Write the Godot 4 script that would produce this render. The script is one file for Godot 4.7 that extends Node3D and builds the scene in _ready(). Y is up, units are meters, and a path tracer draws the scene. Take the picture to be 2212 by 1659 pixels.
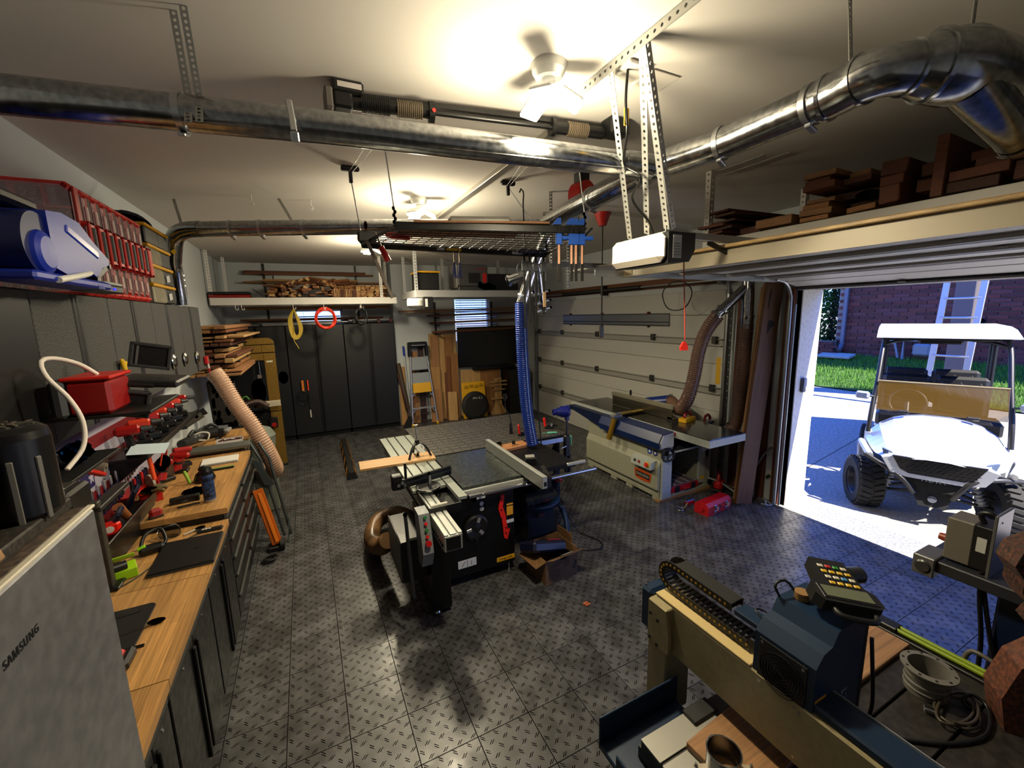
extends Node3D

var taken := {}
var mats := {}
var rng := RandomNumberGenerator.new()
var tex := {}
const H := 3.25          # ceiling height
const XL := -0.66        # left wall
const XR := 5.30         # right wall, inner face
const ZB := -6.10        # back wall

# ------------------------------------------------------------------ mesh builder
class MB:
	var v := PackedVector3Array()
	var n := PackedVector3Array()
	var u := PackedVector2Array()
	var c := PackedColorArray()
	var ix := PackedInt32Array()
	var col := Color.WHITE
	var xf := Transform3D.IDENTITY

	func put(p: Vector3, nn: Vector3, uv := Vector2.ZERO) -> int:
		v.append(xf * p); n.append((xf.basis * nn).normalized()); u.append(uv); c.append(col)
		return v.size() - 1

	func quad(a: Vector3, b: Vector3, d: Vector3, e: Vector3):   # counter-clockwise seen from outside
		var nn := (b - a).cross(e - a)
		if nn.length_squared() < 1e-16: nn = (d - b).cross(e - b)
		nn = nn.normalized()
		var i := put(a, nn, Vector2(0, 1)); put(b, nn, Vector2(1, 1)); put(d, nn, Vector2(1, 0)); put(e, nn, Vector2(0, 0))
		ix.append_array([i, i + 2, i + 1, i, i + 3, i + 2])

	func tri(a: Vector3, b: Vector3, d: Vector3):
		var nn := (b - a).cross(d - a).normalized()
		var i := put(a, nn); put(b, nn); put(d, nn)
		ix.append_array([i, i + 2, i + 1])

	func box(ce: Vector3, s: Vector3, b := Basis.IDENTITY, bev := 0.0) -> MB:
		var h := s * 0.5
		bev = min(bev, min(h.x, min(h.y, h.z)) * 0.9)
		if bev <= 0.0:
			for ax in 3:
				for sg in [-1.0, 1.0]:
					var nx := Vector3.ZERO; nx[ax] = sg
					var t1 := Vector3.ZERO; t1[(ax + 1) % 3] = sg
					var t2 := Vector3.ZERO; t2[(ax + 2) % 3] = 1.0
					var o := nx * h
					var e1 := t1 * h; var e2 := t2 * h
					quad(ce + b * (o - e1 - e2), ce + b * (o + e1 - e2), ce + b * (o + e1 + e2), ce + b * (o - e1 + e2))
			return self
		var q := h - Vector3(bev, bev, bev)
		for ax in 3:
			for sg in [-1.0, 1.0]:
				var a1 := (ax + 1) % 3; var a2 := (ax + 2) % 3
				var p := []
				for k in [[-1, -1], [1, -1], [1, 1], [-1, 1]]:
					var w := Vector3.ZERO
					w[ax] = sg * h[ax]; w[a1] = k[0] * q[a1] * sg; w[a2] = k[1] * q[a2]
					p.append(ce + b * w)
				quad(p[0], p[1], p[2], p[3])
		for ax in 3:
			var a1 := (ax + 1) % 3; var a2 := (ax + 2) % 3
			for s1 in [-1.0, 1.0]:
				for s2 in [-1.0, 1.0]:
					var w := [Vector3.ZERO, Vector3.ZERO, Vector3.ZERO, Vector3.ZERO]
					for k in 4:
						w[k][ax] = q[ax] * (1.0 if k in [1, 2] else -1.0)
						w[k][a1] = s1 * (h[a1] if k < 2 else q[a1])
						w[k][a2] = s2 * (q[a2] if k < 2 else h[a2])
					var p := []
					for k in 4: p.append(ce + b * w[k])
					if s1 * s2 > 0: quad(p[0], p[3], p[2], p[1]) if false else quad(p[1], p[2], p[3], p[0])
					else: quad(p[0], p[3], p[2], p[1])
		for sx in [-1.0, 1.0]:
			for sy in [-1.0, 1.0]:
				for sz in [-1.0, 1.0]:
					var a := ce + b * Vector3(sx * h.x, sy * q.y, sz * q.z)
					var d := ce + b * Vector3(sx * q.x, sy * h.y, sz * q.z)
					var e := ce + b * Vector3(sx * q.x, sy * q.y, sz * h.z)
					if sx * sy * sz > 0: tri(a, d, e)
					else: tri(a, e, d)
		return self

	func bx(x0: float, x1: float, y0: float, y1: float, z0: float, z1: float, bev := 0.0) -> MB:
		return box(Vector3((x0 + x1) / 2, (y0 + y1) / 2, (z0 + z1) / 2), Vector3(abs(x1 - x0), abs(y1 - y0), abs(z1 - z0)), Basis.IDENTITY, bev)

	func beam(a: Vector3, b: Vector3, w: float, t: float, up := Vector3.UP, bev := 0.0) -> MB:   # bar from a to b, w across, t along up
		var x := (b - a).normalized()
		if abs(x.dot(up.normalized())) > 0.99: up = Vector3.RIGHT if abs(x.x) < 0.9 else Vector3.BACK
		var z := x.cross(up).normalized()
		var y := z.cross(x).normalized()
		return box((a + b) / 2, Vector3((b - a).length(), t, w), Basis(x, y, z), bev)

	func cyl(a: Vector3, b: Vector3, r0: float, r1 := -1.0, seg := 16, caps := true) -> MB:
		if r1 < 0: r1 = r0
		var x := (b - a).normalized()
		var y := x.cross(Vector3.UP if abs(x.y) < 0.9 else Vector3.RIGHT).normalized()
		var z := x.cross(y)
		var i0 := v.size()
		var sl: float = (r0 - r1) / maxf((b - a).length(), 1e-6)
		for k in seg + 1:
			var an := TAU * k / seg
			var d := y * cos(an) + z * sin(an)
			var nn: Vector3 = (d + x * sl).normalized()
			put(a + d * r0, nn, Vector2(float(k) / seg, 0)); put(b + d * r1, nn, Vector2(float(k) / seg, 1))
		for k in seg:
			var i := i0 + k * 2
			ix.append_array([i, i + 1, i + 2, i + 1, i + 3, i + 2])
		if caps:
			for e in 2:
				var p := a if e == 0 else b
				var rr := r0 if e == 0 else r1
				if rr <= 0.0: continue
				var nn := -x if e == 0 else x
				var cc := put(p, nn, Vector2(.5, .5))
				for k in seg + 1:
					var an := TAU * k / seg
					put(p + (y * cos(an) + z * sin(an)) * rr, nn, Vector2(.5 + cos(an) * .5, .5 + sin(an) * .5))
				for k in seg:
					if e == 0: ix.append_array([cc, cc + 1 + k, cc + 2 + k])
					else: ix.append_array([cc, cc + 2 + k, cc + 1 + k])
		return self

	func tube(pts: Array, r, seg := 10, caps := true) -> MB:       # r: a number or one number per point
		var m := pts.size()
		var i0 := v.size()
		var t := (pts[1] - pts[0]).normalized() as Vector3
		var y := t.cross(Vector3.UP if abs(t.y) < 0.9 else Vector3.RIGHT).normalized()
		for k in m:
			var t2: Vector3 = ((pts[min(k + 1, m - 1)] - pts[max(k - 1, 0)]) as Vector3).normalized()
			if t2 == Vector3.ZERO: t2 = t
			y = (y - t2 * y.dot(t2)).normalized()
			var z := t2.cross(y)
			t = t2
			var rr: float = r if r is float else r[k]
			var sl := 0.0
			if not (r is float):
				var kk: int = min(k + 1, m - 1); var k0: int = max(k - 1, 0)
				sl = (r[k0] - r[kk]) / maxf((pts[kk] - pts[k0]).length(), 1e-6)
			for j in seg + 1:
				var an := TAU * j / seg
				var d := y * cos(an) + z * sin(an)
				put(pts[k] + d * rr, (d + t * sl).normalized(), Vector2(float(j) / seg, float(k)))
		for k in m - 1:
			for j in seg:
				var i := i0 + k * (seg + 1) + j
				ix.append_array([i, i + seg + 1, i + 1, i + 1, i + seg + 1, i + seg + 2])
		if caps:
			for e in 2:
				var kk := 0 if e == 0 else m - 1
				var nn: Vector3 = ((pts[0] - pts[1]) if e == 0 else (pts[m - 1] - pts[m - 2])).normalized()
				var cc := put(pts[kk], nn)
				for j in seg + 1:
					var src := xf.affine_inverse() * v[i0 + kk * (seg + 1) + j]
					put(src, nn)
				for j in seg:
					if e == 0: ix.append_array([cc, cc + 1 + j, cc + 2 + j])
					else: ix.append_array([cc, cc + 2 + j, cc + 1 + j])
		return self

	func lathe(prof: Array, at := Transform3D.IDENTITY, seg := 24) -> MB:      # prof: Vector2(radius, height) from bottom up on the outside
		for k in prof.size() - 1:
			var p: Vector2 = prof[k]; var q: Vector2 = prof[k + 1]
			var d := (q - p)
			if d.length() < 1e-7: continue
			var nr := Vector2(d.y, -d.x).normalized()
			var i0 := v.size()
			for j in seg + 1:
				var an := TAU * j / seg
				var cs := cos(an); var sn := sin(an)
				var nn := at.basis * Vector3(nr.x * cs, nr.y, nr.x * sn)
				put(at * Vector3(p.x * cs, p.y, p.x * sn), nn, Vector2(float(j) / seg, 0)); put(at * Vector3(q.x * cs, q.y, q.x * sn), nn, Vector2(float(j) / seg, 1))
			for j in seg:
				var i := i0 + j * 2
				ix.append_array([i, i + 2, i + 1, i + 1, i + 2, i + 3])
		return self

	func prism(poly: Array, depth: float, at := Transform3D.IDENTITY) -> MB:    # polygon in xy (counter-clockwise), pushed along +z by depth
		var pp := PackedVector2Array(poly)
		if Geometry2D.is_polygon_clockwise(pp): pp.reverse()
		var t := Geometry2D.triangulate_polygon(pp)
		var m := pp.size()
		for e in 2:
			var zz := depth if e == 1 else 0.0
			var nn := at.basis * Vector3(0, 0, 1 if e == 1 else -1)
			var i0 := v.size()
			for p in pp: put(at * Vector3(p.x, p.y, zz), nn, p)
			for k in range(0, t.size(), 3):
				var a := pp[t[k]]; var b := pp[t[k + 1]]; var d := pp[t[k + 2]]
				var ccw := (b - a).cross(d - a) > 0
				if ccw == (e == 1): ix.append_array([i0 + t[k], i0 + t[k + 2], i0 + t[k + 1]])
				else: ix.append_array([i0 + t[k], i0 + t[k + 1], i0 + t[k + 2]])
		for k in m:
			var a := pp[k]; var b := pp[(k + 1) % m]
			quad(at * Vector3(a.x, a.y, 0), at * Vector3(b.x, b.y, 0), at * Vector3(b.x, b.y, depth), at * Vector3(a.x, a.y, depth))
		return self

	func ball(ce: Vector3, r, seg := 14, rings := 8) -> MB:
		var rr: Vector3 = r if r is Vector3 else Vector3(r, r, r)
		var i0 := v.size()
		for k in rings + 1:
			var ph := PI * k / rings
			for j in seg + 1:
				var an := TAU * j / seg
				var d := Vector3(sin(ph) * cos(an), cos(ph), sin(ph) * sin(an))
				put(ce + d * rr, (d / rr).normalized())
		for k in rings:
			for j in seg:
				var i := i0 + k * (seg + 1) + j
				ix.append_array([i, i + 1, i + seg + 1, i + 1, i + seg + 2, i + seg + 1])
		return self

	func perf(a: Vector3, b: Vector3, side: Vector3, w: float, hole: float, pitch: float, th := 0.0025) -> MB:   # punched strip from a to b
		var x := (b - a).normalized()
		var z := (side - x * side.dot(x)).normalized()
		var y := x.cross(z)
		var L := (b - a).length()
		var cnt: int = max(1, int(round(L / pitch)))
		var p := L / cnt
		for k in cnt:
			var ce := a + x * (p * (k + 0.5))
			var sq := []; var ci := []
			for j in 8:
				var an := TAU * j / 8.0
				ci.append(ce + (x * cos(an) + z * sin(an)) * hole)
				var q := Vector2(cos(an), sin(an)); q /= max(abs(q.x), abs(q.y))
				sq.append(ce + x * q.x * p * 0.5 + z * q.y * w * 0.5)
			for j in 8:
				var j2 := (j + 1) % 8
				for e in [0.5, -0.5]:
					var o: Vector3 = y * th * e
					if e < 0: quad(ci[j] + o, sq[j] + o, sq[j2] + o, ci[j2] + o)
					else: quad(ci[j2] + o, sq[j2] + o, sq[j] + o, ci[j] + o)
		for e in [-0.5, 0.5]:
			box((a + b) / 2 + z * w * e, Vector3(L, th, th * 0.5), Basis(x, y, x.cross(y)))
		return self

	func mesh() -> ArrayMesh:
		var arr := []; arr.resize(Mesh.ARRAY_MAX)
		arr[Mesh.ARRAY_VERTEX] = v; arr[Mesh.ARRAY_NORMAL] = n; arr[Mesh.ARRAY_TEX_UV] = u; arr[Mesh.ARRAY_COLOR] = c; arr[Mesh.ARRAY_INDEX] = ix
		var m := ArrayMesh.new()
		m.add_surface_from_arrays(Mesh.PRIMITIVE_TRIANGLES, arr)
		return m

# ------------------------------------------------------------------ scene helpers
func mb() -> MB: return MB.new()
func W(x: float, y: float) -> Vector2: return Vector2(x, y)
func T0(p: Vector3) -> Transform3D: return Transform3D(Basis.IDENTITY, p)
const BI := Basis.IDENTITY
func mq(r: float, g: float, b: float, rough := 0.5, metal := 0.0, key := "") -> StandardMaterial3D: return mat(Color(r, g, b), rough, metal, key)

func numbered(called: String) -> String:
	if not taken.has(called):
		taken[called] = 0
		return called
	taken[called] += 1
	return "%s_%03d" % [called, taken[called]]

func tag(o: Node, label: String, cat: String, group := "", kind := ""):
	if label: o.set_meta("label", label)
	if cat: o.set_meta("category", cat)
	if group: o.set_meta("group", group)
	if kind: o.set_meta("kind", kind)
	return o

func thing(called: String, label: String, cat: String, at := Vector3.ZERO, turn := 0.0, group := "") -> Node3D:
	var o := Node3D.new()
	o.name = numbered(called)
	add_child(o)
	o.position = at; o.rotation.y = turn
	tag(o, label, cat, group)
	return o

func obj(called: String, b, m: Material, parent: Node = null) -> MeshInstance3D:
	var o := MeshInstance3D.new()
	o.mesh = b.mesh() if b is MB else b
	o.material_override = m
	if parent == null:
		o.name = numbered(called); add_child(o)
	else:
		o.name = called; parent.add_child(o, true)
	return o

func single(called: String, label: String, cat: String, b, m: Material, group := "", at := Vector3.ZERO, turn := 0.0) -> MeshInstance3D:
	var o := obj(called, b, m)
	o.position = at; o.rotation.y = turn
	tag(o, label, cat, group)
	return o

func struct(called: String, b, m: Material, parent: Node = null) -> MeshInstance3D:
	var o := obj(called, b, m, parent)
	if parent == null: o.set_meta("kind", "structure")
	return o

func dup(o: Node3D, label: String, at: Vector3, turn := 0.0) -> Node3D:
	var r: Node3D = o.duplicate()
	var base := String(o.name)
	var rx := RegEx.create_from_string("_\\d{3}$")
	r.name = numbered(rx.sub(base, ""))
	add_child(r)
	r.position = at; r.rotation.y = turn
	if label: r.set_meta("label", label)
	return r

func text(s: String, size: float, m: Material, parent: Node, xf: Transform3D, depth := 0.001, font := "Droid Sans", weight := 700) -> MeshInstance3D:
	var t := TextMesh.new()
	var f := SystemFont.new(); f.font_names = PackedStringArray([font]); f.font_weight = weight
	t.font = f; t.text = s; t.font_size = 48; t.pixel_size = size / 48.0; t.depth = depth; t.curve_step = 2.0
	var o := MeshInstance3D.new()
	o.mesh = t; o.material_override = m; o.name = "lettering"
	parent.add_child(o, true)
	o.transform = xf
	return o

func fr(p: Vector3, x: Vector3, y: Vector3) -> Transform3D:      # frame with x right, y up on the face
	x = x.normalized(); y = (y - x * y.dot(x)).normalized()
	return Transform3D(Basis(x, y, x.cross(y)), p)

func V(x: float, y: float, z: float) -> Vector3: return Vector3(x, y, z)

func curve(pts: Array, step := 0.02) -> Array:                    # a smooth line through points, resampled evenly
	var c := Curve3D.new()
	c.bake_interval = step
	for k in pts.size():
		var t: Vector3 = (pts[min(k + 1, pts.size() - 1)] - pts[max(k - 1, 0)]) / 6.0
		c.add_point(pts[k], -t, t)
	var out := []
	var L := c.get_baked_length()
	var m: int = max(2, int(L / step))
	for k in m + 1: out.append(c.sample_baked(L * k / m, true))
	return out

func hose(pts: Array, r: float, pitch: float, dep: float, seg := 20) -> MB:   # corrugated hose
	var p := curve(pts, pitch / 3.0)
	var rr := []
	for k in p.size(): rr.append(r + dep * (.5 if k % 3 == 0 else -.5))
	return mb().tube(p, rr, seg)

# ------------------------------------------------------------------ materials
func noise_tex(key: String, freq: float, oct: int, ramp: Array, w := 512, h := 512, normal := false, strength := 4.0, type := FastNoiseLite.TYPE_SIMPLEX_SMOOTH) -> Texture2D:
	if tex.has(key): return tex[key]
	var nz := FastNoiseLite.new()
	nz.seed = key.hash() % 10000; nz.noise_type = type; nz.frequency = freq; nz.fractal_octaves = oct
	var t := NoiseTexture2D.new()
	t.width = w; t.height = h; t.seamless = true; t.noise = nz
	if normal: t.as_normal_map = true; t.bump_strength = strength
	if ramp.size():
		var g := Gradient.new()
		g.offsets = PackedFloat32Array(ramp.map(func(e): return e[0])); g.colors = PackedColorArray(ramp.map(func(e): return e[1]))
		t.color_ramp = g
	tex[key] = t
	return t

func grey(v: float) -> Color: return Color(v, v, v)

func mat(col: Color, rough := 0.5, metal := 0.0, key := "") -> StandardMaterial3D:
	var k := key if key else "%s/%.2f/%.2f" % [col.to_html(), rough, metal]
	if mats.has(k): return mats[k]
	var m := StandardMaterial3D.new()
	m.albedo_color = col; m.roughness = rough; m.metallic = metal
	m.resource_name = "mat"
	mats[k] = m
	return m

func speck(col: Color, rough := 0.5, metal := 0.0, amount := 0.25, scale := 3.0) -> StandardMaterial3D:   # paint or plastic with a fine uneven tone
	var k := "speck%s/%.2f/%.2f/%.2f/%.1f" % [col.to_html(), rough, metal, amount, scale]
	if mats.has(k): return mats[k]
	var m := mat(col, rough, metal, k)
	var lo := 1.0 - amount
	m.albedo_texture = noise_tex("speck%.2f" % amount, .02, 5, [[0.2, grey(lo)], [0.8, grey(1)]])
	m.roughness_texture = noise_tex("rough", .015, 4, [[0.2, grey(.75)], [0.8, grey(1)]])
	m.uv1_triplanar = true; m.uv1_scale = Vector3.ONE * scale
	return m

func wood(col: Color, rough := 0.6, scale := 1.6) -> StandardMaterial3D:      # grain runs along the local x axis
	var k := "wood%s/%.2f/%.1f" % [col.to_html(), rough, scale]
	if mats.has(k): return mats[k]
	var m := mat(col, rough, .0, k)
	m.albedo_texture = grain_tex()
	m.uv1_triplanar = true; m.uv1_scale = Vector3(scale * 0.5, scale * 4.0, scale * 4.0)
	return m

func grain_tex() -> Texture2D:
	if tex.has("grain"): return tex["grain"]
	var im := Image.create(512, 512, false, Image.FORMAT_RGB8)
	var a := FastNoiseLite.new(); a.seed = 5; a.frequency = 0.018; a.fractal_octaves = 4
	var b := FastNoiseLite.new(); b.seed = 9; b.frequency = 0.09; b.fractal_octaves = 2
	for y in 512:
		for x in 512:
			var s := sin(TAU * x / 512.0); var cc := cos(TAU * x / 512.0)
			var yy := float(y)
			var w := a.get_noise_3d(s * 20.0, cc * 20.0, yy * 1.6)
			var f := b.get_noise_3d(s * 12.0, cc * 12.0, yy * 4.0)
			var edge: float = min(1.0, min(yy, 511.0 - yy) / 24.0)
			var t: float = 0.86 + 0.20 * w * edge + 0.16 * f * edge
			im.set_pixel(x, y, Color(clampf(t, 0, 1), clampf(t * 0.97, 0, 1), clampf(t * 0.92, 0, 1)))
	tex["grain"] = ImageTexture.create_from_image(im)
	return tex["grain"]

func galv(rough := 0.32, col := Color(.74, .75, .76)) -> StandardMaterial3D:     # zinc-coated sheet
	var k := "galv%.2f%s" % [rough, col.to_html()]
	if mats.has(k): return mats[k]
	var m := mat(col, rough, 1.0, k)
	m.albedo_texture = noise_tex("spangle", .03, 3, [[0.15, grey(.72)], [0.85, grey(1)]], 512, 512, false, 1.0, FastNoiseLite.TYPE_CELLULAR)
	m.roughness_texture = noise_tex("rough2", .02, 4, [[0.2, grey(.6)], [0.8, grey(1)]])
	m.uv1_triplanar = true; m.uv1_scale = Vector3.ONE * 2.0
	return m

func glass(col := Color(1, 1, 1, .1)) -> StandardMaterial3D:
	var k := "glass" + col.to_html()
	if mats.has(k): return mats[k]
	var m := mat(col, .05, .0, k)
	m.transparency = BaseMaterial3D.TRANSPARENCY_ALPHA
	return m

# ------------------------------------------------------------------ the place
func _ready():
	rng.seed = 11
	# camera
	var cam := Camera3D.new(); cam.name = "camera"
	cam.transform = Transform3D(Basis(V(.89633238, -.02357666, .44275548), V(.09409502, .98595409, -.13798791), V(-.43328328, .16534412, .88596102)), V(.59194526, 2.22178125, 2.71189367))
	cam.fov = 85.09; cam.near = 0.05; cam.far = 200.0
	add_child(cam)
	# sky and sun
	var env := Environment.new()
	env.background_mode = Environment.BG_SKY
	var sk := ProceduralSkyMaterial.new()
	sk.sky_top_color = Color(.20, .40, .85); sk.sky_horizon_color = Color(.52, .68, .95)
	sk.ground_bottom_color = Color(.30, .29, .27); sk.ground_horizon_color = Color(.50, .52, .55)
	sk.sky_curve = 0.12; sk.ground_curve = 0.05; sk.energy_multiplier = 3.6; sk.sun_angle_max = 1.0
	var sky := Sky.new(); sky.sky_material = sk
	env.sky = sky
	env.ambient_light_source = Environment.AMBIENT_SOURCE_DISABLED
	env.tonemap_mode = Environment.TONE_MAPPER_LINEAR
	env.tonemap_exposure = 1.4
	env.sdfgi_enabled = true; env.ssao_enabled = true; env.ssil_enabled = true
	var we := WorldEnvironment.new(); we.name = "environment"; we.environment = env
	add_child(we)
	var sun := DirectionalLight3D.new(); sun.name = "sun"
	sun.light_color = Color(1.0, .96, .88); sun.light_energy = 5.0; sun.light_angular_distance = 0.53; sun.shadow_enabled = true
	add_child(sun)
	sun.look_at_from_position(V(0, 0, 0), -V(.14, .80, .58), Vector3.UP)

	shell()
	ceiling_fixtures()
	build_all()

func shell():
	var wallm := mq(.70, .72, .73, .75)
	var ceilm := mq(.80, .78, .75, .85)
	# floor: interlocking diamond-tread tiles on a slab
	var fl := struct("floor", mb().bx(XL, 5.24, -.15, -.013, -6.5, 5.3), mq(.05, .05, .055, .9))
	var tm := mb()
	var T := 0.3048
	tm.box(V(0, -.006, 0), V(T - 0.0028, .012, T - 0.0028), BI, .0012)
	for i in 8:
		for j in 8:
			if (i + j) % 2: continue
			for half in 2:
				var ce := V((i + 0.5 - 4.0) * T / 8.0, 0, (j + 0.5 - 4.0) * T / 8.0)
				var along := V(.7071, 0, .7071) if i % 2 == 0 else V(.7071, 0, -.7071)
				var across := V(-along.z, 0, along.x)
				var o := ce + across * (.0045 if half else -.0045) + along * (.004 if half else -.004)
				var L := 0.0135; var w := 0.0020; var hh := 0.0006
				var a := o - along * L - across * w; var b := o + along * L - across * w
				var d := o + along * L + across * w; var e := o - along * L + across * w
				var r0 := o - along * L * 0.55 + V(0, hh, 0); var r1 := o + along * L * 0.55 + V(0, hh, 0)
				if across.cross(along).y < 0.0:
					tm.quad(a, b, r1, r0) if false else tm.quad(b, a, r0, r1)
					tm.quad(d, r1, r0, e) if false else tm.quad(e, d, r1, r0)
				else:
					tm.quad(a, b, r1, r0); tm.quad(d, e, r0, r1)
				tm.tri(b, d, r1); tm.tri(e, a, r0)
	for k in tm.n.size():
		if tm.n[k].y < -.001 and tm.v[k].y > -.0001: tm.n[k] = -tm.n[k]
	var tmesh := tm.mesh()
	var tmats := []
	for k in 4: tmats.append(floor_mat(k))
	var spots := []
	for i in range(-3, 18):
		for j in range(-21, 18):
			var w := 1.0 if i < 17 else 0.19
			var p := V((i + 0.5) * T, 0, (j + 0.5) * T)
			if i == 17: p.x = 17 * T + 0.029
			if p.x < -.55 or p.z < -6.4: continue
			var q := p - V(.592, 2.222, 2.712)
			var fw := q.dot(V(.433, -.165, -.886))
			var lat := q.dot(V(.896, -.0236, .4428))
			var dn := q.dot(V(.094, .986, -.138))
			var seen: bool = fw > 0.2 and abs(lat) < fw * 1.3 and abs(dn) < fw * 1.0
			if p.x < 0.0: seen = false
			spots.append([0 if seen else 1, q.length(), p, w])
	spots.sort_custom(func(a, b): return a[0] < b[0] if a[0] != b[0] else a[1] < b[1])
	var rest := []
	for k in spots.size():
		var s = spots[k]
		if k < 300 and s[0] == 0:
			var o := obj("tile", tmesh, tmats[rng.randi() % 4], fl)
			o.position = s[2]
			if s[3] < 1.0: o.scale.x = s[3]
		else: rest.append(s)
	var mm := MultiMesh.new(); mm.transform_format = MultiMesh.TRANSFORM_3D; mm.mesh = tmesh; mm.instance_count = rest.size()
	for k in rest.size(): mm.set_instance_transform(k, Transform3D(Basis.from_scale(V(rest[k][3], 1, 1)), rest[k][2]))
	var mi := MultiMeshInstance3D.new(); mi.multimesh = mm; mi.material_override = tmats[0]; mi.name = "far_tiles"; mi.set_meta("kind", "stuff")
	fl.add_child(mi)
	# walls
	struct("ceiling", mb().bx(XL - 0.2, XR + 0.2, H, H + 0.2, -6.7, 5.5), ceilm)
	struct("wall_left", mb().bx(XL - 0.15, XL, -.15, H, -6.7, 5.5), wallm)
	struct("wall_front", mb().bx(XL, XR, -.15, H, 5.3, 5.45), wallm)
	window_wall("wall_back", XL, 2.36, -6.45, [0.45, 1.32, 1.75, 2.40], wallm, 1)
	window_wall("wall_back_bay", 2.36, XR, -6.05, [3.52, 4.36, 1.62, 2.62], wallm, 2)
	var rw := mb()
	rw.bx(XR, XR + 0.15, -.15, H, -6.7, .05).bx(XR, XR + 0.15, 2.42, H, .05, 4.95).bx(XR, XR + 0.15, -.15, H, 4.95, 5.5)
	struct("wall_right", rw, wallm)
	# opening trim, threshold
	var white := speck(Color(.86, .85, .82), .55, .0, .08, 2.0)
	var jm := mb().bx(5.30, 5.66, -.03, 2.42, .0, .06, .004)
	struct("trim_1", jm, white)
	struct("trim_2", mb().bx(5.30, 5.66, 2.40, 2.46, .05, 4.95, .004), speck(Color(.30, .27, .25), .6))
	var cedar := wood(Color(.44, .22, .12), .6)
	var st := struct("trim_3", mb().bx(-1.215, 1.215, -.045, .045, -.02, .02, .003), cedar)
	st.transform = Transform3D(Basis(V(0, 1, 0), V(0, 0, 1), V(1, 0, 0)), V(5.27, 1.215, -.045))
	struct("threshold_floor", mb().bx(5.243, 5.66, -.12, -.004, -.3, 5.2, .004), speck(Color(.50, .51, .52), .85, .0, .25, 3.0))

func floor_mat(k: int) -> StandardMaterial3D:
	var m := mat(Color(.305, .305, .312) * (1.0 + 0.05 * (k - 1.5)), .42, .0, "floor%d" % k)
	m.albedo_color.a = 1.0
	m.albedo_texture = noise_tex("floordirt", .012, 5, [[0.25, Color(.74, .73, .72)], [0.75, Color(1, 1, 1)]])
	m.roughness_texture = noise_tex("floorrough", .01, 4, [[0.25, grey(.7)], [0.75, grey(1)]])
	m.uv1_triplanar = true; m.uv1_world_triplanar = true; m.uv1_scale = Vector3.ONE * 0.9
	return m

func window_wall(called: String, x0: float, x1: float, z: float, w: Array, m: Material, num: int):
	var b := mb()
	b.bx(x0, w[0], -.15, H, z - 0.15, z).bx(w[1], x1, -.15, H, z - 0.15, z).bx(w[0], w[1], -.15, w[2], z - 0.15, z).bx(w[0], w[1], w[3], H, z - 0.15, z)
	if num == 1: b.bx(2.24, 2.36, -.15, H, z, -6.05)
	struct(called, b, m)
	var white := mq(.88, .88, .88, .5)
	var f := mb()
	f.bx(w[0], w[0] + 0.04, w[2], w[3], z - 0.12, z - 0.05).bx(w[1] - 0.04, w[1], w[2], w[3], z - 0.12, z - 0.05).bx(w[0], w[1], w[2], w[2] + 0.04, z - 0.12, z - 0.05).bx(w[0], w[1], w[3] - 0.04, w[3], z - 0.12, z - 0.05)
	var o := struct("window_%d" % num, f, white)
	obj("pane", mb().bx(w[0] + 0.04, w[1] - 0.04, w[2] + 0.04, w[3] - 0.04, z - 0.09, z - 0.085), glass(Color(.9, .95, 1, .06)), o)
	var cnt := int((w[3] - w[2] - 0.1) / 0.05)
	for k in cnt:
		var y: float = w[2] + 0.06 + k * 0.05
		var s := mb().box(V((w[0] + w[1]) / 2, y, z - 0.03), V(w[1] - w[0] - 0.1, .003, .046), Basis(Vector3.RIGHT, deg_to_rad(28)))
		obj("slat", s, white, o)
	for xx in [w[0] + 0.16, w[1] - 0.16]:
		obj("ladder_cord", mb().cyl(V(xx, w[2] + 0.05, z - 0.005), V(xx, w[3] - 0.05, z - 0.005), .003, -1, 6), white, o)

func lamp(at: Vector3, energy: float, label: String):
	var L := thing("ceiling_light", label, "light", at)
	var base := mb().lathe([W(.0, -.055), W(.055, -.055), W(.07, -.03), W(.075, .0)], Transform3D.IDENTITY, 24)
	base.cyl(V(0, -.10, 0), V(0, -.05, 0), .028)
	obj("base", base, mq(.9, .9, .88, .5), L)
	var glow := mq(1, 1, 1, .4, .0, "lamp_glow")
	glow.emission_enabled = true; glow.emission = Color(1.0, .97, .86); glow.emission_energy_multiplier = 2.2
	obj("bulb", mb().ball(V(0, -.12, 0), V(.045, .03, .045), 20, 12), glow, L)
	for k in 3:
		var an := TAU * k / 3.0 + 0.3
		var d := V(cos(an), 0, sin(an))
		var side := V(-d.z, 0, d.x)
		var dn := (V(0, -.55, 0) + d).normalized()
		var b := Basis(dn, side.cross(dn) * -1.0, side)
		var o := obj("led_panel", mb().box(V(0, -.135, 0) + d * 0.085, V(.12, .022, .105), b, .011), glow, L)
		obj("heat_sink", mb().box(V(0, -.135, 0) + d * 0.085 - b.y * 0.016 * signf(b.y.y) * -1.0, V(.10, .012, .09), b, .004), mq(.8, .8, .8, .5), o)
	var p := OmniLight3D.new(); p.name = "lamp_omni"
	p.light_color = Color(1.0, .94, .80); p.light_energy = energy * 0.36; p.omni_range = 14.0; p.omni_attenuation = 2.0; p.light_size = 0.09; p.shadow_enabled = true
	L.add_child(p); p.position = V(0, -.30, 0)
	var s := SpotLight3D.new(); s.name = "lamp_spot"
	s.light_color = Color(1.0, .94, .80); s.light_energy = energy; s.spot_range = 14.0; s.spot_attenuation = 2.0; s.spot_angle = 84.0; s.spot_angle_attenuation = 0.6; s.light_size = 0.09; s.shadow_enabled = true
	L.add_child(s); s.position = V(0, -.28, 0); s.rotation.x = -PI / 2

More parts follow.
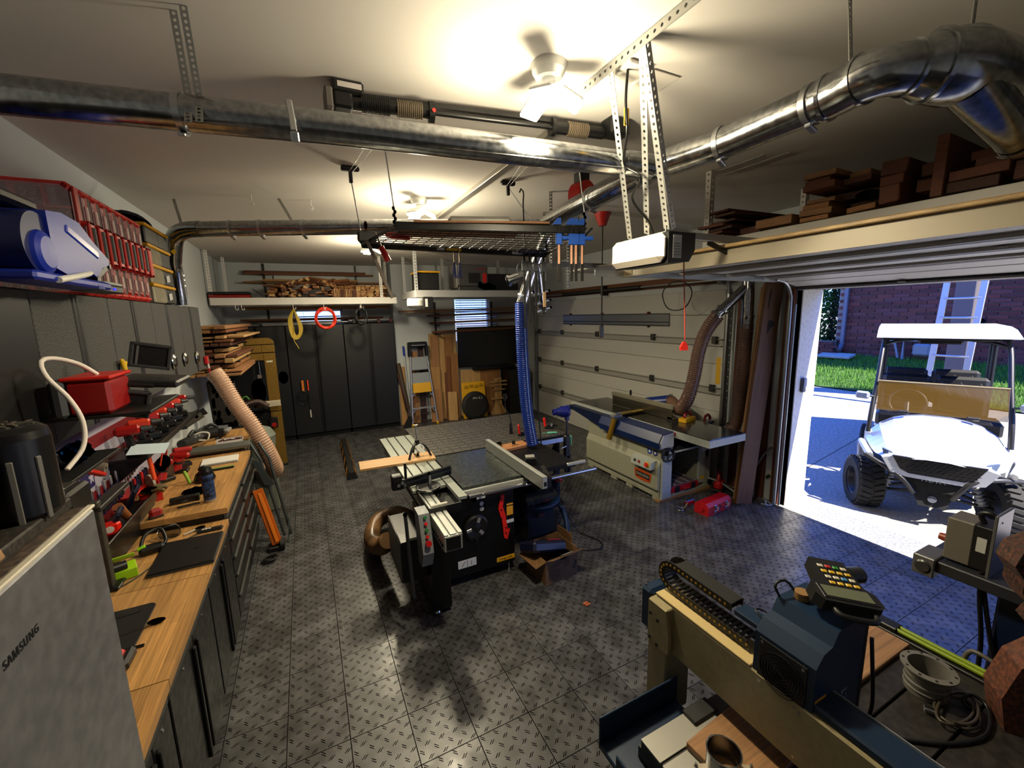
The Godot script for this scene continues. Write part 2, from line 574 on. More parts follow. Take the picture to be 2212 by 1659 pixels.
func ceiling_fixtures():
	lamp(V(1.616, H, 1.04), 2.6, "three-panel LED ceiling light nearest the overhead winch bar")
	lamp(V(1.609, H, -1.15), 2.6, "three-panel LED ceiling light above the hanging wire shelf")
	lamp(V(1.50, H, -3.45), 2.6, "three-panel LED ceiling light near the back lumber shelf")

# ------------------------------------------------------------------ left side: wall cabinets, counters, clutter
func plank(called: String, label: String, cat: String, a: Vector3, b: Vector3, w: float, t: float, m: Material, group := "", up := Vector3.UP, parent: Node = null) -> MeshInstance3D:
	var x := (b - a).normalized()
	if abs(x.dot(up.normalized())) > 0.98: up = Vector3.BACK
	var z := x.cross(up).normalized()
	var o := obj(called, mb().box(Vector3.ZERO, V((b - a).length(), t, w), BI, min(t, w) * 0.06), m, parent)
	o.transform = Transform3D(Basis(x, z.cross(x), z), (a + b) / 2)
	if label: tag(o, label, cat, group)
	return o

func hammered() -> StandardMaterial3D:
	if mats.has("hammered"): return mats["hammered"]
	var m := mq(.30, .30, .29, .62, .25, "hammered")
	m.albedo_texture = noise_tex("hamm", .09, 3, [[0.3, grey(.62)], [0.6, grey(1)]], 512, 512, false, 1, FastNoiseLite.TYPE_CELLULAR)
	m.uv1_triplanar = true; m.uv1_scale = Vector3.ONE * 3.0
	return m

func left_side():
	var blk := mq(.07, .07, .072, .45, .2)
	var dk := mq(.035, .035, .037, .5)
	var ham := hammered()
	var chrome := mq(.8, .8, .8, .2, 1.0)
	# wall cabinets
	var ends := [-2.45, -1.70, -.98, -.26, .46, 1.18, 1.90]
	var where := ["beside the galvanised drop pipe", "behind the magnetic discs", "above the open black case", "above the flag panels", "behind the blue blower", "over the steel refrigerator"]
	for k in 6:
		var z0: float = ends[k]; var z1: float = ends[k + 1]
		var c := thing("wall_cabinet", "dark hammered-metal wall cabinet " + where[k], "cabinet", V(0, 0, 0), 0, "wall cabinets over the workbench")
		var face: Material = ham if k < 4 else blk
		obj("body", mb().bx(XL + 0.002, -.348, 1.75, 2.36, z0 + 0.002, z1 - 0.002, .004), blk, c)
		var zc := (z0 + z1) / 2
		for s in 2:
			var a: float = z0 + 0.004 if s == 0 else zc + 0.03
			var b: float = zc - 0.03 if s == 0 else z1 - 0.004
			obj("door", mb().bx(-.347, -.329, 1.755, 2.355, a, b, .003), face, c)
			obj("handle", mb().bx(-.347, -.325, 1.755, 2.355, zc - 0.028 if s == 0 else zc + 0.004, zc - 0.004 if s == 0 else zc + 0.028, .004), dk, c)
	# base cabinets: drawers and doors, three worktop heights
	base_unit(-2.95, -2.06, .94, 3)
	base_unit(-2.05, -1.33, .91, 1)
	base_unit(-1.32, -.60, .91, 1)
	base_unit(-.59, .10, .83, 2)
	base_unit(.11, .86, .83, 2)
	base_unit(.87, 1.27, .83, 2)
	worktop(-2.95, -2.10, .94, -.05, "farthest oak worktop carrying the white parts tray")
	worktop(-2.03, -.60, .91, .0, "raised oak worktop under the camouflage bottle")
	worktop(-.595, .105, .83, .0, "oak worktop under the closed laptop")
	worktop(.11, .86, .83, .0, "oak worktop under the black tablet and spatula")
	worktop(.865, 1.27, .83, .0, "oak worktop tucked against the refrigerator")
	# printed panels on the wall behind the benches
	var fp := thing("flag_panel", "wall panel printed with stars and stripes behind hand tools", "wall panel")
	var fm := StandardMaterial3D.new(); fm.albedo_texture = flag_tex(); fm.roughness = 0.5
	var q := mb(); q.bx(XL + 0.001, XL + 0.018, .98, 1.70, -2.0, .6)
	obj("board", q, dk, fp)
	var fq := mb(); fq.quad(V(XL + 0.0195, .98, .6), V(XL + 0.0195, .98, -2.0), V(XL + 0.0195, 1.70, -2.0), V(XL + 0.0195, 1.70, .6))
	obj("print", fq, fm, fp)
	refrigerator()
	fridge_top()
	organizers()
	totes()
	blower()
	cases()
	bench_clutter()
	bench_far()
	dust_hose()

func base_unit(z0: float, z1: float, top: float, kind: int):
	var blk := mq(.06, .06, .062, .4, .3)
	var face := speck(Color(.085, .085, .087), .42, .3, .2, 2.0)
	var rail := hammered()
	var x1 := -.03 if kind != 3 else -.09
	var nm: String = {1: "drawer cabinet", 2: "door cabinet", 3: "drawer cabinet at the far bench end"}[kind]
	var mid := (z0 + z1) / 2
	var by: String = "below the camouflage bottle" if abs(mid + 0.96) < 0.1 else "next to the folded stand" if mid < -1.5 and mid > -2.0 else "below the white parts tray" if mid < -2 else "below the closed laptop" if mid < 0 else "below the black tablet" if mid < 0.6 else "against the refrigerator"
	var c := thing("base_cabinet", "black steel %s %s" % [nm, by], "cabinet", V(0, 0, 0), 0, "base cabinets along the left wall")
	obj("body", mb().bx(XL + 0.005, x1, .09, top - 0.001, z0, z1, .004), blk, c)
	obj("plinth", mb().bx(XL + 0.02, x1 - 0.03, .002, .09, z0 + 0.01, z1 - 0.01), mq(.03, .03, .03, .7), c)
	obj("top_rail", mb().bx(x1, x1 + 0.022, top - 0.045, top - 0.002, z0 + 0.002, z1 - 0.002, .005), rail, c)
	if kind == 2:
		for s in 2:
			var a := z0 + 0.006 if s == 0 else mid + 0.003
			var b := mid - 0.003 if s == 0 else z1 - 0.006
			var d := obj("door", mb().bx(x1, x1 + 0.02, .10, top - 0.05, a, b, .004), face, c)
			var hz := mid - 0.03 if s == 0 else mid + 0.03
			obj("handle", mb().bx(x1 + 0.02, x1 + 0.034, .14, top - 0.09, hz - 0.012, hz + 0.012, .004), blk, d)
			obj("screw", mb().cyl(V(x1 + 0.02, top - 0.075, (a + b) / 2), V(x1 + 0.024, top - 0.075, (a + b) / 2), .006, -1, 8), mq(.8, .8, .8, .2, 1.0), d)
	else:
		var hs := [0.10, .28, .44, .58, .72, top - 0.05]
		for k in hs.size() - 1:
			var d := obj("drawer", mb().bx(x1, x1 + 0.02, hs[k], hs[k + 1] - 0.006, z0 + 0.006, z1 - 0.006, .004), face, c)
			obj("handle", mb().bx(x1 + 0.02, x1 + 0.036, hs[k + 1] - 0.04, hs[k + 1] - 0.012, z0 + 0.03, z1 - 0.03, .005), rail, d)

func worktop(z0: float, z1: float, y: float, x1: float, label: String):
	var o := thing("worktop", label, "worktop", V(0, 0, 0), 0, "oak worktops along the left wall")
	var base := Color(.74, .57, .36)
	var L := x1 - XL - 0.01
	var cnt := int(round((z1 - z0) / 0.045))
	# glued staves running along the bench, a few lengths and tones
	var mm := [mb(), mb(), mb(), mb()]
	var n2 := int(round(L / 0.042))
	for k in n2:
		var xa := XL + 0.01 + L * k / n2
		var xb := XL + 0.01 + L * (k + 1) / n2
		var z := z0
		while z < z1 - 0.001:
			var e: float = min(z1, z + rng.randf_range(.18, .5))
			if z1 - e < 0.06: e = z1
			(mm[rng.randi() % 4] as MB).bx(xa, xb, y, y + 0.040, z, e)
			z = e
	for k in 4:
		if (mm[k] as MB).v.size():
			var m := wood(base * [0.93, 1.0, 1.06, .98][k], .42)
			var r := mb(); var src: MB = mm[k]
			var ro := Basis(V(0, 0, 1), V(0, 1, 0), V(-1, 0, 0))      # local x runs along the bench
			r.v = src.v; r.n = src.n; r.u = src.u; r.c = src.c; r.ix = src.ix
			for i in r.v.size():
				r.v[i] = ro.inverse() * src.v[i]; r.n[i] = ro.inverse() * src.n[i]
			var s := obj("staves", r, m, o)
			s.basis = ro
			s.set_meta("kind", "stuff")

func flag_tex() -> Texture2D:
	var im := Image.create(520, 144, false, Image.FORMAT_RGB8)
	var red := Color(.42, .06, .09); var wh := Color(.62, .60, .66); var bl := Color(.12, .09, .30)
	for k in 9: im.fill_rect(Rect2i(0, k * 16, 520, 16), red if k % 2 == 0 else wh)
	im.fill_rect(Rect2i(0, 0, 240, 90), bl)
	for i in 8:
		for j in 4:
			var cx := 16 + i * 29 + (14 if j % 2 else 0); var cy := 12 + j * 22
			for y in range(-8, 9):
				for x in range(-8, 9):
					var an := atan2(x, -y); var rr := sqrt(x * x + y * y)
					var f: float = abs(fposmod(an, TAU / 5.0) - TAU / 10.0) / (TAU / 10.0)
					if rr < lerp(3.2, 8.0, f) and cx + x < 240 and cy + y < 90: im.set_pixel(cx + x, max(0, cy + y), wh)
	return ImageTexture.create_from_image(im)

func refrigerator():
	var steel := speck(Color(.50, .50, .52), .42, .55, .12, 1.5)
	var f := thing("refrigerator", "grey steel refrigerator with dusty brown top beside the bench", "refrigerator")
	obj("body", mb().bx(XL + 0.03, -.03, .02, 1.735, 1.285, 2.0, .006), mq(.16, .15, .15, .5), f)
	obj("top_cover", mb().bx(XL + 0.03, .035, 1.735, 1.75, 1.285, 2.0, .003), speck(Color(.30, .24, .20), .8, .0, .4, 4.0), f)
	var d := obj("door", mb().bx(-.025, .05, .06, 1.745, 1.285, 2.0, .008), steel, f)
	obj("door_edge", mb().bx(.036, .0515, 1.744, 1.752, 1.283, 2.0, .002), mq(.72, .69, .63, .4), f)
	for s in [V(0, .01, 1.33), V(0, .01, 1.95)]:
		obj("foot", mb().cyl(V(-.08, .0, s.z), V(-.08, .03, s.z), .02), mq(.05, .05, .05, .6), f)
	text("SAMSUNG", .024, mq(.09, .09, .10, .4), d, fr(V(.0505, 1.617, 1.655), V(0, 0, -1), V(0, 1, 0)))

func fridge_top():
	var blk := mq(.05, .05, .052, .28, .2)
	var grey_m := mq(.35, .34, .32, .5)
	var d := thing("bench_drill_press", "black bench drill press motor standing on the refrigerator", "drill press", V(-.05, 1.752, 1.37))
	var mo := mb()
	mo.lathe([W(0, .03), W(.072, .03), W(.078, .04), W(.078, .215), W(.074, .232), W(.06, .243), W(.0, .246)], Transform3D.IDENTITY, 32)
	var mt := obj("motor", mo, blk, d)
	var gr := mb()
	for k in 7:
		for j in 3:
			var r0 := 0.02 + j * 0.016
			var an := TAU * (k + 0.5 * j) / 7.0
			gr.box(V(cos(an) * r0, .2465, sin(an) * r0), V(.012, .002, .006), Basis(Vector3.UP, -an))
	obj("vent", gr, mq(.28, .24, .19, .8), mt)
	for s in [0.5, 1.1]:
		obj("strip", mb().box(V(cos(s) * 0.0785, .10, sin(s) * -.0785 * -1), V(.006, .15, .012), Basis(Vector3.UP, -s), .002), grey_m, mt)
	obj("base_plate", mb().bx(-.19, .06, .0, .03, -.085, .5, .004), speck(Color(.20, .18, .16), .7, .2, .4, 5.0), d)
	var hd := obj("head", mb().bx(-.06, .055, -.035, .035, -.21, -.087, .008), blk, d)
	obj("label_plate", mb().bx(-.03, .03, .0355, .0375, -.20, -.10, .0005), mq(.16, .15, .14, .4), hd)
	text("BORG", .018, mq(.8, .8, .78, .5), hd, fr(V(.025, .038, -.12), V(-.2, 0, -1), V(-1, 0, .2)))
	# packaging bag
	var b := thing("packaging_bag", "crumpled orange and clear plastic bag on the refrigerator", "bag", V(-.05, 1.783, 1.66))
	var bm := mb()
	bm.ball(V(0, .10, 0), V(.085, .115, .15), 18, 12)
	for i in bm.v.size():
		var p := bm.v[i]
		bm.v[i].y = max(p.y, .0) + 0.008 * sin(p.z * 60) * sin(p.x * 70)
		bm.v[i].x += 0.006 * sin(p.y * 90 + p.z * 50)
	obj("orange_film", bm, speck(Color(.86, .25, .07), .35, 0, .15, 8), b)
	obj("clear_window", mb().ball(V(.035, .075, .03), V(.07, .075, .11), 16, 10), speck(Color(.42, .43, .43), .15, .1, .5, 14), b)
	var cd := obj("card", mb().box(V(.075, .045, .05), V(.03, .085, .15), Basis(V(0, 0, 1), .25), .004), speck(Color(.56, .42, .28), .8), b)
	text("SUS", .03, mq(.12, .09, .07, .7), cd, fr(V(.094, .03, .07), V(0, .1, -1), V(-.25, 1, 0)))
	var kn := mb()
	for k in 9: kn.ball(V(-.03 + 0.02 * sin(k * 2.1), .02 + 0.014 * (k % 3), .012 * (k - 4)), V(.022, .016, .018), 8, 6)
	single("bundled_cord", "small black bundled cord lying on the refrigerator top edge", "cord", kn, mq(.03, .03, .03, .5), "", V(.03, 1.757, 1.80))

func organizers():
	var red := mq(.66, .10, .08, .4)
	var red2 := mq(.78, .13, .09, .4)
	var clear := glass(Color(.86, .74, .76, .22))
	var ins := mq(.22, .09, .09, .6)
	var lat := mq(.80, .66, .64, .3)
	var blk := mq(.03, .03, .03, .5)
	var nm := ["first red-framed parts organizer in the row, full face showing", "second red-framed parts organizer, behind the first", "third red-framed parts organizer in the row", "fourth red-framed parts organizer in the row", "fifth red-framed parts organizer in the row", "sixth red-framed parts organizer in the row", "seventh red-framed parts organizer in the row", "eighth red-framed parts organizer in the row", "last red-framed parts organizer, next to the yellow-lidded totes"]
	var y0 := 2.362
	for k in 9:
		var z := -.06 - k * 0.108
		var o := thing("parts_organizer", nm[k], "organizer", V(0, y0, z), 0, "red parts organizers standing on the wall cabinets")
		var xb := XL + 0.012
		var w := -.325 - xb
		# tray (red frame with rounded front corners), lid (clear)
		var cc := [W(xb, 0), W(-.36, 0), W(-.33, .025), W(-.33, .485), W(-.36, .515), W(xb, .515)]
		obj("tray", mb().prism(cc, .055, T0(V(0, 0, -.10))), ins, o)
		var rim := mb()
		rim.bx(xb, -.345, .0, .016, -.102, .0, .003).bx(xb, -.345, .500, .517, -.102, .0, .003)
		rim.bx(-.346, -.328, .03, .487, -.062, -.044, .004)
		for s in [0.004, .486]:
			rim.box(V(-.345, s + 0.013, -.05), V(.034, .03, .10), Basis(V(0, 0, 1), -.75 if s > 0.2 else 0.75), .006)
		obj("frame", rim, red2, o)
		if k == 0:
			var gr := mb()
			var cells := []
			for c in 3:
				for r_ in 5:
					cells.append([xb + 0.012 + c * 0.107, .018 + r_ * 0.098])
			for c in 4: gr.bx(xb + 0.001 + c * 0.107, xb + 0.011 + c * 0.107, .015, .50, -.046, -.006, .002)
			for r_ in 6: gr.bx(xb, -.334, .012 + r_ * 0.0965, .022 + r_ * 0.0965, -.046, -.006, .002)
			obj("divider", gr, red, o)
			for e in cells:
				var cu := mb()
				cu.bx(e[0] + 0.004, e[0] + 0.088, e[1] + 0.008, e[1] + 0.084, -.050, -.044)
				var bin := obj("bin", cu, mq(.16, .06, .07, .5), o)
				var pc := mb()
				for i in 26:
					var p := V(e[0] + 0.012 + rng.randf() * 0.068, e[1] + 0.014 + pow(rng.randf(), 1.7) * 0.06, -.042)
					pc.box(p, V(.012, .004, .003), Basis(V(0, 0, 1), rng.randf() * 3.0))
				obj("screws", pc, mat([Color(.62, .60, .55), Color(.75, .72, .68), Color(.55, .35, .25), Color(.3, .3, .3)][rng.randi() % 4], .4, .4), bin).set_meta("kind", "stuff")
		obj("lid", mb().bx(xb + 0.004, -.336, .008, .508, -.003, .0, .001), clear, o)
		var fs := mb()      # clear front skirt with ribs
		fs.bx(-.334, -.327, .04, .476, -.043, -.004, .003)
		for r_ in 12: fs.bx(-.328, -.325, .05 + r_ * 0.036, .052 + r_ * 0.036, -.043, -.004)
		obj("front_edge", fs, glass(Color(.90, .70, .70, .45)), o)
		for s in [0.09, .40]:
			obj("latch", mb().bx(-.328, -.318, s - 0.035, s + 0.035, -.036, -.012, .006), lat, o)
		var hd := mb()
		hd.bx(-.328, -.288, .16, .178, -.085, -.03, .005).bx(-.328, -.288, .332, .35, -.085, -.03, .005).bx(-.302, -.288, .16, .35, -.085, -.03, .005)
		if k < 8:
			obj("handle", hd, red2, o)
			obj("grip", mb().cyl(V(-.294, .19, -.0575), V(-.294, .322, -.0575), .016, -1, 12), blk, o)
		else: obj("handle", hd, red2, o)

func totes():
	var yel := mq(.85, .62, .05, .4)
	var clear := glass(Color(.72, .70, .63, .55))
	var blk := mq(.03, .03, .032, .45)
	var y := 2.362
	var lb := ["lowest yellow-lidded storage tote beside the organizers, with paper label", "second yellow-lidded storage tote from the cabinet top", "third yellow-lidded storage tote, under the black one", "uppermost storage tote, solid black with a yellow lid"]
	for k in 4:
		var h := 0.135
		var z0 := -1.66; var z1 := -1.10
		var t := thing("storage_tote", lb[k], "tote", V(0, y, 0), 0, "yellow-lidded totes stacked on the wall cabinets")
		var x0 := XL + 0.02; var x1 := -.33
		var zs := -1.40
		var fb := mb().bx(x0, x1, .0, h - 0.022, z0 + 0.01, zs, .008)
		var fc := mb().bx(x0, x1, .0, h - 0.022, zs, z1 - 0.01, .008)
		if k == 3: obj("bin", fb, blk, t); obj("front_bin", fc, blk, t)
		else:
			obj("bin", fb, blk, t)
			obj("clear_side", fc, mq(.62, .60, .52, .25), t)
			var rb := mb()
			for r_ in 9: rb.bx(x1, x1 + 0.004, .01, h - 0.03, -1.385 + r_ * 0.029, -1.377 + r_ * 0.029)
			obj("rib", rb, mq(.72, .70, .62, .25), t)
		obj("lid", mb().bx(x0 - 0.005, x1 + 0.012, h - 0.022, h, z0, z1, .006), yel, t)
		if k < 2: obj("paper_label", mb().box(V(x1 + 0.005, .055, -1.50), V(.002, .05, .09), Basis(V(1, 0, 0), .15)), mq(.75, .75, .74, .7), t)
		y += h + 0.001
	var cv := mb().ball(V(0, .0, 0), V(.14, .10, .22), 18, 12)
	for i in cv.v.size():
		var p := cv.v[i]
		cv.v[i].y = max(.0, p.y + 0.012 * sin(p.z * 30.0 + p.x * 25.0))
	single("machine_cover", "rumpled dark grey cover lying on the uppermost tote", "cover", cv, speck(Color(.16, .17, .17), .7), "", V(-.49, y + 0.002, -1.38))

func blower():
	var blue := mq(.04, .15, .58, .4)
	var dkb := mq(.02, .07, .30, .45)
	var blk := mq(.03, .03, .03, .4)
	var o := thing("utility_blower", "blue plastic utility blower with black outlet grille atop the cabinets", "blower", V(-.25, 2.362, .58))
	# drum housing with axis across, throat sloping down towards the far end
	obj("base", mb().bx(-.02, .12, .0, .03, -.28, .30, .008), blue, o)
	obj("housing", mb().cyl(V(-.10, .12, .19), V(.10, .12, .19), .10, -1, 36), dkb, o)
	obj("side_disc", mb().lathe([W(0, .020), W(.05, .018), W(.066, .010), W(.07, .0)], Transform3D(Basis(V(0, 0, 1), -PI / 2), V(.10, .095, .185)), 32), blue, o)
	var th := mb()
	var poly := [W(.14, .235), W(.03, .25), W(-.10, .24), W(-.20, .185), W(-.32, .135), W(-.335, .112), W(-.25, .09), W(-.18, .045), W(-.12, .065), W(.05, .03), W(.14, .05)]
	th.prism(poly, .21, Transform3D(Basis(V(0, 0, 1), V(0, 1, 0), V(-1, 0, 0)), V(.11, 0, .0)))
	obj("throat", th, blue, o)
	var rd := mb(); rd.beam(V(.109, .20, .02), V(.109, .135, -.22), .012, .03, V(0, 1, 0), .004)
	obj("rib", rd, mq(.05, .18, .66, .25), o)
	var g := mb()
	for k in 7: g.beam(V(-.09 + k * 0.032, .108, -.335), V(-.09 + k * 0.032, .04, -.185), .006, .02, V(0, 1, -.3))
	g.beam(V(-.10, .105, -.332), V(.11, .105, -.332), .02, .02); g.beam(V(-.10, .042, -.188), V(.11, .042, -.188), .02, .02)
	obj("outlet_grille", g, blk, o)
	obj("handle", mb().bx(-.03, .05, .245, .285, .02, .24, .012), blk, o)
	text("Lasko", .022, mq(.08, .22, .62, .4), o, fr(V(.121, .006, -.17), V(0, 0, -1), V(0, 1, 0)))
	var ps := thing("power_strip", "black and grey power strip with lit blue dot under the blower", "power strip", V(-.22, 2.362, .12))
	obj("strip_body", mb().bx(-.06, .03, .0, .035, -.16, .16, .006), blk, ps)
	obj("cover", mb().bx(-.055, .032, .035, .05, -.15, .05, .004), mq(.6, .62, .56, .4), ps)
	var bl := mq(.1, .1, .9, .4, .0, "led_blue"); bl.emission_enabled = true; bl.emission = Color(.2, .2, 1.0); bl.emission_energy_multiplier = 2.0
	obj("led", mb().ball(V(.032, .018, -.04), .006), bl, ps)
	var cord := mb().tube(curve([V(-.20, 2.43, .28), V(-.17, 2.435, .36), V(-.14, 2.41, .50), V(-.13, 2.37, .75)], .015), .011, 10)
	var wc := single("appliance_plug_cord", "thick white cord with grey plug under the blue blower", "cord", cord, mq(.86, .85, .82, .5))
	obj("plug", mb().box(V(-.215, 2.43, .235), V(.03, .035, .07), Basis(V(1, 0, 0), .2), .006), mq(.78, .77, .74, .5), wc)

func cases():
	var blk := speck(Color(.075, .077, .08), .5, 0, .2, 6)
	var edge := mq(.20, .205, .21, .45)
	var red := mq(.50, .045, .04, .4)
	var red2 := mq(.72, .10, .06, .4)
	# red-backed tool case with two opened lids, standing on a bracket shelf on the cabinets' front
	var o := thing("open_tool_case", "red and black tool case with both lids flipped open on the cabinet front", "case", V(0, 0, 0))
	obj("red_shell", mb().bx(-.25, -.115, 1.868, 2.005, .34, .555, .014), red, o)
	obj("red_top", mb().bx(-.26, -.105, 2.005, 2.02, .33, .56, .006), red2, o)
	obj("end_cap", mb().bx(-.29, -.245, 1.865, 2.015, .36, .57, .014), edge, o)
	var body := obj("black_shell", mb().box(V(-.06, 1.955, .235), V(.23, .03, .25), Basis(V(0, 0, 1), -.12), .008), blk, o)
	obj("hinge", mb().cyl(V(-.15, 1.962, .365), V(-.03, 1.945, .365), .010, -1, 12), blk, o)
	for s in [[V(-.08, 2.063, .14), -.22, "upper_lid"], [V(-.128, 1.878, .365), -.24, "lower_lid"]]:
		var b := Basis(V(0, 0, 1), s[1]) * Basis(V(0, 1, 0), .1)
		var lid := obj(s[2], mb().box(s[0], V(.155, .12, .02), b, .010), blk, o)
		var fm := mb()
		for e in [-1, 1]:
			fm.box(s[0] + b * V(0, .052 * e, .012), V(.155, .014, .010), b, .003); fm.box(s[0] + b * V(.071 * e, 0, .012), V(.016, .12, .010), b, .003)
		obj("rim", fm, edge, lid)
		obj("gleam_strip", mb().box(s[0] + b * V(-.05, .0, .012), V(.009, .09, .004), b, .001), mq(.36, .36, .37, .4), lid)
	obj("bracket_shelf", mb().bx(-.329, .0, 1.853, 1.866, .12, .56, .003), mq(.03, .03, .03, .5), o)
	var cord := mb().tube(curve([V(-.17, 2.022, .48), V(-.20, 2.07, .53), V(-.235, 2.10, .60), V(-.25, 2.095, .66), V(-.235, 2.04, .68), V(-.19, 1.96, .68), V(-.165, 1.87, .68), V(-.17, 1.78, .70), V(-.20, 1.72, .76)], .02), .008, 10)
	single("white_cable", "thick white cable looping up behind the red tool case", "cable", cord, mq(.84, .80, .76, .5))
	var py := mb(); py.beam(V(-.31, 2.03, -.25), V(-.305, 1.955, -.27), .025, .02, V(1, 0, 0), .007)
	py.box(V(-.31, 2.0, -.285), V(.03, .03, .03), BI, .008)
	single("yellow_clip", "yellow plastic clip hung on a cabinet door edge", "clip", py, mq(.85, .68, .05, .4))
	for k in 3:
		var p: Vector3 = [V(-.318, 1.925, -1.28), V(-.318, 1.915, -1.62), V(-.318, 1.895, -2.05)][k]
		var dsc := mb().lathe([W(0, .018), W(.035, .016), W(.055, .006), W(.058, .0), W(0, 0)], Transform3D(Basis(V(0, 0, 1), -PI / 2), Vector3.ZERO), 24)
		single("magnet_tray", ["round chrome magnetic dish nearest the open black case", "middle round chrome magnetic dish on the cabinet doors", "round chrome magnetic dish nearest the red gauge"][k], "dish", dsc, mq(.86, .86, .84, .18, 1.0), "chrome dishes on the cabinet doors", p)

func bench_clutter():
	var blk := mq(.035, .035, .037, .4)
	var gl := mq(.07, .07, .075, .3)
	var red := mq(.70, .08, .05, .4)
	var st := mq(.72, .72, .72, .28, 1.0)
	var navy := mq(.05, .05, .20, .4)
	var W := 0.871; var R := 0.951
	# laptop
	var L := thing("laptop", "closed black laptop on the oak worktop", "laptop", V(-.14, W, -.16), .02)
	obj("base", mb().bx(-.15, .15, .0, .012, -.20, .17, .004), mq(.25, .25, .26, .35, .5), L)
	var lid := obj("lid", mb().bx(-.15, .15, .013, .022, -.20, .17, .004), mq(.085, .083, .085, .45, .3), L)
	obj("emblem", mb().prism([W(0, 0), W(.022, .004), W(.03, .02), W(.012, .010)], .0006, Transform3D(Basis(V(1, 0, 0), V(0, 0, -1), V(0, 1, 0)), V(.02, .0221, -.02))), mq(.02, .02, .02, .2), lid)
	# bottle
	var B := thing("water_bottle", "blue camouflage water bottle with black lid on the raised worktop", "bottle", V(-.125, R, -.79))
	var cam := mq(.16, .24, .40, .45, .0, "camo")
	cam.albedo_texture = noise_tex("camo", .02, 2, [[0.44, Color(.25, .25, .3)], [0.46, Color(1, 1, 1)]], 256, 256)
	cam.uv1_triplanar = true; cam.uv1_scale = V(3, 6, 3)
	obj("body", mb().lathe([W(0, .0), W(.036, .012), W(.037, .02), W(.037, .19), W(.034, .20), W(.0, .20)], Transform3D.IDENTITY, 28), cam, B)
	obj("rubber_foot", mb().lathe([W(0, 0), W(.0375, 0), W(.038, .018), W(.0, .018)], Transform3D.IDENTITY, 28), mq(.55, .48, .38, .6), B)
	var bl := mb().lathe([W(.034, .20), W(.038, .205), W(.038, .225), W(.03, .25), W(.0, .26)], Transform3D.IDENTITY, 24)
	bl.box(V(-.02, .245, .0), V(.05, .03, .025), Basis(V(0, 0, 1), .35), .008)
	obj("cap", bl, blk, B)
	# black carton with green end, pen, tape
	var C := thing("small_carton", "long black carton with a green end on the raised worktop", "box", V(-.285, R, -.86), .12)
	obj("sleeve", mb().bx(-.085, .07, .0, .04, -.025, .025, .002), mq(.05, .05, .05, .45), C)
	obj("green_end", mb().bx(.07, .085, .0, .04, -.025, .025, .002), mq(.05, .16, .06, .45), C)
	text("12000", .012, mq(.4, .42, .4, .5), C, fr(V(.0, .014, .0256), V(1, 0, 0), V(0, 1, 0)))
	var pen := thing("pen", "black pen with silver clip lying by the black carton", "pen", V(-.24, R + 0.006, -.765), .2)
	obj("barrel", mb().cyl(V(-.07, 0, 0), V(.06, 0, 0), .006, .005, 10), blk, pen)
	obj("clip", mb().bx(.0, .04, .005, .009, -.003, .003, .001), st, pen)
	var tp := thing("tape_measure", "red and black tape measure at the raised worktop's near corner", "tape measure", V(-.40, R, -.66), .5)
	obj("case", mb().bx(-.035, .035, .0, .06, -.02, .02, .014), mq(.52, .07, .06, .45), tp)
	obj("bumper", mb().bx(-.038, .038, .0, .016, -.022, .022, .005), blk, tp)
	var bag := mb(); bag.ball(V(0, .02, 0), V(.10, .025, .06), 14, 8)
	for i in bag.v.size(): bag.v[i].y = max(.001, bag.v[i].y + 0.006 * sin(bag.v[i].x * 90) * cos(bag.v[i].z * 80))
	single("plastic_pouch", "crumpled clear plastic pouch beside the camouflage bottle", "bag", bag, speck(Color(.55, .55, .55), .15, .3, .5, 12), "", V(-.24, R, -1.0))
	# pick holder: spirals, pouches on a black tray rail
	var tr := thing("tool_tray", "long black slanted tool tray along the wall behind the laptop", "tray", V(0, 0, 0))
	obj("trough", mb().bx(XL + 0.03, -.47, .875, 1.0, -.92, .24, .006), blk, tr)
	obj("lip", mb().beam(V(-.46, 1.02, .24), V(-.46, 1.02, -.92), .012, .07, V(0, 1, 0), .003), mq(.05, .05, .05, .3), tr)
	var pchm := mq(.06, .12, .28, .4, .0, "dots")
	pchm.albedo_texture = noise_tex("dots", .06, 1, [[0.55, Color(.35, .35, .4)], [0.62, Color(1.9, 1.9, 1.9)]], 256, 256, false, 1, FastNoiseLite.TYPE_CELLULAR)
	pchm.uv1_triplanar = true; pchm.uv1_scale = Vector3.ONE * 7
	for k in 2:
		var p: Vector3 = [V(-.515, 1.07, -.40), V(-.525, 1.09, -.72)][k]
		single("blue_pouch", ["blue dotted pouch nearest the refrigerator, in the black tray", "blue dotted pouch beside the yellow work glove"][k], "pouch", mb().box(Vector3.ZERO, V(.03, .19, .085), Basis(V(1, 0, 0), .35) * Basis(V(0, 0, 1), -.5), .012), pchm, "dotted pouches in the tray", p)
	var ham := thing("leather_mallet", "brown leather-faced hammer standing in the black tray", "hammer", V(-.53, 1.0, -.55))
	obj("head", mb().cyl(V(0, .12, .04), V(.02, .02, -.02), .028, .022, 14), mq(.50, .28, .12, .6), ham)
	obj("ferrule", mb().cyl(V(.02, .02, -.02), V(.025, .0, -.03), .016, -1, 12), mq(.8, .55, .25, .25, 1.0), ham)
	var to := thing("orange_tape_measure", "bright orange tape measure in the tray beside the refrigerator", "tape measure", V(-.52, 1.0, -.36), .4)
	obj("case", mb().box(V(0, .045, 0), V(.085, .09, .05), BI, .02), mq(.80, .10, .04, .35), to)
	obj("label_disc", mb().cyl(V(-.01, .05, .025), V(-.01, .05, .028), .02), mq(.8, .75, .72, .5), to)
	var gv := mb()
	gv.ball(V(0, .02, 0), V(.055, .022, .05), 14, 8)
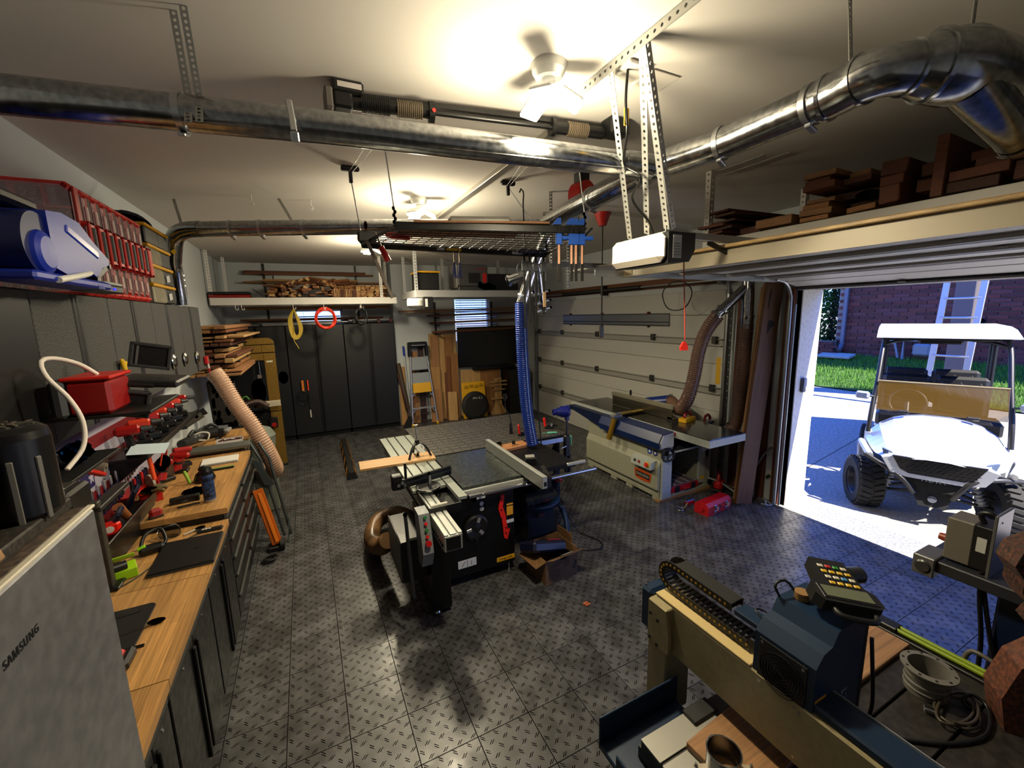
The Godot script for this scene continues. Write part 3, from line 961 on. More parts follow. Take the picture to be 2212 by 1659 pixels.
	for k in 4: gv.tube(curve([V(.02, .02, -.03 + k * 0.02), V(.07, .03, -.04 + k * 0.022), V(.10 - 0.008 * abs(k - 1.5), .012, -.045 + k * 0.024)], .015), .011, 8)
	gv.tube(curve([V(-.01, .02, .03), V(.03, .03, .07), V(.05, .015, .085)], .015), .011, 8)
	single("work_glove", "olive yellow work glove lying over the black tool tray", "glove", gv, speck(Color(.36, .28, .10), .8), "", V(-.47, 1.055, -.86), .6)
	# red bin with sanding discs
	var rb := thing("red_bin", "open red plastic bin holding sanding discs against the wall", "bin", V(-.52, R, -1.03), .35)
	var bb := mb()
	bb.bx(-.06, .06, 0, .006, -.06, .06).bx(-.062, -.056, 0, .115, -.06, .06).bx(.056, .062, 0, .115, -.06, .06).bx(-.06, .06, 0, .13, -.066, -.06).bx(-.06, .06, 0, .10, .06, .066)
	obj("shell", bb, red, rb)
	obj("rim", mb().bx(-.068, .068, .066, .074, .062, .07, .002), mq(.78, .12, .07, .4), rb)
	var dm := mq(.70, .64, .56, .8, 0, "abrasive"); dm.albedo_texture = noise_tex("printd", .08, 2, [[0.35, grey(.4)], [0.42, grey(1)]], 256, 256); dm.uv1_triplanar = true; dm.uv1_scale = Vector3.ONE * 6
	single("sanding_disc", "pale round sanding discs standing in the red bin", "sanding disc", mb().cyl(V(-.008, 0, 0), V(.008, 0, 0), .062, -1, 28), dm, "", V(-.51, R + 0.125, -1.03), .7)
	# ear defenders
	var ed := thing("ear_defenders", "black and orange ear defenders hanging above the red bin", "ear defenders", V(-.50, 1.13, -1.32))
	obj("cup", mb().ball(V(0, 0, .03), V(.04, .055, .03), 14, 10), blk, ed)
	obj("cup", mb().ball(V(0, 0, -.05), V(.04, .055, .03), 14, 10), blk, ed)
	obj("band", mb().tube(curve([V(0, .0, .06), V(.02, .09, .05), V(.03, .12, -.01), V(.02, .09, -.07), V(0, 0, -.085)], .015), .006, 8), mq(.75, .2, .1, .4), ed)
	# speed square
	var sq := thing("rafter_square", "bronze-coloured triangular rafter square on the wall by the bench", "square", V(-.54, R, -1.52))
	obj("blade", mb().prism([W(0, 0), W(.17, 0), W(.17, .025), W(.15, .025), W(.145, .12), W(.17, .17), W(.0, .02)], .005, Transform3D(Basis(V(.25, 0, -.97), V(0, 1, 0), V(.97, 0, .25)), V(0, .0, .08))), mq(.36, .28, .23, .4, .6), sq)
	# hand tools on the wall: wrenches, pliers, drivers
	for k in 8:
		var z := -.98 - k * 0.045
		var wr := mb().beam(V(0, 0, 0), V(0, -.15 + 0.008 * k, 0), .012, .005, V(1, 0, 0), .002)
		wr.cyl(V(-.004, 0, 0), V(.004, 0, 0), .013, -1, 12).cyl(V(-.004, -.15 + 0.008 * k, 0), V(.004, -.15 + 0.008 * k, 0), .015, -1, 6)
		single("combination_wrench", "chrome combination wrench hanging in the row over the red bin", "wrench", wr, st, "wrenches hung on the flag panel", V(-.625, 1.27, z))
	for k in 5:
		var z := -.42 - k * 0.09
		var p := thing("pliers", "pliers with dark blue grips hung on the flag panel", "pliers", V(-.60, 1.20, z), 0, "pliers hung on the flag panel")
		for s in [-1, 1]:
			obj("grip", mb().tube(curve([V(0, .02, 0), V(0, -.04, .014 * s), V(0, -.12, .018 * s)], .02), .008, 8), navy, p)
		obj("jaws", mb().beam(V(0, .01, 0), V(0, .075, 0), .022, .012, V(1, 0, 0), .004), st, p)
	for k in 7:
		var z := -.86 - k * 0.05
		var dmat: Material = [blk, red, navy][k % 3]
		var sd := thing("screwdriver", "short-handled driver standing in the rack under the wrenches", "screwdriver", V(-.56, 1.08, z), 0, "drivers in the rack under the wrenches")
		obj("handle", mb().cyl(V(0, 0, 0), V(0, .08, 0), .012, .010, 10), dmat, sd)
		obj("shaft", mb().cyl(V(0, -.06, 0), V(0, 0, 0), .003, -1, 8), st, sd)
	single("plastic_rack", "red plastic tool rack strip below the hanging wrenches", "rack", mb().bx(XL + 0.02, -.535, 1.055, 1.068, -1.25, -.80, .003), red)
	# vise-like black stand near the refrigerator
	var vs := thing("magnifier_arm", "black angled clamp arm rising behind the refrigerator corner", "clamp arm", V(-.43, .875, .02))
	obj("post", mb().bx(-.02, .02, .0, .47, -.02, .02, .004), speck(Color(.22, .20, .16), .6), vs)
	obj("shelf_arm", mb().bx(-.03, .03, .42, .445, -.36, .02, .004), mq(.10, .095, .085, .5), vs)
	for k in 3: obj("ring", mb().lathe([W(.018, -.01), W(.028, -.01), W(.028, .01), W(.018, .01)], T0(V(0, .405, -.08 - 0.1 * k)), 16), blk, vs)
	obj("foot", mb().bx(-.05, .05, .0, .015, -.05, .05, .004), blk, vs)
	# headlamp, lime box, tray phone, remote, spoon, tablet
	var hl := thing("headlamp", "black headlamp with strap and lime accent on the worktop", "headlamp", V(-.34, W, -.30), .3)
	obj("housing", mb().bx(-.06, .06, .0, .05, -.035, .03, .014), blk, hl)
	obj("lime_accent", mb().box(V(-.045, .05, .0), V(.04, .012, .03), Basis(V(0, 0, 1), .3), .003), mq(.5, .75, .08, .4), hl)
	obj("strap", mb().tube(curve([V(-.05, .03, -.03), V(-.02, .085, -.09), V(.05, .095, -.11), V(.07, .05, -.04), V(.06, .03, -.02)], .015), .010, 8), blk, hl)
	obj("cable_loop", mb().tube(curve([V(.06, .01, 0), V(.11, .012, -.02), V(.14, .006, .02), V(.11, .006, .05), V(.05, .01, .03)], .015), .005, 8), blk, hl)
	var lime := thing("lime_box", "open lime green plastic box with a black grip beside the refrigerator", "box", V(-.41, W, -.08), .35)
	var lm := mq(.55, .72, .06, .4)
	var lb := mb(); lb.bx(-.06, .06, 0, .055, -.055, .055, .004)
	obj("shell", lb, lm, lime)
	obj("flap", mb().box(V(.0, .075, -.07), V(.12, .004, .07), Basis(V(1, 0, 0), -.7), .001), mq(.65, .82, .10, .4), lime)
	obj("grip", mb().cyl(V(-.10, .08, .05), V(.02, .075, .03), .024, -1, 14), blk, lime)
	var ph := thing("instrument_remote", "slim black remote with white keys at the worktop edge", "remote", V(-.06, W, -.455), .02)
	obj("shell", mb().bx(-.09, .05, 0, .016, -.022, .022, .008), blk, ph)
	for k in 3: obj("key", mb().bx(-.066 + k * 0.018, -.052 + k * 0.018, .016, .0185, -.008, .008, .001), mq(.7, .7, .68, .5), ph)
	single("white_spatula", "small white round-headed plastic scoop beside the black remote", "scoop", mb().ball(V(.03, .012, 0), V(.03, .01, .022)).beam(V(-.06, .006, .01), V(.01, .012, 0), .012, .006), mq(.72, .70, .68, .4), "", V(-.17, W, -.49), .4)
	var zb := mb(); zb.ball(V(0, .03, 0), V(.06, .045, .05), 14, 9)
	for i in zb.v.size(): zb.v[i].y = max(.001, zb.v[i].y + 0.010 * sin(zb.v[i].x * 80 + zb.v[i].z * 60))
	single("zip_bag", "clear zip bag of parts behind the black headlamp", "bag", zb, glass(Color(.75, .75, .75, .4)), "", V(-.30, W, -.49))
	single("thin_black_cord", "thin black cord running across the oak worktop behind the laptop", "cord", mb().tube(curve([V(-.11, W + 0.004, -.44), V(-.18, W + 0.004, -.40), V(-.26, W + 0.004, -.22), V(-.33, W + 0.004, -.04), V(-.40, W + 0.004, .06)], .02), .0035, 8), blk)
	var tb := thing("cutting_tablet", "black rounded tablet with a slot handle under the refrigerator corner", "tablet", V(-.27, W, .47))
	var rp := []
	for k in 24:
		var an := TAU * k / 24.0
		rp.append(W(cos(an) * 0.03 + (.065 if cos(an) > 0 else -.105), sin(an) * 0.03 + (.16 if sin(an) > 0 else -.13)))
	obj("plate", mb().prism(rp, .008, Transform3D(Basis(V(1, 0, 0), V(0, 0, -1), V(0, 1, 0)), V(0, 0, 0))), mq(.10, .10, .10, .35), tb)
	obj("slot", mb().box(V(.0, .0085, -.13), V(.09, .001, .010), Basis(Vector3.UP, .1)), mq(.02, .02, .02, .3), tb)
	var sp := thing("glue_spatula", "short grey spatula with a bulb handle on the worktop", "spatula", V(-.165, W, .47), .0)
	obj("blade", mb().beam(V(-.08, .006, .03), V(.0, .006, .0), .010, .004), mq(.30, .25, .20, .5), sp)
	obj("grip", mb().ball(V(.03, .012, -.012), V(.035, .011, .016)), mq(.20, .19, .18, .6), sp)
	var rk := thing("red_utility_pouch", "red and black tool pouch half hidden by the refrigerator", "pouch", V(-.235, W, .70))
	obj("red_face", mb().bx(-.09, .05, 0, .045, -.06, .05, .01), red, rk)
	obj("black_end", mb().bx(.05, .085, 0, .046, -.06, .05, .012), blk, rk)
	single("black_rod", "slim black rod lying beside the red and black pouch", "rod", mb().cyl(V(-.10, .006, 0), V(.06, .006, .0), .006, -1, 8), blk, "", V(-.20, W, .605))
	single("black_flat_bracket", "flat black notched bracket at the near end of the worktop", "bracket", mb().prism([W(-.06, -.06), W(.05, -.05), W(.05, .0), W(.03, .01), W(.03, .06), W(-.06, .06)], .01, Transform3D(Basis(V(1, 0, 0), V(0, 0, -1), V(0, 1, 0)), Vector3.ZERO)), blk, "", V(-.13, W, 1.06))

func bench_far():
	var blk := mq(.035, .035, .037, .4)
	var gr := mq(.17, .18, .18, .45)
	var red := mq(.60, .06, .04, .4)
	var or_ := mq(.75, .20, .10, .4)
	var F := 0.981; var R := 0.951
	# white tray, notebook, boxes, tools on the far bench
	var t := thing("parts_tray", "white plastic parts tray at the far worktop's front corner", "tray", V(-.19, F, -2.24), .12)
	var b := mb(); b.bx(-.115, .115, 0, .008, -.07, .07).bx(-.115, -.108, 0, .055, -.07, .07).bx(.108, .115, 0, .055, -.07, .07).bx(-.115, .115, 0, .055, -.07, -.063).bx(-.115, .115, 0, .055, .063, .07)
	obj("shell", b, mq(.80, .77, .76, .45), t)
	var pc := mb()
	for k in 18: pc.box(V(rng.randf_range(-.09, .09), .048, rng.randf_range(-.04, .03)), V(.035, .012, .012), Basis(Vector3.UP, rng.randf() * 3), .002)
	obj("fittings", pc, mq(.28, .13, .10, .5), t)
	var sw := mb()
	for k in 14:
		var a0 := -.15 + k * 0.022
		sw.beam(V(a0, 0, 0), V(a0 + 0.022, 0, 0), .0, .0) if false else sw
	sw.tube(curve([V(-.02, .10, .0), V(-.08, .02, .02), V(.05, .0, .03), V(.10, .09, .0), V(.04, .115, -.01), V(-.02, .10, .0)], .012), .008, 8).tube([V(-.04, .05, .01), V(.08, .03, .012)], .007, 8)
	single("plastic_handle_ring", "white open D-shaped plastic frame among grey power tools", "frame", sw, mq(.85, .83, .78, .4), "", V(-.47, F + 0.02, -2.34))
	var hm := thing("wood_handled_tool", "tool with a long pale wooden handle on the far worktop", "hand tool", V(-.42, F + 0.02, -2.25))
	var hp := mb().beam(V(-.17, .0, .06), V(.10, .045, -.05), .025, .02, V(0, 1, 0), .006)
	obj("handle", hp, mq(.58, .42, .22, .5), hm)
	obj("ferrule", mb().cyl(V(.10, .045, -.05), V(.13, .05, -.062), .012, -1, 10), blk, hm)
	# power tool with body and battery
	for k in 2:
		var p: Vector3 = [V(-.44, F, -2.55), V(-.52, F, -2.30)][k]
		var pt := thing("power_tool", ["grey cordless power tool lying behind the white frame", "dark grey router body standing left of the white frame"][k], "power tool", p, [0.3, 1.2][k])
		obj("body", mb().cyl(V(-.13, .075, 0), V(.10, .075, .0), .045, .052, 16), gr, pt)
		obj("grip", mb().tube(curve([V(-.02, .12, 0), V(.06, .16, 0), V(.11, .11, 0)], .02), .016, 10), gr, pt)
		obj("battery", mb().bx(.09, .16, .02, .09, -.04, .04, .01), blk, pt)
		obj("rest", mb().bx(-.10, .07, .0, .032, -.03, .03, .005), blk, pt)
	for k in 3:
		var p: Vector3 = [V(-.40, F, -2.72), V(-.38, F + 0.036, -2.73), V(-.41, F + 0.062, -2.72)][k]
		single("flat_carton", ["brown carton at the bottom of the printed stack by the hose", "white printed carton in the stack by the hose", "grey printed carton topping the stack by the hose"][k], "box", mb().bx(-.13, .13, 0, [0.035, .025, .03][k], -.08, .08, .002), [speck(Color(.52, .38, .22), .7), speck(Color(.68, .68, .68), .6, 0, .35, 8), speck(Color(.42, .43, .44), .6, 0, .4, 9)][k], "cartons stacked by the hose", p, -.1)
	text("SOLDERING", .018, mq(.12, .12, .12, .5), get_node("flat_carton_001"), fr(V(-.075, .006, .0806), V(1, 0, 0), V(0, 1, 0)))
	# red power tools along the wall on a black rack shelf
	var rk := thing("tool_rack", "black steel tool rack shelf on the wall behind the far bench", "rack")
	obj("shelf", mb().bx(XL + 0.002, -.42, 1.325, 1.345, -2.3, -.75, .003), blk, rk)
	obj("lip", mb().bx(-.425, -.415, 1.325, 1.365, -2.3, -.75, .002), mq(.10, .10, .10, .35), rk)
	for k in 4: obj("bracket", mb().prism([W(XL + 0.02, 1.15), W(-.43, 1.32), W(XL + 0.02, 1.32)], .006, T0(V(0, 0, -2.2 + k * 0.46))), blk, rk)
	for k in 7:
		var p := V(-.52, 1.347, -.86 - k * 0.21)
		var d := thing("cordless_driver", "red and black cordless tool on the wall rack shelf", "power tool", p, .25 + 0.15 * (k % 3), "cordless tools on the wall rack shelf")
		obj("battery", mb().bx(-.04, .05, .0, .05, -.035, .035, .008), blk, d)
		obj("grip", mb().beam(V(.0, .045, 0), V(-.015, .14, 0), .035, .045, V(1, 0, 0), .012), blk, d)
		obj("body", mb().beam(V(-.08, .165, 0), V(.06, .165, 0), .055, .065, V(0, 1, 0), .018), red if k % 2 == 0 else or_, d)
		obj("chuck", mb().cyl(V(.06, .165, 0), V(.115, .165, 0), .022, .014, 14), gr, d)
	for k in 3:
		var p: Vector3 = [V(-.44, R, -1.62), V(-.46, R, -1.80), V(-.50, R + 0.02, -1.42)][k]
		var d := thing("red_sander", ["red power sander nearest the notebook on the raised worktop", "red power sander at the back of the raised worktop", "red jigsaw body leaning on the wall by the square"][k], "power tool", V(p.x - 0.04, R, p.z), .4 * k)
		obj("pad", mb().bx(-.07, .07, 0, .03, -.045, .045, .006), blk, d)
		obj("body", mb().cyl(V(-.03, .03, 0), V(.0, .13, 0), .05, .042, 16), red, d)
		obj("handle", mb().beam(V(-.05, .15, 0), V(.09, .14, 0), .05, .05, V(0, 1, 0), .015), red, d)
		obj("vent_band", mb().cyl(V(-.012, .09, 0), V(-.006, .108, 0), .051, -1, 16), blk, d)
	# grey vacuum nozzle, clear tube, cups near the cabinet end
	var vz := thing("handheld_vacuum", "grey handheld vacuum with red marks by the hose end", "vacuum", V(-.50, 1.20, -2.36), .4)
	obj("canister", mb().cyl(V(-.07, .03, 0), V(.08, .11, .02), .055, .05, 18), mq(.30, .29, .26, .45), vz)
	obj("intake", mb().cyl(V(.08, .11, .02), V(.12, .13, .025), .034, .038, 16), mq(.05, .05, .05, .5), vz)
	obj("red_mark", mb().ball(V(.03, .09, .06), V(.02, .02, .012)), or_, vz)
	obj("shelf_hook", mb().bx(-.16, -.05, -.02, .0, -.05, .05, .003), blk, vz)
	var nb := thing("notebook", "white spiral notebook lying on the raised worktop", "notebook", V(-.20, R, -1.78), .08)
	obj("pages", mb().bx(-.15, .13, 0, .016, -.10, .10, .002), mq(.80, .79, .77, .8), nb)
	var sp := mb()
	for k in 22: sp.tube([V(-.14 + k * 0.0125, .0, .10), V(-.14 + k * 0.0125, .012, .108), V(-.14 + k * 0.0125, .020, .098)], .0016, 5)
	obj("spiral", sp, mq(.12, .11, .10, .4, .5), nb)
	var cc := thing("chisel_roll", "long grey and lime marking knife lying by the notebook", "knife", V(-.17, R, -1.52), .08)
	obj("body", mb().bx(-.12, .10, 0, .016, -.018, .018, .006), blk, cc)
	obj("lime_edge", mb().bx(-.10, .10, .016, .019, -.016, .010, .001), mq(.45, .55, .22, .5), cc)
	var hm2 := mb().lathe([W(.0, .0), W(.07, .0), W(.075, .02), W(.06, .06), W(.03, .085), W(.0, .09)], Transform3D.IDENTITY, 20)
	single("domed_cover", "round black domed cover behind the camouflage bottle", "cover", hm2, mq(.03, .03, .03, .25), "", V(-.24, R, -1.28))
	single("lime_strap", "short lime green strap on the worktop behind the bottle", "strap", mb().tube(curve([V(0, .01, 0), V(-.02, .06, -.02), V(-.04, .09, -.06), V(-.03, .03, -.09)], .015), .012, 8), mq(.45, .6, .12, .6), "", V(-.33, R, -1.24))
	var gm := thing("caulk_tube", "orange marker tube hanging from the wall shelf", "tube", V(-.42, 1.33, -.78))
	obj("tube", mb().cyl(V(0, .0, 0), V(.015, -.15, .02), .013, -1, 12), mq(.85, .28, .04, .4), gm)
	obj("cap", mb().cyl(V(0, .0, 0), V(0, -.02, 0), .009, -1, 10), mq(.85, .28, .04, .4), gm)
	var pp := mb().box(Vector3.ZERO, V(.20, .002, .14), Basis(V(1, 0, 0), .25) * Basis(V(0, 0, 1), -.1))
	single("paper_sheet", "pale blue-white sheet of paper hanging over the rack shelf edge", "paper", pp, mq(.72, .78, .82, .7), "", V(-.42, 1.385, -.80))
	var nt := mb().ball(Vector3.ZERO, V(.06, .05, .08), 16, 10)
	for i in nt.v.size(): nt.v[i] += nt.n[i] * 0.010 * sin(nt.v[i].x * 120 + nt.v[i].y * 90) * sin(nt.v[i].z * 70)
	single("blue_glove_bundle", "crumpled bright blue nitrile gloves under the cabinets", "gloves", nt, mq(.08, .42, .80, .45), "", V(-.47, 1.60, -.02))
	single("bracket_ledge", "short black ledge under the blue gloves", "ledge", mb().bx(XL + 0.005, -.38, 1.53, 1.545, -.25, .30, .002), mq(.06, .06, .06, .5))
	var hk := thing("red_hook", "red angled plastic hook below the blue gloves", "hook", V(-.40, 1.49, .03))
	obj("arm", mb().beam(V(0, .035, .06), V(0, -.03, -.08), .03, .02, V(0, 1, 0), .004), mq(.68, .10, .05, .4), hk)
	obj("roller", mb().lathe([W(.008, -.02), W(.026, -.02), W(.026, .02), W(.008, .02)], Transform3D(Basis(V(0, 0, 1), 1.3), V(.0, .01, -.07)), 18), mq(.40, .37, .33, .4), hk)
	# gauge and red marker on the last cabinet's end
	var g := thing("digital_gauge", "small red digital gauge stuck on the end of the last wall cabinet", "gauge", V(-.326, 1.80, -2.38))
	obj("case", mb().bx(0, .03, 0, .075, -.04, .04, .006), mq(.68, .06, .07, .4), g)
	obj("screen", mb().bx(.03, .031, .022, .055, -.022, .022), mq(.45, .45, .45, .3), g)
	var mk := thing("marker_pen", "red marker with white barrel clipped beside the red gauge", "marker", V(-.31, 1.70, -2.43))
	obj("barrel", mb().cyl(V(0, .05, 0), V(-.005, .16, 0), .010, -1, 10), mq(.75, .72, .7, .4), mk)
	obj("cap", mb().cyl(V(.01, -.06, 0), V(0, .05, 0), .008, .010, 10), mq(.6, .04, .04, .4), mk)

func dust_hose():
	var tan_ := mq(.70, .56, .46, .28)
	var pts := [V(-.28, 1.70, -2.47), V(-.22, 1.60, -2.44), V(-.12, 1.36, -2.40), V(.00, 1.14, -2.36), V(.09, .92, -2.33), V(.145, .72, -2.36), V(.16, .58, -2.44), V(.11, .52, -2.56), V(.0, .52, -2.70)]
	single("tan_dust_hose", "tan corrugated dust hose drooping from the wall cabinet end", "hose", hose(pts, .078, .026, .012, 24), tan_)
# ------------------------------------------------------------------ back of the garage
func lumber(k: int) -> StandardMaterial3D:
	var cs := [Color(.60, .42, .24), Color(.50, .30, .16), Color(.70, .54, .34), Color(.42, .24, .13), Color(.64, .46, .30), Color(.36, .20, .11), Color(.76, .62, .42)]
	return wood(cs[k % cs.size()], .7)

func back_side():
	var blk := mq(.022, .022, .025, .45)
	var blk2 := mq(.05, .05, .052, .35)
	var white := mq(.80, .79, .77, .45)
	# tall black cabinets
	var xs := [-.64, .29, 1.25, 2.18]
	for k in 3:
		var c := thing("tall_cabinet", ["tall black steel cabinet behind the gold bandsaw", "tall black steel cabinet in the middle of the back row", "tall black steel cabinet nearest the stepladder"][k], "cabinet", V(0, 0, 0), 0, "tall black cabinets at the back wall")
		var a: float = xs[k] + 0.003; var b: float = xs[k + 1] - 0.003; var m := (a + b) / 2
		obj("body", mb().bx(a, b, .10, 2.11, -6.35, -5.775, .005), blk, c)
		obj("plinth", mb().bx(a + 0.02, b - 0.02, .003, .10, -6.33, -5.83), mq(.012, .012, .012, .8), c)
		for s in 2:
			var d := obj("door", mb().bx(a + 0.004 if s == 0 else m + 0.004, m - 0.004 if s == 0 else b - 0.004, .105, 2.105, -5.774, -5.752, .004), blk, c)
			obj("handle", mb().bx(m - 0.035 if s == 0 else m + 0.015, m - 0.015 if s == 0 else m + 0.035, .105, 2.105, -5.752, -5.735, .004), blk2, d)
	bandsaw()
	# lumber laid along the left wall on brackets
	var y := 1.60
	var r := rng
	for lay in 11:
		if lay % 3 == 0:
			for zz in [-3.25, -4.1, -5.0]:
				single("wall_bracket", "dark steel lumber bracket on the left wall under the stacked boards", "bracket", mb().bx(XL + 0.001, -.13, y - 0.022, y - 0.002, zz - 0.02, zz + 0.02, .003), blk2, "brackets under the stacked boards")
		var x := -.645
		var t := r.randf_range(.026, .055)
		while x < -.22:
			var w := r.randf_range(.08, .20)
			var tt := t * r.randf_range(.6, 1.0)
			var z0 := r.randf_range(-2.92, -3.12) - (lay % 3) * 0.05
			var xr := r.randf_range(.0, .05)
			if x + w > -.06: w = -.06 - x
			plank("rough_board", "rough-sawn board in the stack along the left wall, end facing out", "board", V(x + w / 2 + 0.0, y + tt / 2, z0), V(x + w / 2 + xr, y + tt / 2, -5.4 + r.randf() * 0.6), w - 0.006, tt - 0.002, lumber(r.randi()), "boards stacked along the left wall")
			x += w + 0.006
		y += t + (.03 if lay % 3 == 2 else 0.004)
	var bark := mb().box(V(-.36, 1.22, -3.3), V(.28, .62, .10), Basis(V(0, 0, 1), .03), .03)
	for k in 40: bark.ball(V(-.48 + rng.randf() * 0.24, .93 + rng.randf() * 0.58, -3.25), V(.02, .035, .02), 6, 4)
	bark.bx(-.48, -.24, .945, 1.0, -3.35, -3.25)
	single("bark_slab", "rough grey-brown bark slab standing below the stacked boards", "slab", bark, speck(Color(.19, .16, .12), .9, 0, .5, 6))
	single("bench_behind_hose", "low black cabinet behind the tan hose carrying the bark slab", "cabinet", mb().bx(XL + 0.01, -.20, .002, .94, -3.55, -3.02, .006), blk2)
	storage_rack_left()
	wall_boards()
	storage_rack_right()
	back_bay()
	folded_stand()
	floor_bits_back()

func rack(called: String, label: String, x0: float, x1: float, y: float, zf: float, zb: float, m: Material, posts: Array) -> Node3D:
	var o := thing(called, label, "rack")
	obj("front_beam", mb().bx(x0, x1, y - 0.11, y, zf - 0.012, zf + 0.012, .003), m, o)
	obj("rear_beam", mb().bx(x0, x1, y - 0.11, y, zb - 0.012, zb + 0.012, .003), m, o)
	for e in [x0, x1]: obj("side_beam", mb().bx(e - 0.012, e + 0.012, y - 0.11, y, zb, zf, .003), m, o)
	var w := mb()
	var n1 := int((x1 - x0) / 0.075)
	for k in n1: w.cyl(V(x0 + (k + 0.5) * (x1 - x0) / n1, y - 0.008, zb), V(x0 + (k + 0.5) * (x1 - x0) / n1, y - 0.008, zf + 0.01), .0025, -1, 5, false)
	for k in 6: w.cyl(V(x0, y - 0.013, lerp(zb, zf, (k + 0.5) / 6.0)), V(x1, y - 0.013, lerp(zb, zf, (k + 0.5) / 6.0)), .0025, -1, 5, false)
	var d := obj("wire_deck", w, m, o); d.set_meta("kind", "stuff")
	for p in posts:
		var b := mb().perf(V(p.x, y - 0.11, p.y), V(p.x, H - 0.002, p.y), V(1, 0, 0), .045, .009, .045)
		b.perf(V(p.x - 0.0225, y - 0.11, p.y - 0.0225), V(p.x - 0.0225, H - 0.002, p.y - 0.0225), V(0, 0, 1), .045, .009, .045)
		obj("post", b, m, o)
	return o

func storage_rack_left():
	var white := mq(.80, .79, .77, .45)
	rack("overhead_rack", "white overhead rack of lumber offcuts hung above the black cabinets", -.62, 2.10, 2.56, -4.95, -5.75, white, [W(-.60, -4.96), W(-.50, -5.74), W(1.86, -4.96), W(2.08, -5.74)])
	var cs := thing("long_tool_case", "long black and red plastic case at the end of the white rack", "case", V(-.38, 2.561, -5.05))
	obj("lid", mb().bx(-.26, .28, .045, .09, -.12, .10, .012), mq(.03, .03, .03, .4), cs)
	obj("base", mb().bx(-.26, .28, .0, .045, -.12, .10, .010), mq(.50, .05, .04, .4), cs)
	single("black_tray", "black folded plastic tray leaning against the offcuts", "tray", mb().box(V(0, .08, 0), V(.16, .012, .22), Basis(V(0, 0, 1), -.7), .003), mq(.03, .03, .03, .5), "", V(.0, 2.562, -5.02))
	# offcuts: ends face out, tumbled at the left, stacked flat at the right
	var r := rng
	for k in 86:
		var f := k / 86.0
		var x := lerpf(.12, 1.42, fposmod(f * 7.0 + r.randf() * 0.2, 1.0))
		var hmax := 0.06 + 0.24 * sin(clampf((x - 0.05) / 1.5, 0, 1) * PI)
		var yy := 2.585 + (k / 86.0) * hmax
		var roll := r.randf_range(-.9, .9) if f > 0.35 else r.randf_range(-.2, .2)
		var yaw := r.randf_range(-.35, .35) if f < 0.6 else r.randf_range(-1.1, 1.1)
		var L := r.randf_range(.18, .42)
		var a := V(x, yy, -4.97 - r.randf() * 0.12)
		var d := V(sin(yaw), r.randf_range(-.06, .25) if f > 0.5 else 0.0, -cos(yaw)).normalized()
		var o := plank("lumber_offcut", "short lumber offcut in the tumbled pile on the white rack", "offcut", a, a + d * L, r.randf_range(.035, .10), r.randf_range(.018, .045), lumber(r.randi()), "offcuts piled on the white rack")
		o.rotate_object_local(V(1, 0, 0), roll)
	for k in 16:
		var x := 1.08 + k * 0.026
		var o := plank("upright_offcut", "thin offcut standing on edge between the pile and the flat strips", "offcut", V(x, 2.63, -4.97), V(x, 2.63, -5.4), .017, .13, lumber(k * 5 + 1), "offcuts standing on edge on the white rack")
	for lay in 7:
		var x := 1.52
		while x < 1.95:
			var w := r.randf_range(.04, .11)
			var L := r.randf_range(.4, .6)
			plank("stacked_strip", "pale strip in the flat stack at the rack's ladder end", "strip", V(x - 0.03 - L * 0.02, 2.568 + lay * 0.030, -4.965 - r.randf() * 0.05), V(x + L * 0.25, 2.568 + lay * 0.030, -4.97 - L), w, .026, lumber([0, 2, 4, 6][r.randi() % 4]), "strips stacked flat on the white rack")
			x += w + 0.012
	# hooks under the rack with rope, cord and cable
	for x in [-.31, -.23, .47, .92, 1.50]:
		single("rack_hook", "small white hook under the front of the white overhead rack", "hook", mb().tube(curve([V(x, 2.45, -4.935), V(x, 2.40, -4.93), V(x + 0.015, 2.375, -4.93), V(x + 0.035, 2.385, -4.93), V(x + 0.035, 2.41, -4.93)], .01), .005, 6), white, "hooks under the white rack")
	coil("orange_cord_coil", "bright orange extension cord coiled on a hook under the rack", V(.93, 2.22, -4.925), .165, 7, mq(.80, .18, .08, .45), .011)
	var rp := mb()
	for k in 9:
		var w := 0.035 + 0.007 * k
		rp.tube(curve([V(.47, 2.38, -4.91 + 0.004 * k), V(.47 - w, 2.20, -4.91), V(.46 - w * 0.8 + 0.02, 1.99 - 0.006 * k, -4.90 + 0.003 * k), V(.50, 1.965 - 0.007 * k, -4.90), V(.49 + w * 0.9, 2.06, -4.91), V(.48 + w * 0.5, 2.25, -4.91), V(.47, 2.38, -4.91)], .03), .008, 6)
	rp.tube(curve([V(.45, 2.1, -4.89), V(.43, 1.9, -4.88), V(.47, 1.80, -4.87), V(.49, 1.75, -4.87)], .03), .008, 6)
	single("yellow_rope", "yellow rope bundle hanging from a hook under the white rack", "rope", rp, mq(.60, .50, .08, .6))
	coil("black_cable_coil", "black cable coil hanging under the rack's ladder end", V(1.49, 2.26, -4.915), .10, 6, mq(.03, .03, .03, .5), .010, 1.55)

func coil(called: String, label: String, c: Vector3, rad: float, turns: int, m: Material, th: float, tall := 1.08):
	var pts := []
	for k in turns * 24 + 1:
		var an := TAU * k / 24.0
		var rr := rad * (.80 + 0.16 * sin(k * 0.37) * 0.4 + 0.16 * float(k) / (turns * 24))
		pts.append(c + V(sin(an) * rr, -cos(an) * rr * tall - (tall - 1.0) * 0.02, .022 * sin(k * 0.61)))
	var o := single(called, label, "cord", mb().tube(pts, th, 7), m)
	obj("tie", mb().box(c + V(.0, rad * tall * 0.9, 0), V(.03, .05, .06), BI, .008), mq(.7, .65, .62, .5), o)

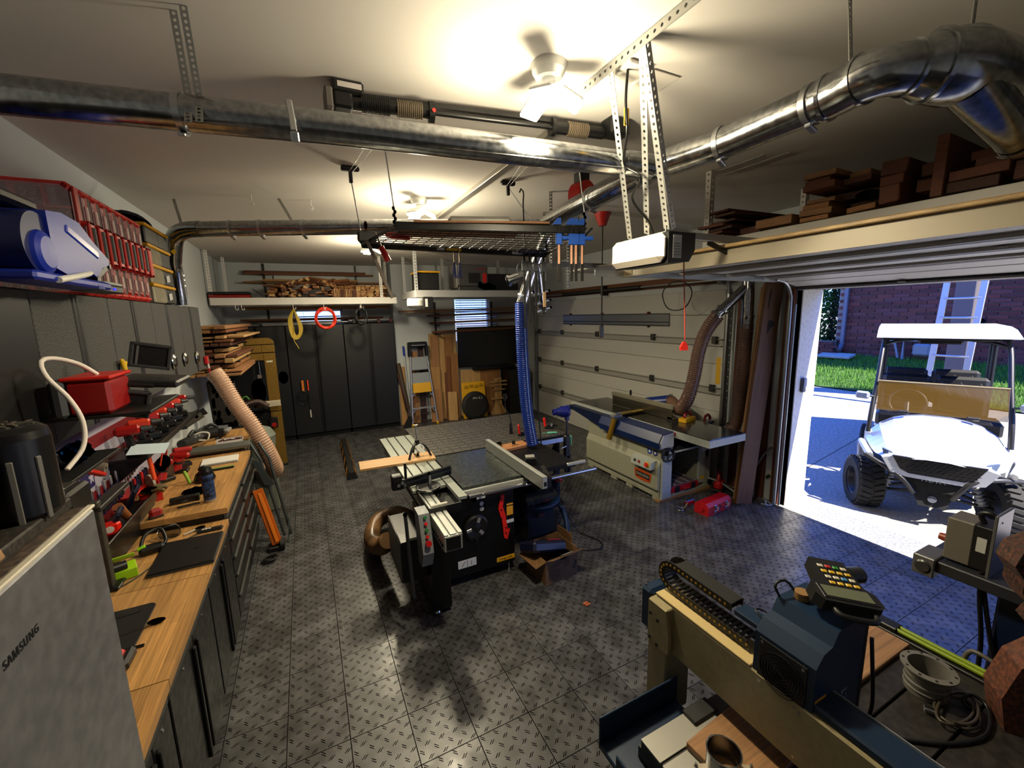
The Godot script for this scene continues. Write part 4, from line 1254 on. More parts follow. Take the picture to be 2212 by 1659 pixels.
func wall_boards():
	var dk := mq(.05, .045, .04, .5)
	for x in [0.02, 1.62]:
		var b := mb().bx(x - 0.02, x + 0.02, 2.0, 3.24, -6.449, -6.43, .002)
		for yy in [3.05, 2.90, 2.42, 2.20]: b.bx(x - 0.015, x + 0.015, yy - 0.03, yy - 0.012, -6.44, -6.10, .002)
		single("shelf_standard", "dark slotted bracket standard on the back wall behind the white rack", "bracket", b, dk, "bracket standards on the back wall")
	var bs := [[-.28, 1.80, 3.075, .10, .055, 3], [-.26, 1.93, 3.04, .05, .03, 1], [0.0, 1.62, 2.92, .12, .035, 2], [-.27, 2.20, 2.895, .08, .04, 6], [-.30, 2.15, 2.892, .10, .024, 0],
		[-.38, 2.20, 2.435, .12, .045, 0], [-.30, 2.22, 2.412, .06, .03, 6], [0.5, 1.95, 2.415, .05, .035, 4], [-.40, 2.05, 2.215, .13, .04, 1], [-.3, 1.6, 2.21, .06, .05, 3]]
	var lab := ["long dark board topmost on the back wall brackets", "slim brown board lying beside the topmost wall board", "pale board on the second tier of the back wall brackets", "pale yellow board end jutting left on the second bracket tier", "thin board at the front of the second bracket tier", "wide tan board just under the white rack", "pale narrow board beside the wide tan board under the rack", "short strip on the third bracket tier under the rack", "brown board on the lowest bracket tier above the cabinets", "dark square stick on the lowest bracket tier"]
	for k in bs.size():
		var b = bs[k]
		var z := -6.34 + (k % 3) * 0.095
		plank("long_board", lab[k], "board", V(b[0], b[2], z), V(b[1], b[2], z), b[3] * 0.7, b[4], lumber(b[5]), "long boards on the back wall brackets")
	single("wall_offcut_sheet", "flat white panel strip leaning on the back wall above the boards", "panel", mb().bx(.18, 1.42, 2.945, 3.05, -6.40, -6.385, .002), mq(.75, .76, .75, .6))
	for k in 2:
		single("conduit_pole", ["silver pole lying along the cabinet tops", "grey telescoping pole along the cabinet tops"][k], "pole", mb().cyl(V(-.1 + 0.3 * k, 2.150 - 0.015 * k, -5.82 - 0.09 * k), V(2.12, 2.150 - 0.015 * k, -5.84 - 0.09 * k), .022 - 0.003 * k, -1, 12), mq(.62, .62, .63, .35, .8), "poles along the cabinet tops")
	var lv := thing("spirit_level", "silver level with black ends on the cabinet tops behind the yellow rope", "level", V(.5, 2.111, -5.78))
	obj("beam", mb().bx(-.55, .6, .0, .045, -.012, .012, .003), mq(.5, .5, .5, .35, .7), lv)
	obj("end_cap", mb().bx(-.60, -.55, .0, .047, -.014, .014, .004), mq(.03, .03, .03, .5), lv)
	var cl := thing("bar_clamp_laid", "long bar clamp with red jaws laid over the cabinet near the ladder", "clamp", V(1.75, 2.112, -5.76))
	obj("bar", mb().bx(-.4, .42, .05, .075, -.012, .012, .003), mq(.55, .55, .55, .35, .8), cl)
	for x in [-.3, .15, .38]: obj("jaw", mb().bx(x - 0.03, x + 0.03, .0, .10, -.02, .02, .008), mat(Color(.25, .03, .03) if x > 0 else Color(.03, .03, .03), .4), cl)

func storage_rack_right():
	var gal := mq(.62, .62, .62, .45, .2)
	rack("overhead_rack", "grey overhead rack holding the thickness planer near the TV wall", 2.20, 4.30, 2.62, -3.90, -4.95, gal, [W(2.22, -3.91), W(2.26, -4.94), W(2.97, -4.94), W(4.1, -4.94)])
	var Y := 2.622
	var t := thing("storage_tote", "black storage tote with a yellow lid on the grey overhead rack", "tote", V(2.42, Y, -4.15))
	obj("bin", mb().bx(-.16, .18, 0, .27, -.22, .20, .015), mq(.035, .035, .037, .45), t)
	obj("lid", mb().bx(-.18, .20, .27, .295, -.24, .22, .008), mq(.80, .58, .06, .4), t)
	var p := thing("thickness_planer", "grey thickness planer with red label on the grey overhead rack", "planer", V(3.18, Y, -4.15))
	obj("cover", mb().bx(-.27, .27, .06, .42, -.22, .20, .02), mq(.26, .25, .25, .45), p)
	obj("side_panel", mb().bx(-.285, -.265, .04, .42, -.22, .20, .01), mq(.33, .32, .31, .45), p)
	obj("feed_opening", mb().bx(-.08, .12, .12, .28, .195, .205), mq(.02, .02, .02, .6), p)
	for s in 5: obj("louver", mb().bx(-.075, .115, .135 + s * 0.03, .145 + s * 0.03, .204, .212), mq(.10, .10, .10, .5), p)
	obj("warning_label", mb().bx(.17, .24, .13, .28, .2005, .202), mq(.72, .07, .06, .4), p)
	obj("base", mb().bx(-.26, .27, .0, .06, -.22, .22, .008), mq(.20, .20, .20, .5), p)
	text("CUTMASTER", .032, mq(.55, .06, .05, .4), p, fr(V(.14, .345, .2015), V(1, 0, 0), V(0, 1, 0)))
	var pl := mb().ball(V(0, .06, 0), V(.17, .06, .09), 16, 10)
	for i in pl.v.size(): pl.v[i].y = max(.0, pl.v[i].y + 0.012 * sin(pl.v[i].x * 40))
	pl.ball(V(-.12, .10, .02), .04, 10, 8)
	single("green_plush", "green plush toy lying in front of the planer on the rack", "plush toy", pl, mq(.05, .33, .05, .9), "", V(3.42, Y, -3.95))
	single("black_bin", "low black plastic bin beside the planer on the grey rack", "bin", mb().bx(-.35, .3, 0, .30, -.15, .15, .015), mq(.025, .025, .027, .5), "", V(3.85, Y, -4.35))
	# small white light fixture and black device below the rack corner
	var f := thing("white_fan_light", "white round fixture with black label plate below the grey rack corner", "fixture", V(2.20, 2.40, -3.87))
	obj("dome", mb().lathe([W(0, -.06), W(.10, -.055), W(.15, -.02), W(.15, .06), W(.14, .09), W(0, .09)], Transform3D.IDENTITY, 24), mq(.75, .75, .73, .5), f)
	obj("label_plate", mb().bx(.06, .22, -.08, .11, .10, .16, .01), mq(.04, .04, .04, .4), f)
	obj("sticker", mb().bx(.09, .13, -.04, .08, .160, .162), mq(.8, .8, .8, .5), f)
	for k in 5:
		var yy: float = 2.32 - [0.0, .035, .10, .25, .44][k]
		var x0: float = [2.30, 2.45, 2.9, 2.95, 3.0][k]
		plank("bay_board", ["long tan board on the bay wall brackets, longest of the upper tier", "thin pale board under the longest bay board", "dark board behind the blue hose on the bay brackets", "brown board with curled end on the middle bay bracket", "stub-ended brown board on the lowest bay bracket"][k], "board", V(x0, yy, -5.80 - 0.04 * k), V(4.9, yy + 0.03, -5.80 - 0.04 * k), [0.12, .05, .14, .15, .12][k], [0.03, .02, .04, .035, .04][k], lumber([0, 2, 5, 3, 1][k]), "boards on the bay wall brackets")
	for x in [3.1, 4.4]:
		var b := mb().bx(x - 0.02, x + 0.02, 1.85, 2.5, -6.049, -6.03, .002)
		for yy in [2.27, 2.19, 2.04, 1.855]: b.bx(x - 0.012, x + 0.012, yy - 0.03, yy - 0.005, -6.04, -5.72, .002)
		single("bay_standard", "dark bracket standard on the bay wall under the boards", "bracket", b, mq(.06, .05, .045, .5), "bracket standards on the bay wall")

func bandsaw():
	var gold := speck(Color(.44, .33, .10), .4, .1, .1, 2.0)
	var blk := mq(.025, .025, .027, .4)
	var st := mq(.75, .75, .75, .25, 1.0)
	var o := thing("bandsaw", "gold-painted floor bandsaw with rounded top beside the black cabinets", "bandsaw", V(-.11, 0, -4.4), .06)
	var hp := [W(-.27, 1.86)]
	hp = [W(.285, 1.87), W(.27, 1.91)]
	for k in 7:
		var an := PI / 2 * k / 6.0
		hp.append(W(.19 + 0.09 * cos(an) - 0.01, 1.865 + 0.09 * sin(an)))
	hp = [W(.285, 1.868)]
	for k in 9: hp.append(W(.185 + 0.10 * cos(PI / 2 * k / 8.0), 1.868 + 0.085 * sin(PI / 2 * k / 8.0)))
	for k in 9: hp.append(W(-.185 - 0.10 * sin(PI / 2 * k / 8.0), 1.868 + 0.085 * cos(PI / 2 * k / 8.0)))
	hp.append(W(-.285, 1.868))
	obj("head_cap", mb().prism(hp, .26, T0(V(0, 0, -.28))), gold, o)
	obj("frame", mb().bx(-.275, .275, 1.62, 1.90, -.30, -.05).bx(.13, .285, .0, 1.63, -.30, -.05, .004), blk, o)
	var door := obj("wheel_door", mb().bx(-.285, .115, 1.748, 1.855, -.04, .0, .003).bx(.118, .285, 1.748, 1.855, -.04, -.002, .003), gold, o)
	obj("badge", mb().bx(-.13, .02, 1.79, 1.83, .0, .004, .002).bx(-.11, .0, 1.765, 1.79, .0, .004, .001), mq(.10, .09, .06, .4), door)
	obj("guide_cover", mb().bx(-.27, .13, 1.635, 1.735, -.04, .0, .003), gold, o)
	for x in [-.19, -.04]: obj("knob", mb().cyl(V(x, 1.685, .0), V(x, 1.69, .03), .012, .016, 12), st, o)
	for p in [[-.1, 1.885], [-.07, 1.885], [-.23, 1.73], [-.19, 1.73], [-.22, 1.65], [-.18, 1.65]]: obj("vent_hole", mb().cyl(V(p[0], p[1], -.03), V(p[0], p[1], .0045), .007, -1, 8), blk, o)
	var lv := obj("tension_lever", mb().tube(curve([V(-.075, 1.83, .02), V(-.09, 1.74, .03), V(-.10, 1.62, .045)], .02), .008, 8), blk, o)
	obj("lever_tip", mb().cyl(V(-.10, 1.62, .045), V(-.102, 1.55, .05), .010, -1, 10), st, lv)
	obj("column", mb().bx(.133, .283, .86, 1.735, -.045, .0, .004), gold, o)
	obj("lower_column", mb().bx(.133, .283, .0, .85, -.045, .0, .004), gold, o)
	obj("name_tag", mb().bx(.16, .24, 1.60, 1.625, .0, .002), mq(.7, .68, .6, .5), o)
	obj("guide_post", mb().cyl(V(.06, 1.635, -.1), V(.06, 1.40, -.1), .012, -1, 10).bx(.02, .08, 1.36, 1.42, -.14, -.07, .004), st, o)
	obj("blade", mb().bx(-.02, -.019, .9, 1.64, -.16, -.14), st, o)
	obj("table", mb().bx(-.27, .12, .93, .965, -.35, .16, .004), mq(.25, .25, .25, .4, .8), o)
	obj("lower_case", mb().bx(-.27, .13, .03, .85, -.30, -.04, .01), blk, o)
	obj("foot", mb().bx(-.28, .285, .0, .03, -.32, .03, .003), blk, o)
	single("wood_sled", "oak sled board lying on the bandsaw table", "board", mb().bx(-.10, .05, 0, .05, -.12, .15, .003), wood(Color(.42, .28, .14)), "", V(-.05, .966, -4.40), .15)
	single("white_fence_box", "white and black boxed fence block on the bandsaw table edge", "block", mb().bx(.0, .20, 0, .075, -.05, .05, .004), mq(.66, .62, .52, .5), "", V(-.02, .966, -4.27), .05)
	single("dark_cloth", "grey crumpled cloth bundle inside the bandsaw throat", "cloth", mb().ball(V(0, .19, 0), V(.10, .19, .05), 14, 10), speck(Color(.16, .16, .17), .8, 0, .5, 10), "", V(-.11, .967, -4.56))
	var gc := mb().tube(curve([V(.0, .0, 0), V(.0, .13, 0), V(.05, .17, 0), V(.085, .12, .0)], .02), .014, 8)
	single("green_strap_handle", "lime green handle poking up left of the bandsaw throat", "strap", gc, mq(.20, .38, .06, .5), "", V(-.30, .967, -4.30))
	single("brown_flex_hose", "dark brown flexible hose arching across the bandsaw table", "hose", hose([V(-.36, .90, -4.10), V(-.26, 1.03, -4.14), V(-.10, 1.06, -4.18), V(.02, .98, -4.16)], .045, .02, .008, 16), mq(.20, .13, .10, .35))

func folded_stand():
	# folded grey and orange roller stand leaning against the far bench end
	var g := mq(.23, .25, .26, .45, .4)
	var orr := mq(.72, .34, .03, .4, .2)
	var blk := mq(.03, .03, .03, .5)
	var o := thing("folding_work_stand", "folded grey and orange work stand leaning at the bench end", "work stand")
	obj("top_bar", mb().beam(V(-.60, 1.01, -2.03), V(.0, 1.005, -2.08), .09, .035, V(.1, 1, .25), .004), mq(.42, .44, .43, .4, .6), o)
	for s in [0.0, .075]:
		obj("leg", mb().tube([V(.0 + s, 1.0, -2.08), V(.085 + s, .86, -1.95), V(.22 + s * 0.8, .06, -1.86)], .014, 8), g, o)
	obj("side_panel", mb().prism([W(.0, 0), W(.09, 0), W(.05, .28), W(.0, .3)], .02, Transform3D(Basis(V(1, 0, .3).normalized(), V(-.3, .95, 0).normalized(), V(0, .1, 1).normalized()), V(.10, .60, -1.93))), g, o)
	var sp := obj("orange_spine", mb().beam(V(.04, .60, -1.83), V(.16, .06, -1.72), .09, .05, V(.2, .1, 1), .006), orr, o)
	obj("spine_rib", mb().beam(V(.055, .57, -1.80), V(.165, .09, -1.69), .03, .02, V(.2, .1, 1), .004), mq(.80, .42, .06, .4), sp)
	obj("wheel", mb().cyl(V(.19, .052, -1.70), V(.225, .052, -1.70), .052, -1, 20), blk, o)
	obj("foot", mb().bx(.08, .20, .0, .05, -1.79, -1.67, .01), blk, o)
	obj("plate", mb().beam(V(.25, .0, -1.84), V(.28, .24, -1.88), .05, .006, V(1, 0, .2)), mq(.40, .45, .46, .4, .6), o)
	var bn := mb().lathe([W(0, 0), W(.16, 0), W(.19, .30), W(.195, .32), W(.15, .40), W(.06, .44), W(0, .45)], Transform3D.IDENTITY, 24)
	single("dust_canister", "pale grey domed canister behind the folded stand and hose", "canister", bn.bx(-.16, .16, -.56, .0, -.16, .16, .01), mq(.40, .42, .38, .5), "", V(-.06, .562, -3.12) if false else V(.0, .562, -2.78) + V(-.02, 0, -.08))
	var cl := []
	for k in 50: cl.append(V(.02 + 0.05 * cos(k * 0.52) + 0.0008 * k, .006 + 0.0006 * k, -1.52 + 0.05 * sin(k * 0.52)))
	single("small_cable_coil", "small black cable coil on the floor by the stand wheel", "cable", mb().tube(cl, .006, 6), blk, "", V(.06, 0, 0))

func floor_bits_back():
	var blk := mq(.03, .03, .03, .45)
	# wheel stop
	var w := thing("parking_stop", "black rubber wheel stop with yellow chevrons on the floor", "wheel stop", V(1.02, 0, -4.18), -.02)
	obj("body", mb().prism([W(-.075, 0), W(.075, 0), W(.035, .10), W(-.035, .10)], 1.85, T0(V(0, 0, -.925))), mq(.025, .025, .027, .6), w)
	var yel := mq(.78, .50, .08, .5)
	for k in 4:
		for s in [-1, 1]:
			var b := mb()
			var z := 0.66 - k * 0.45
			var nrm := V(.10 * s, .04, 0).normalized()
			var lo := V(.069 * s, .015, 0); var hi := V(.039 * s, .09, 0)
			var off := nrm * 0.002
			var q := [lo + V(0, 0, z + 0.16), lo + V(0, 0, z - 0.0), hi + V(0, 0, z - 0.14), hi + V(0, 0, z + 0.02)]
			if s < 0: q.reverse()
			b.quad(q[0] + off, q[1] + off, q[2] + off, q[3] + off)
			obj("chevron", b, yel, w)
	# things hung on the cabinet side beside the bandsaw
	var rk := thing("fly_racket", "round mesh racket with orange handle hung by the bandsaw column", "racket", V(.46, .80, -5.70))
	var ring := []
	for k in 29: ring.append(V(sin(TAU * k / 28.0) * 0.10, -cos(TAU * k / 28.0) * 0.125, 0))
	obj("rim", mb().tube(ring, .007, 6, false), blk, rk)
	var nt := mb()
	for k in 9:
		var t := -.08 + k * 0.02
		nt.cyl(V(t, -.11 * sqrt(1 - t * t / 0.0101), 0), V(t, .11 * sqrt(1 - t * t / 0.0101), 0), .0015, -1, 4, false)
	for k in 11:
		var t := -.10 + k * 0.02
		nt.cyl(V(-.095 * sqrt(1 - t * t / 0.0157), t, 0), V(.095 * sqrt(1 - t * t / 0.0157), t, 0), .0015, -1, 4, false)
	obj("netting", nt, blk, rk)
	obj("handle", mb().bx(-.005, .035, .125, .32, -.01, .01, .005), mq(.75, .40, .08, .5), rk)
	obj("holder", mb().bx(-.06, .06, -.05, .05, -.03, -.012, .004), blk, rk)
	var kn := thing("orange_cutter", "slim orange-handled cutter hanging beside the mesh racket", "cutter", V(.56, .92, -5.715))
	obj("handle", mb().bx(-.012, .012, .0, .20, -.012, .012, .004), mq(.80, .22, .08, .5), kn)
	obj("shaft", mb().bx(-.006, .006, -.5, .0, -.006, .006), blk, kn)
	obj("white_tip", mb().bx(-.012, .012, -.50, -.36, -.010, .010, .002), mq(.7, .68, .65, .5), kn)
	var gs := thing("glue_bottle_pouch", "black pouch with red cap hung on the bandsaw lower door", "pouch", V(.06, .62, -4.375))
	obj("pouch", mb().bx(-.05, .05, .0, .16, -.002, .05, .012), blk, gs)
	obj("red_lens", mb().cyl(V(0, .05, .05), V(0, .05, .054), .035, -1, 16), mq(.55, .06, .05, .4), gs)
	var bl := mb().ball(Vector3.ZERO, V(.07, .10, .05), 12, 8)
	single("blue_bundle", "dull blue bundle hanging between bandsaw and cabinets", "bundle", bl, mq(.04, .07, .20, .6), "", V(.235, 1.33, -4.62))

func back_bay():
	var al := mq(.72, .73, .75, .35, .7)
	var gry := mq(.50, .52, .55, .5)
	var blk := mq(.03, .03, .03, .45)
	var yel := mq(.80, .60, .03, .45)
	# stepladder
	var L := thing("stepladder", "aluminium stepladder with yellow tray and black top cap", "ladder")
	var A := V(2.39, .03, -5.60); var B := V(2.91, .03, -5.60); var C := V(2.49, 1.62, -5.86); var D := V(2.80, 1.62, -5.86)
	for s in [[A, C], [B, D]]:
		obj("rail", mb().beam(s[0], s[1], .025, .05, V(0, 0, 1), .004), al, L)
		obj("foot", mb().box(s[0] + V(0, 0, .0), V(.045, .06, .07), BI, .008), yel, L)
	for s in [V(2.46, .03, -6.02), V(2.86, .03, -6.02)]: obj("rear_rail", mb().beam(s, V(lerpf(s.x, 2.65, .35), 1.6, -5.93), .02, .03, V(0, 0, 1), .003), gry, L)
	for f in [0.21, .42]:
		var p := A.lerp(C, f); var q := B.lerp(D, f)
		obj("tread", mb().beam(p, q, .08, .03, V(0, 1, 0), .004), al, L)
		for s in [[p, .09], [q, -.09]]: obj("brace", mb().beam(s[0] + V(s[1], 0, 0), s[0] - V(0, .10, -.015), .02, .006, V(0, 0, 1)), al, L)
	for f in [[0.53, .66], [0.70, .86]]:
		var p := A.lerp(C, f[0]); var q := B.lerp(D, f[0]); var p2 := A.lerp(C, f[1]); var q2 := B.lerp(D, f[1])
		var b := mb()
		b.quad(p + V(.02, 0, .03), q + V(-.02, 0, .03), q2 + V(-.02, 0, .03), p2 + V(.02, 0, .03))
		b.beam(p, q, .03, .03, V(0, 1, 0), .003)
		obj("platform", b, gry, L)
	obj("tray", mb().beam(A.lerp(C, .47) + V(.02, 0, .05), B.lerp(D, .47) + V(-.02, 0, .05), .02, .20, V(0, 1, -.2), .012), yel, L)
	var cp := mb().bx(2.45, 2.84, 1.60, 1.70, -5.96, -5.80, .02).bx(2.44, 2.50, 1.40, 1.62, -5.90, -5.80, .012).bx(2.79, 2.85, 1.40, 1.62, -5.90, -5.80, .012)
	obj("top_cap", cp, blk, L)
	obj("bar", mb().cyl(V(2.51, 1.635, -5.79), V(2.78, 1.635, -5.79), .010, -1, 8), al, L)
	# boards leaning on the bay wall
	var bd := [[2.93, 3.53, 1.84, .018, 6, "wide pale plywood sheet leaning tallest on the bay wall", -6.03], [2.96, 3.12, 1.80, .03, 4, "knotty oak board leaning at the plywood's left side", -5.98],
		[3.25, 3.42, 1.78, .03, 0, "tan board leaning near the top right of the plywood", -5.97], [3.36, 3.52, 1.42, .03, 0, "golden board leaning beside the TV edge", -5.93], [3.26, 3.33, 1.36, .03, 1, "narrow brown board with an angled tip in the leaning row", -5.90],
		[2.88, 3.10, 1.15, .03, 2, "short knotty board leaning right of the stepladder", -5.90], [3.20, 3.27, 1.02, .03, 3, "dark narrow stick leaning between two wider boards", -5.88], [2.86, 3.10, .68, .03, 4, "low pinkish board leaning in front right of the stepladder", -5.84],
		[3.22, 3.42, .60, .025, 6, "short cream board leaning lowest in the row", -5.80], [2.68, 2.80, 1.60, .025, 5, "purple-brown hardwood board behind the stepladder", -5.99], [2.50, 2.66, 1.50, .025, 4, "dusty brown board behind the stepladder's left rail", -6.0],
		[2.26, 2.38, 1.2, .02, 2, "pale board edge left of the stepladder", -5.98], [3.58, 4.05, 1.02, .018, 6, "cream sheet leaning below the TV", -6.0], [4.02, 4.55, 1.05, .02, 0, "brown sheet leaning behind the wooden stand", -6.01]]
	for k in bd.size():
		var b = bd[k]
		var zt: float = -6.03 + 0.02 * (k % 3)
		var m: Material = wood(Color(.20, .07, .10), .6) if k == 9 else lumber(b[4])
		plank("leaning_board", b[5], "board", V((b[0] + b[1]) / 2 - 0.04, .004, b[6] + 0.13), V((b[0] + b[1]) / 2, b[2], b[6] - 0.0), b[1] - b[0], b[3], m, "boards leaning on the bay wall", V(0, .1, 1))
	# tubes and broom between cabinet and ladder
	single("brown_paper_tube", "brown paper tube leaning between cabinet and ladder", "tube", mb().cyl(V(2.35, .35, -5.78), V(2.24, 1.28, -5.93), .05, -1, 16), speck(Color(.26, .20, .13), .7))
	var br := thing("broom", "dark push broom leaning beside the stepladder", "broom", V(2.30, 0, -5.62))
	obj("handle", mb().cyl(V(.06, .22, .0), V(-.11, 1.15, -.28), .013, -1, 10), mq(.22, .05, .07, .5), br)
	obj("bristle_head", mb().prism([W(-.10, .0), W(.12, .0), W(.08, .22), W(.03, .24)], .05, T0(V(0, 0, -.02))), mq(.03, .03, .035, .9), br)
	var bp := mb().cyl(V(0, .7, 0), V(.0, 1.42, 0), .016, -1, 10)
	var bh := thing("blue_grip_pole", "white pole with a blue grip standing in the wall corner", "pole", V(2.27, 0, -6.0) + V(.14, 0, .02))
	obj("shaft", mb().cyl(V(.03, .0, .05), V(-.02, 1.42, 0), .014, -1, 10), mq(.7, .72, .75, .4), bh)
	obj("grip", mb().cyl(V(-.02, 1.42, 0), V(-.03, 1.62, 0), .020, -1, 10), mq(.05, .16, .60, .5), bh)
	# television
	var tv := thing("television", "large flat black television on the bay wall below the window", "television", V(4.25, 1.53, -5.93))
	obj("screen", mb().bx(-.715, .715, -.425, .425, -.02, .02, .006), mq(.008, .008, .009, .25), tv)
	obj("bezel", mb().bx(-.72, .72, -.436, -.424, -.025, .023, .003).bx(-.72, .72, .424, .432, -.025, .023, .003), mq(.02, .02, .02, .3), tv)
	obj("mount", mb().bx(-.2, .2, -.2, .2, -.118, -.02), blk, tv)
	var sb := single("soundbar", "slim black soundbar under the television", "soundbar", mb().bx(-.5, .55, 0, .06, -.05, .05, .015), blk, "", V(4.35, 1.01, -5.92))
	obj("bracket", mb().bx(-.3, -.26, .01, .05, -.13, -.05).bx(.26, .3, .01, .05, -.13, -.05), blk, sb)
	single("black_locker", "black low locker beside the closed garage door", "locker", mb().bx(-.25, .25, .0, 1.0, -.25, .25, .006).bx(-.002, .002, .06, .96, .245, .253), blk, "", V(4.83, .002, -5.77))
	# yellow crate lid, black round bag, wooden stand
	var cr := thing("yellow_crate_lid", "yellow ribbed crate lid standing behind the black round bag", "lid", V(3.79, .0, -5.72), .0)
	obj("panel", mb().box(V(0, .42, .0), V(.54, .72, .03), Basis(V(1, 0, 0), -.14), .03), yel, cr)
	for k in 4: obj("rib", mb().box(V(-.17 + k * 0.115, .68 + 0.02 * (k % 2), -.015), V(.085, .06, .03), Basis(V(1, 0, 0), -.14), .006), mq(.62, .46, .03, .5), cr)
	obj("edge", mb().bx(-.27, .27, .0, .08, .02, .07, .01), yel, cr)
	var bg := thing("round_bag", "black round zip bag leaning on the yellow crate lid", "bag", V(3.74, .305, -5.55))
	obj("shell", mb().lathe([W(0, -.045), W(.26, -.045), W(.30, -.02), W(.30, .02), W(.24, .045), W(0, .05)], Transform3D(Basis(V(1, 0, 0), PI / 2 - 0.12), V(0, 0, 0)), 28), mq(.015, .015, .016, .7), bg)
	text("pro. K.1", .06, mq(.7, .7, .7, .5), bg, fr(V(.05, .16, .032), V(1, -.1, 0), V(0, 1, -.12)))
	var ws := thing("wooden_stand", "pale plywood stand with cross shelves below the television", "stand", V(4.36, 0, -5.72))
	var pl := lumber(6)
	obj("upright", mb().prism([W(-.18, 0), W(.18, 0), W(.18, .06), W(.085, .22), W(.085, .82), W(-.085, .82), W(-.085, .22), W(-.18, .06)], .02), pl, ws)
	for k in 4: obj("cross_shelf", mb().bx([-.19, -.19, -.14, -.18][k], [0.19, .19, .15, .19][k], [0.74, .66, .56, .36][k], [0.765, .68, .575, .38][k], -.01, .10, .002), pl, ws)
	obj("spine", mb().bx(-.02, .02, .22, .80, .02, .04), lumber(2), ws)
	obj("prop", mb().beam(V(.05, .01, .12), V(.05, .22, .02), .02, .04, V(1, 0, 0)), lumber(0), ws)
# ------------------------------------------------------------------ table saw and outfeed table
func middle():
	var blk := speck(Color(.040, .040, .042), .38, .2, .15, 2.0)
	var ano := mq(.70, .71, .69, .35, .6)
	var dark := mq(.02, .02, .022, .4)
	var st := mq(.78, .78, .78, .22, 1.0)
	var gry := speck(Color(.48, .49, .50), .5, .1, .12, 3.0)
	var red := mq(.80, .10, .05, .4)
	var s := thing("sliding_table_saw", "black cabinet table saw with sliding table and aluminium rails", "table saw")
	obj("cabinet", mb().bx(1.41, 2.06, .09, .80, -1.02, -.31, .006), blk, s)
	obj("pedestal", mb().bx(1.265, 1.408, .03, .70, -.62, -.08, .006), blk, s)
	for p in [V(1.30, 0, -.13), V(1.37, 0, -.55), V(2.02, 0, -.36), V(2.02, 0, -.97), V(1.46, 0, -.97)]:
		obj("foot", mb().cyl(p, p + V(0, .02, 0), .03, .022, 14).cyl(p + V(0, .02, 0), p + V(0, .10, 0), .009, -1, 8), st, s)
	var tb := obj("cast_table", mb().bx(1.60, 2.19, .825, .87, -1.12, -.30, .004), speck(Color(.36, .38, .37), .33, .75, .2, 2.5), s)
	obj("blade_slot", mb().bx(1.60, 1.66, .8702, .8712, -.98, -.42), dark, tb)
	obj("extension_table", mb().bx(2.192, 2.72, .825, .868, -1.12, -.34, .004), speck(Color(.10, .095, .10), .35, .1, .5, 4.0), s)
	obj("extension_leg", mb().bx(2.66, 2.70, .0, .825, -1.05, -1.01, .003), blk, s)
	obj("front_rail", mb().bx(1.60, 2.20, .80, .845, -.295, -.275, .003).bx(2.62, 2.82, .845, .872, -.345, -.32, .004), ano, s)
	obj("round_rail", mb().cyl(V(1.63, .81, -.235), V(2.86, .81, -.235), .018, -1, 18), st, s)
	for x in [1.75, 2.14]: obj("rail_bracket", mb().bx(x - 0.012, x + 0.012, .795, .825, -.275, -.235, .003).cyl(V(x, .81, -.22), V(x, .81, -.21), .01), st, s)
	# rip fence
	var fe := obj("rip_fence", mb().bx(2.135, 2.175, .875, .975, -1.08, .06, .003), ano, s)
	obj("fence_face", mb().bx(2.128, 2.134, .875, .978, -1.08, .06, .002), mq(.55, .56, .55, .4, .6), fe)
	obj("end_slot", mb().bx(2.143, 2.168, .895, .93, .058, .0615), dark, fe)
	obj("fence_head", mb().bx(2.18, 2.30, .80, .90, -.28, -.08, .01), dark, fe)
	obj("lock_lever", mb().beam(V(2.33, .83, -.16), V(2.31, .93, -.26), .05, .02, V(0, 0, 1), .006), dark, fe)
	# sliding beam and carriage
	obj("beam", mb().bx(1.27, 1.395, .71, .82, -2.0, .28, .004), mq(.62, .63, .61, .35, .6), s)
	obj("beam_end", mb().bx(1.283, 1.382, .718, .812, .275, .284, .003), dark, s)
	obj("beam_top", mb().bx(1.272, 1.30, .82, .832, -2.0, .28, .002).bx(1.312, 1.355, .82, .832, -2.0, .28, .002).bx(1.365, 1.393, .82, .832, -2.0, .28, .002), mq(.74, .75, .73, .35, .5), s)
	var rk := mb()
	for k in 32: rk.bx(1.262, 1.27, .735, .755, -.95 + k * 0.038, -.935 + k * 0.038)
	obj("rack", rk, dark, s)
	var cr := mb()
	for e in [[1.235, 1.305], [1.315, 1.395], [1.405, 1.505], [1.515, 1.585]]: cr.bx(e[0], e[1], .845, .872, -2.02, -.42, .002)
	obj("carriage", cr, mq(.60, .62, .59, .38, .5), s)
	obj("carriage_slots", mb().bx(1.237, 1.583, .835, .852, -2.018, -.425), dark, s)
	obj("carriage_edge", mb().bx(1.515, 1.585, .845, .872, -.42, -.14, .002), mq(.60, .62, .59, .38, .5), s)
	var tray := mb().bx(1.265, 1.51, .80, .812, -.42, -.06).bx(1.265, 1.275, .80, .868, -.42, -.06, .002).bx(1.265, 1.51, .80, .868, -.072, -.06, .002).bx(1.50, 1.512, .80, .868, -.42, -.06, .002)
	obj("hand_tray", tray, dark, s)
	obj("tray_bar", mb().bx(1.30, 1.43, .835, .85, -.16, -.14, .003), mq(.7, .69, .64, .4), s)
	# mitre fence, protractor
	var mf := obj("mitre_fence", mb().beam(V(1.12, .915, -.48), V(1.60, .925, -.58), .03, .075, V(0, 1, 0), .004), mq(.035, .035, .035, .3, .3), s)
	obj("groove", mb().beam(V(1.12, .918, -.4635), V(1.60, .928, -.5635), .004, .012, V(0, 1, 0)), mq(.10, .10, .10, .4), mf)
	obj("flip_stop", mb().bx(1.09, 1.17, .88, 1.0, -.53, -.46, .008).cyl(V(1.205, .94, -.50), V(1.205, 1.08, -.50), .011, -1, 10), dark, mf)
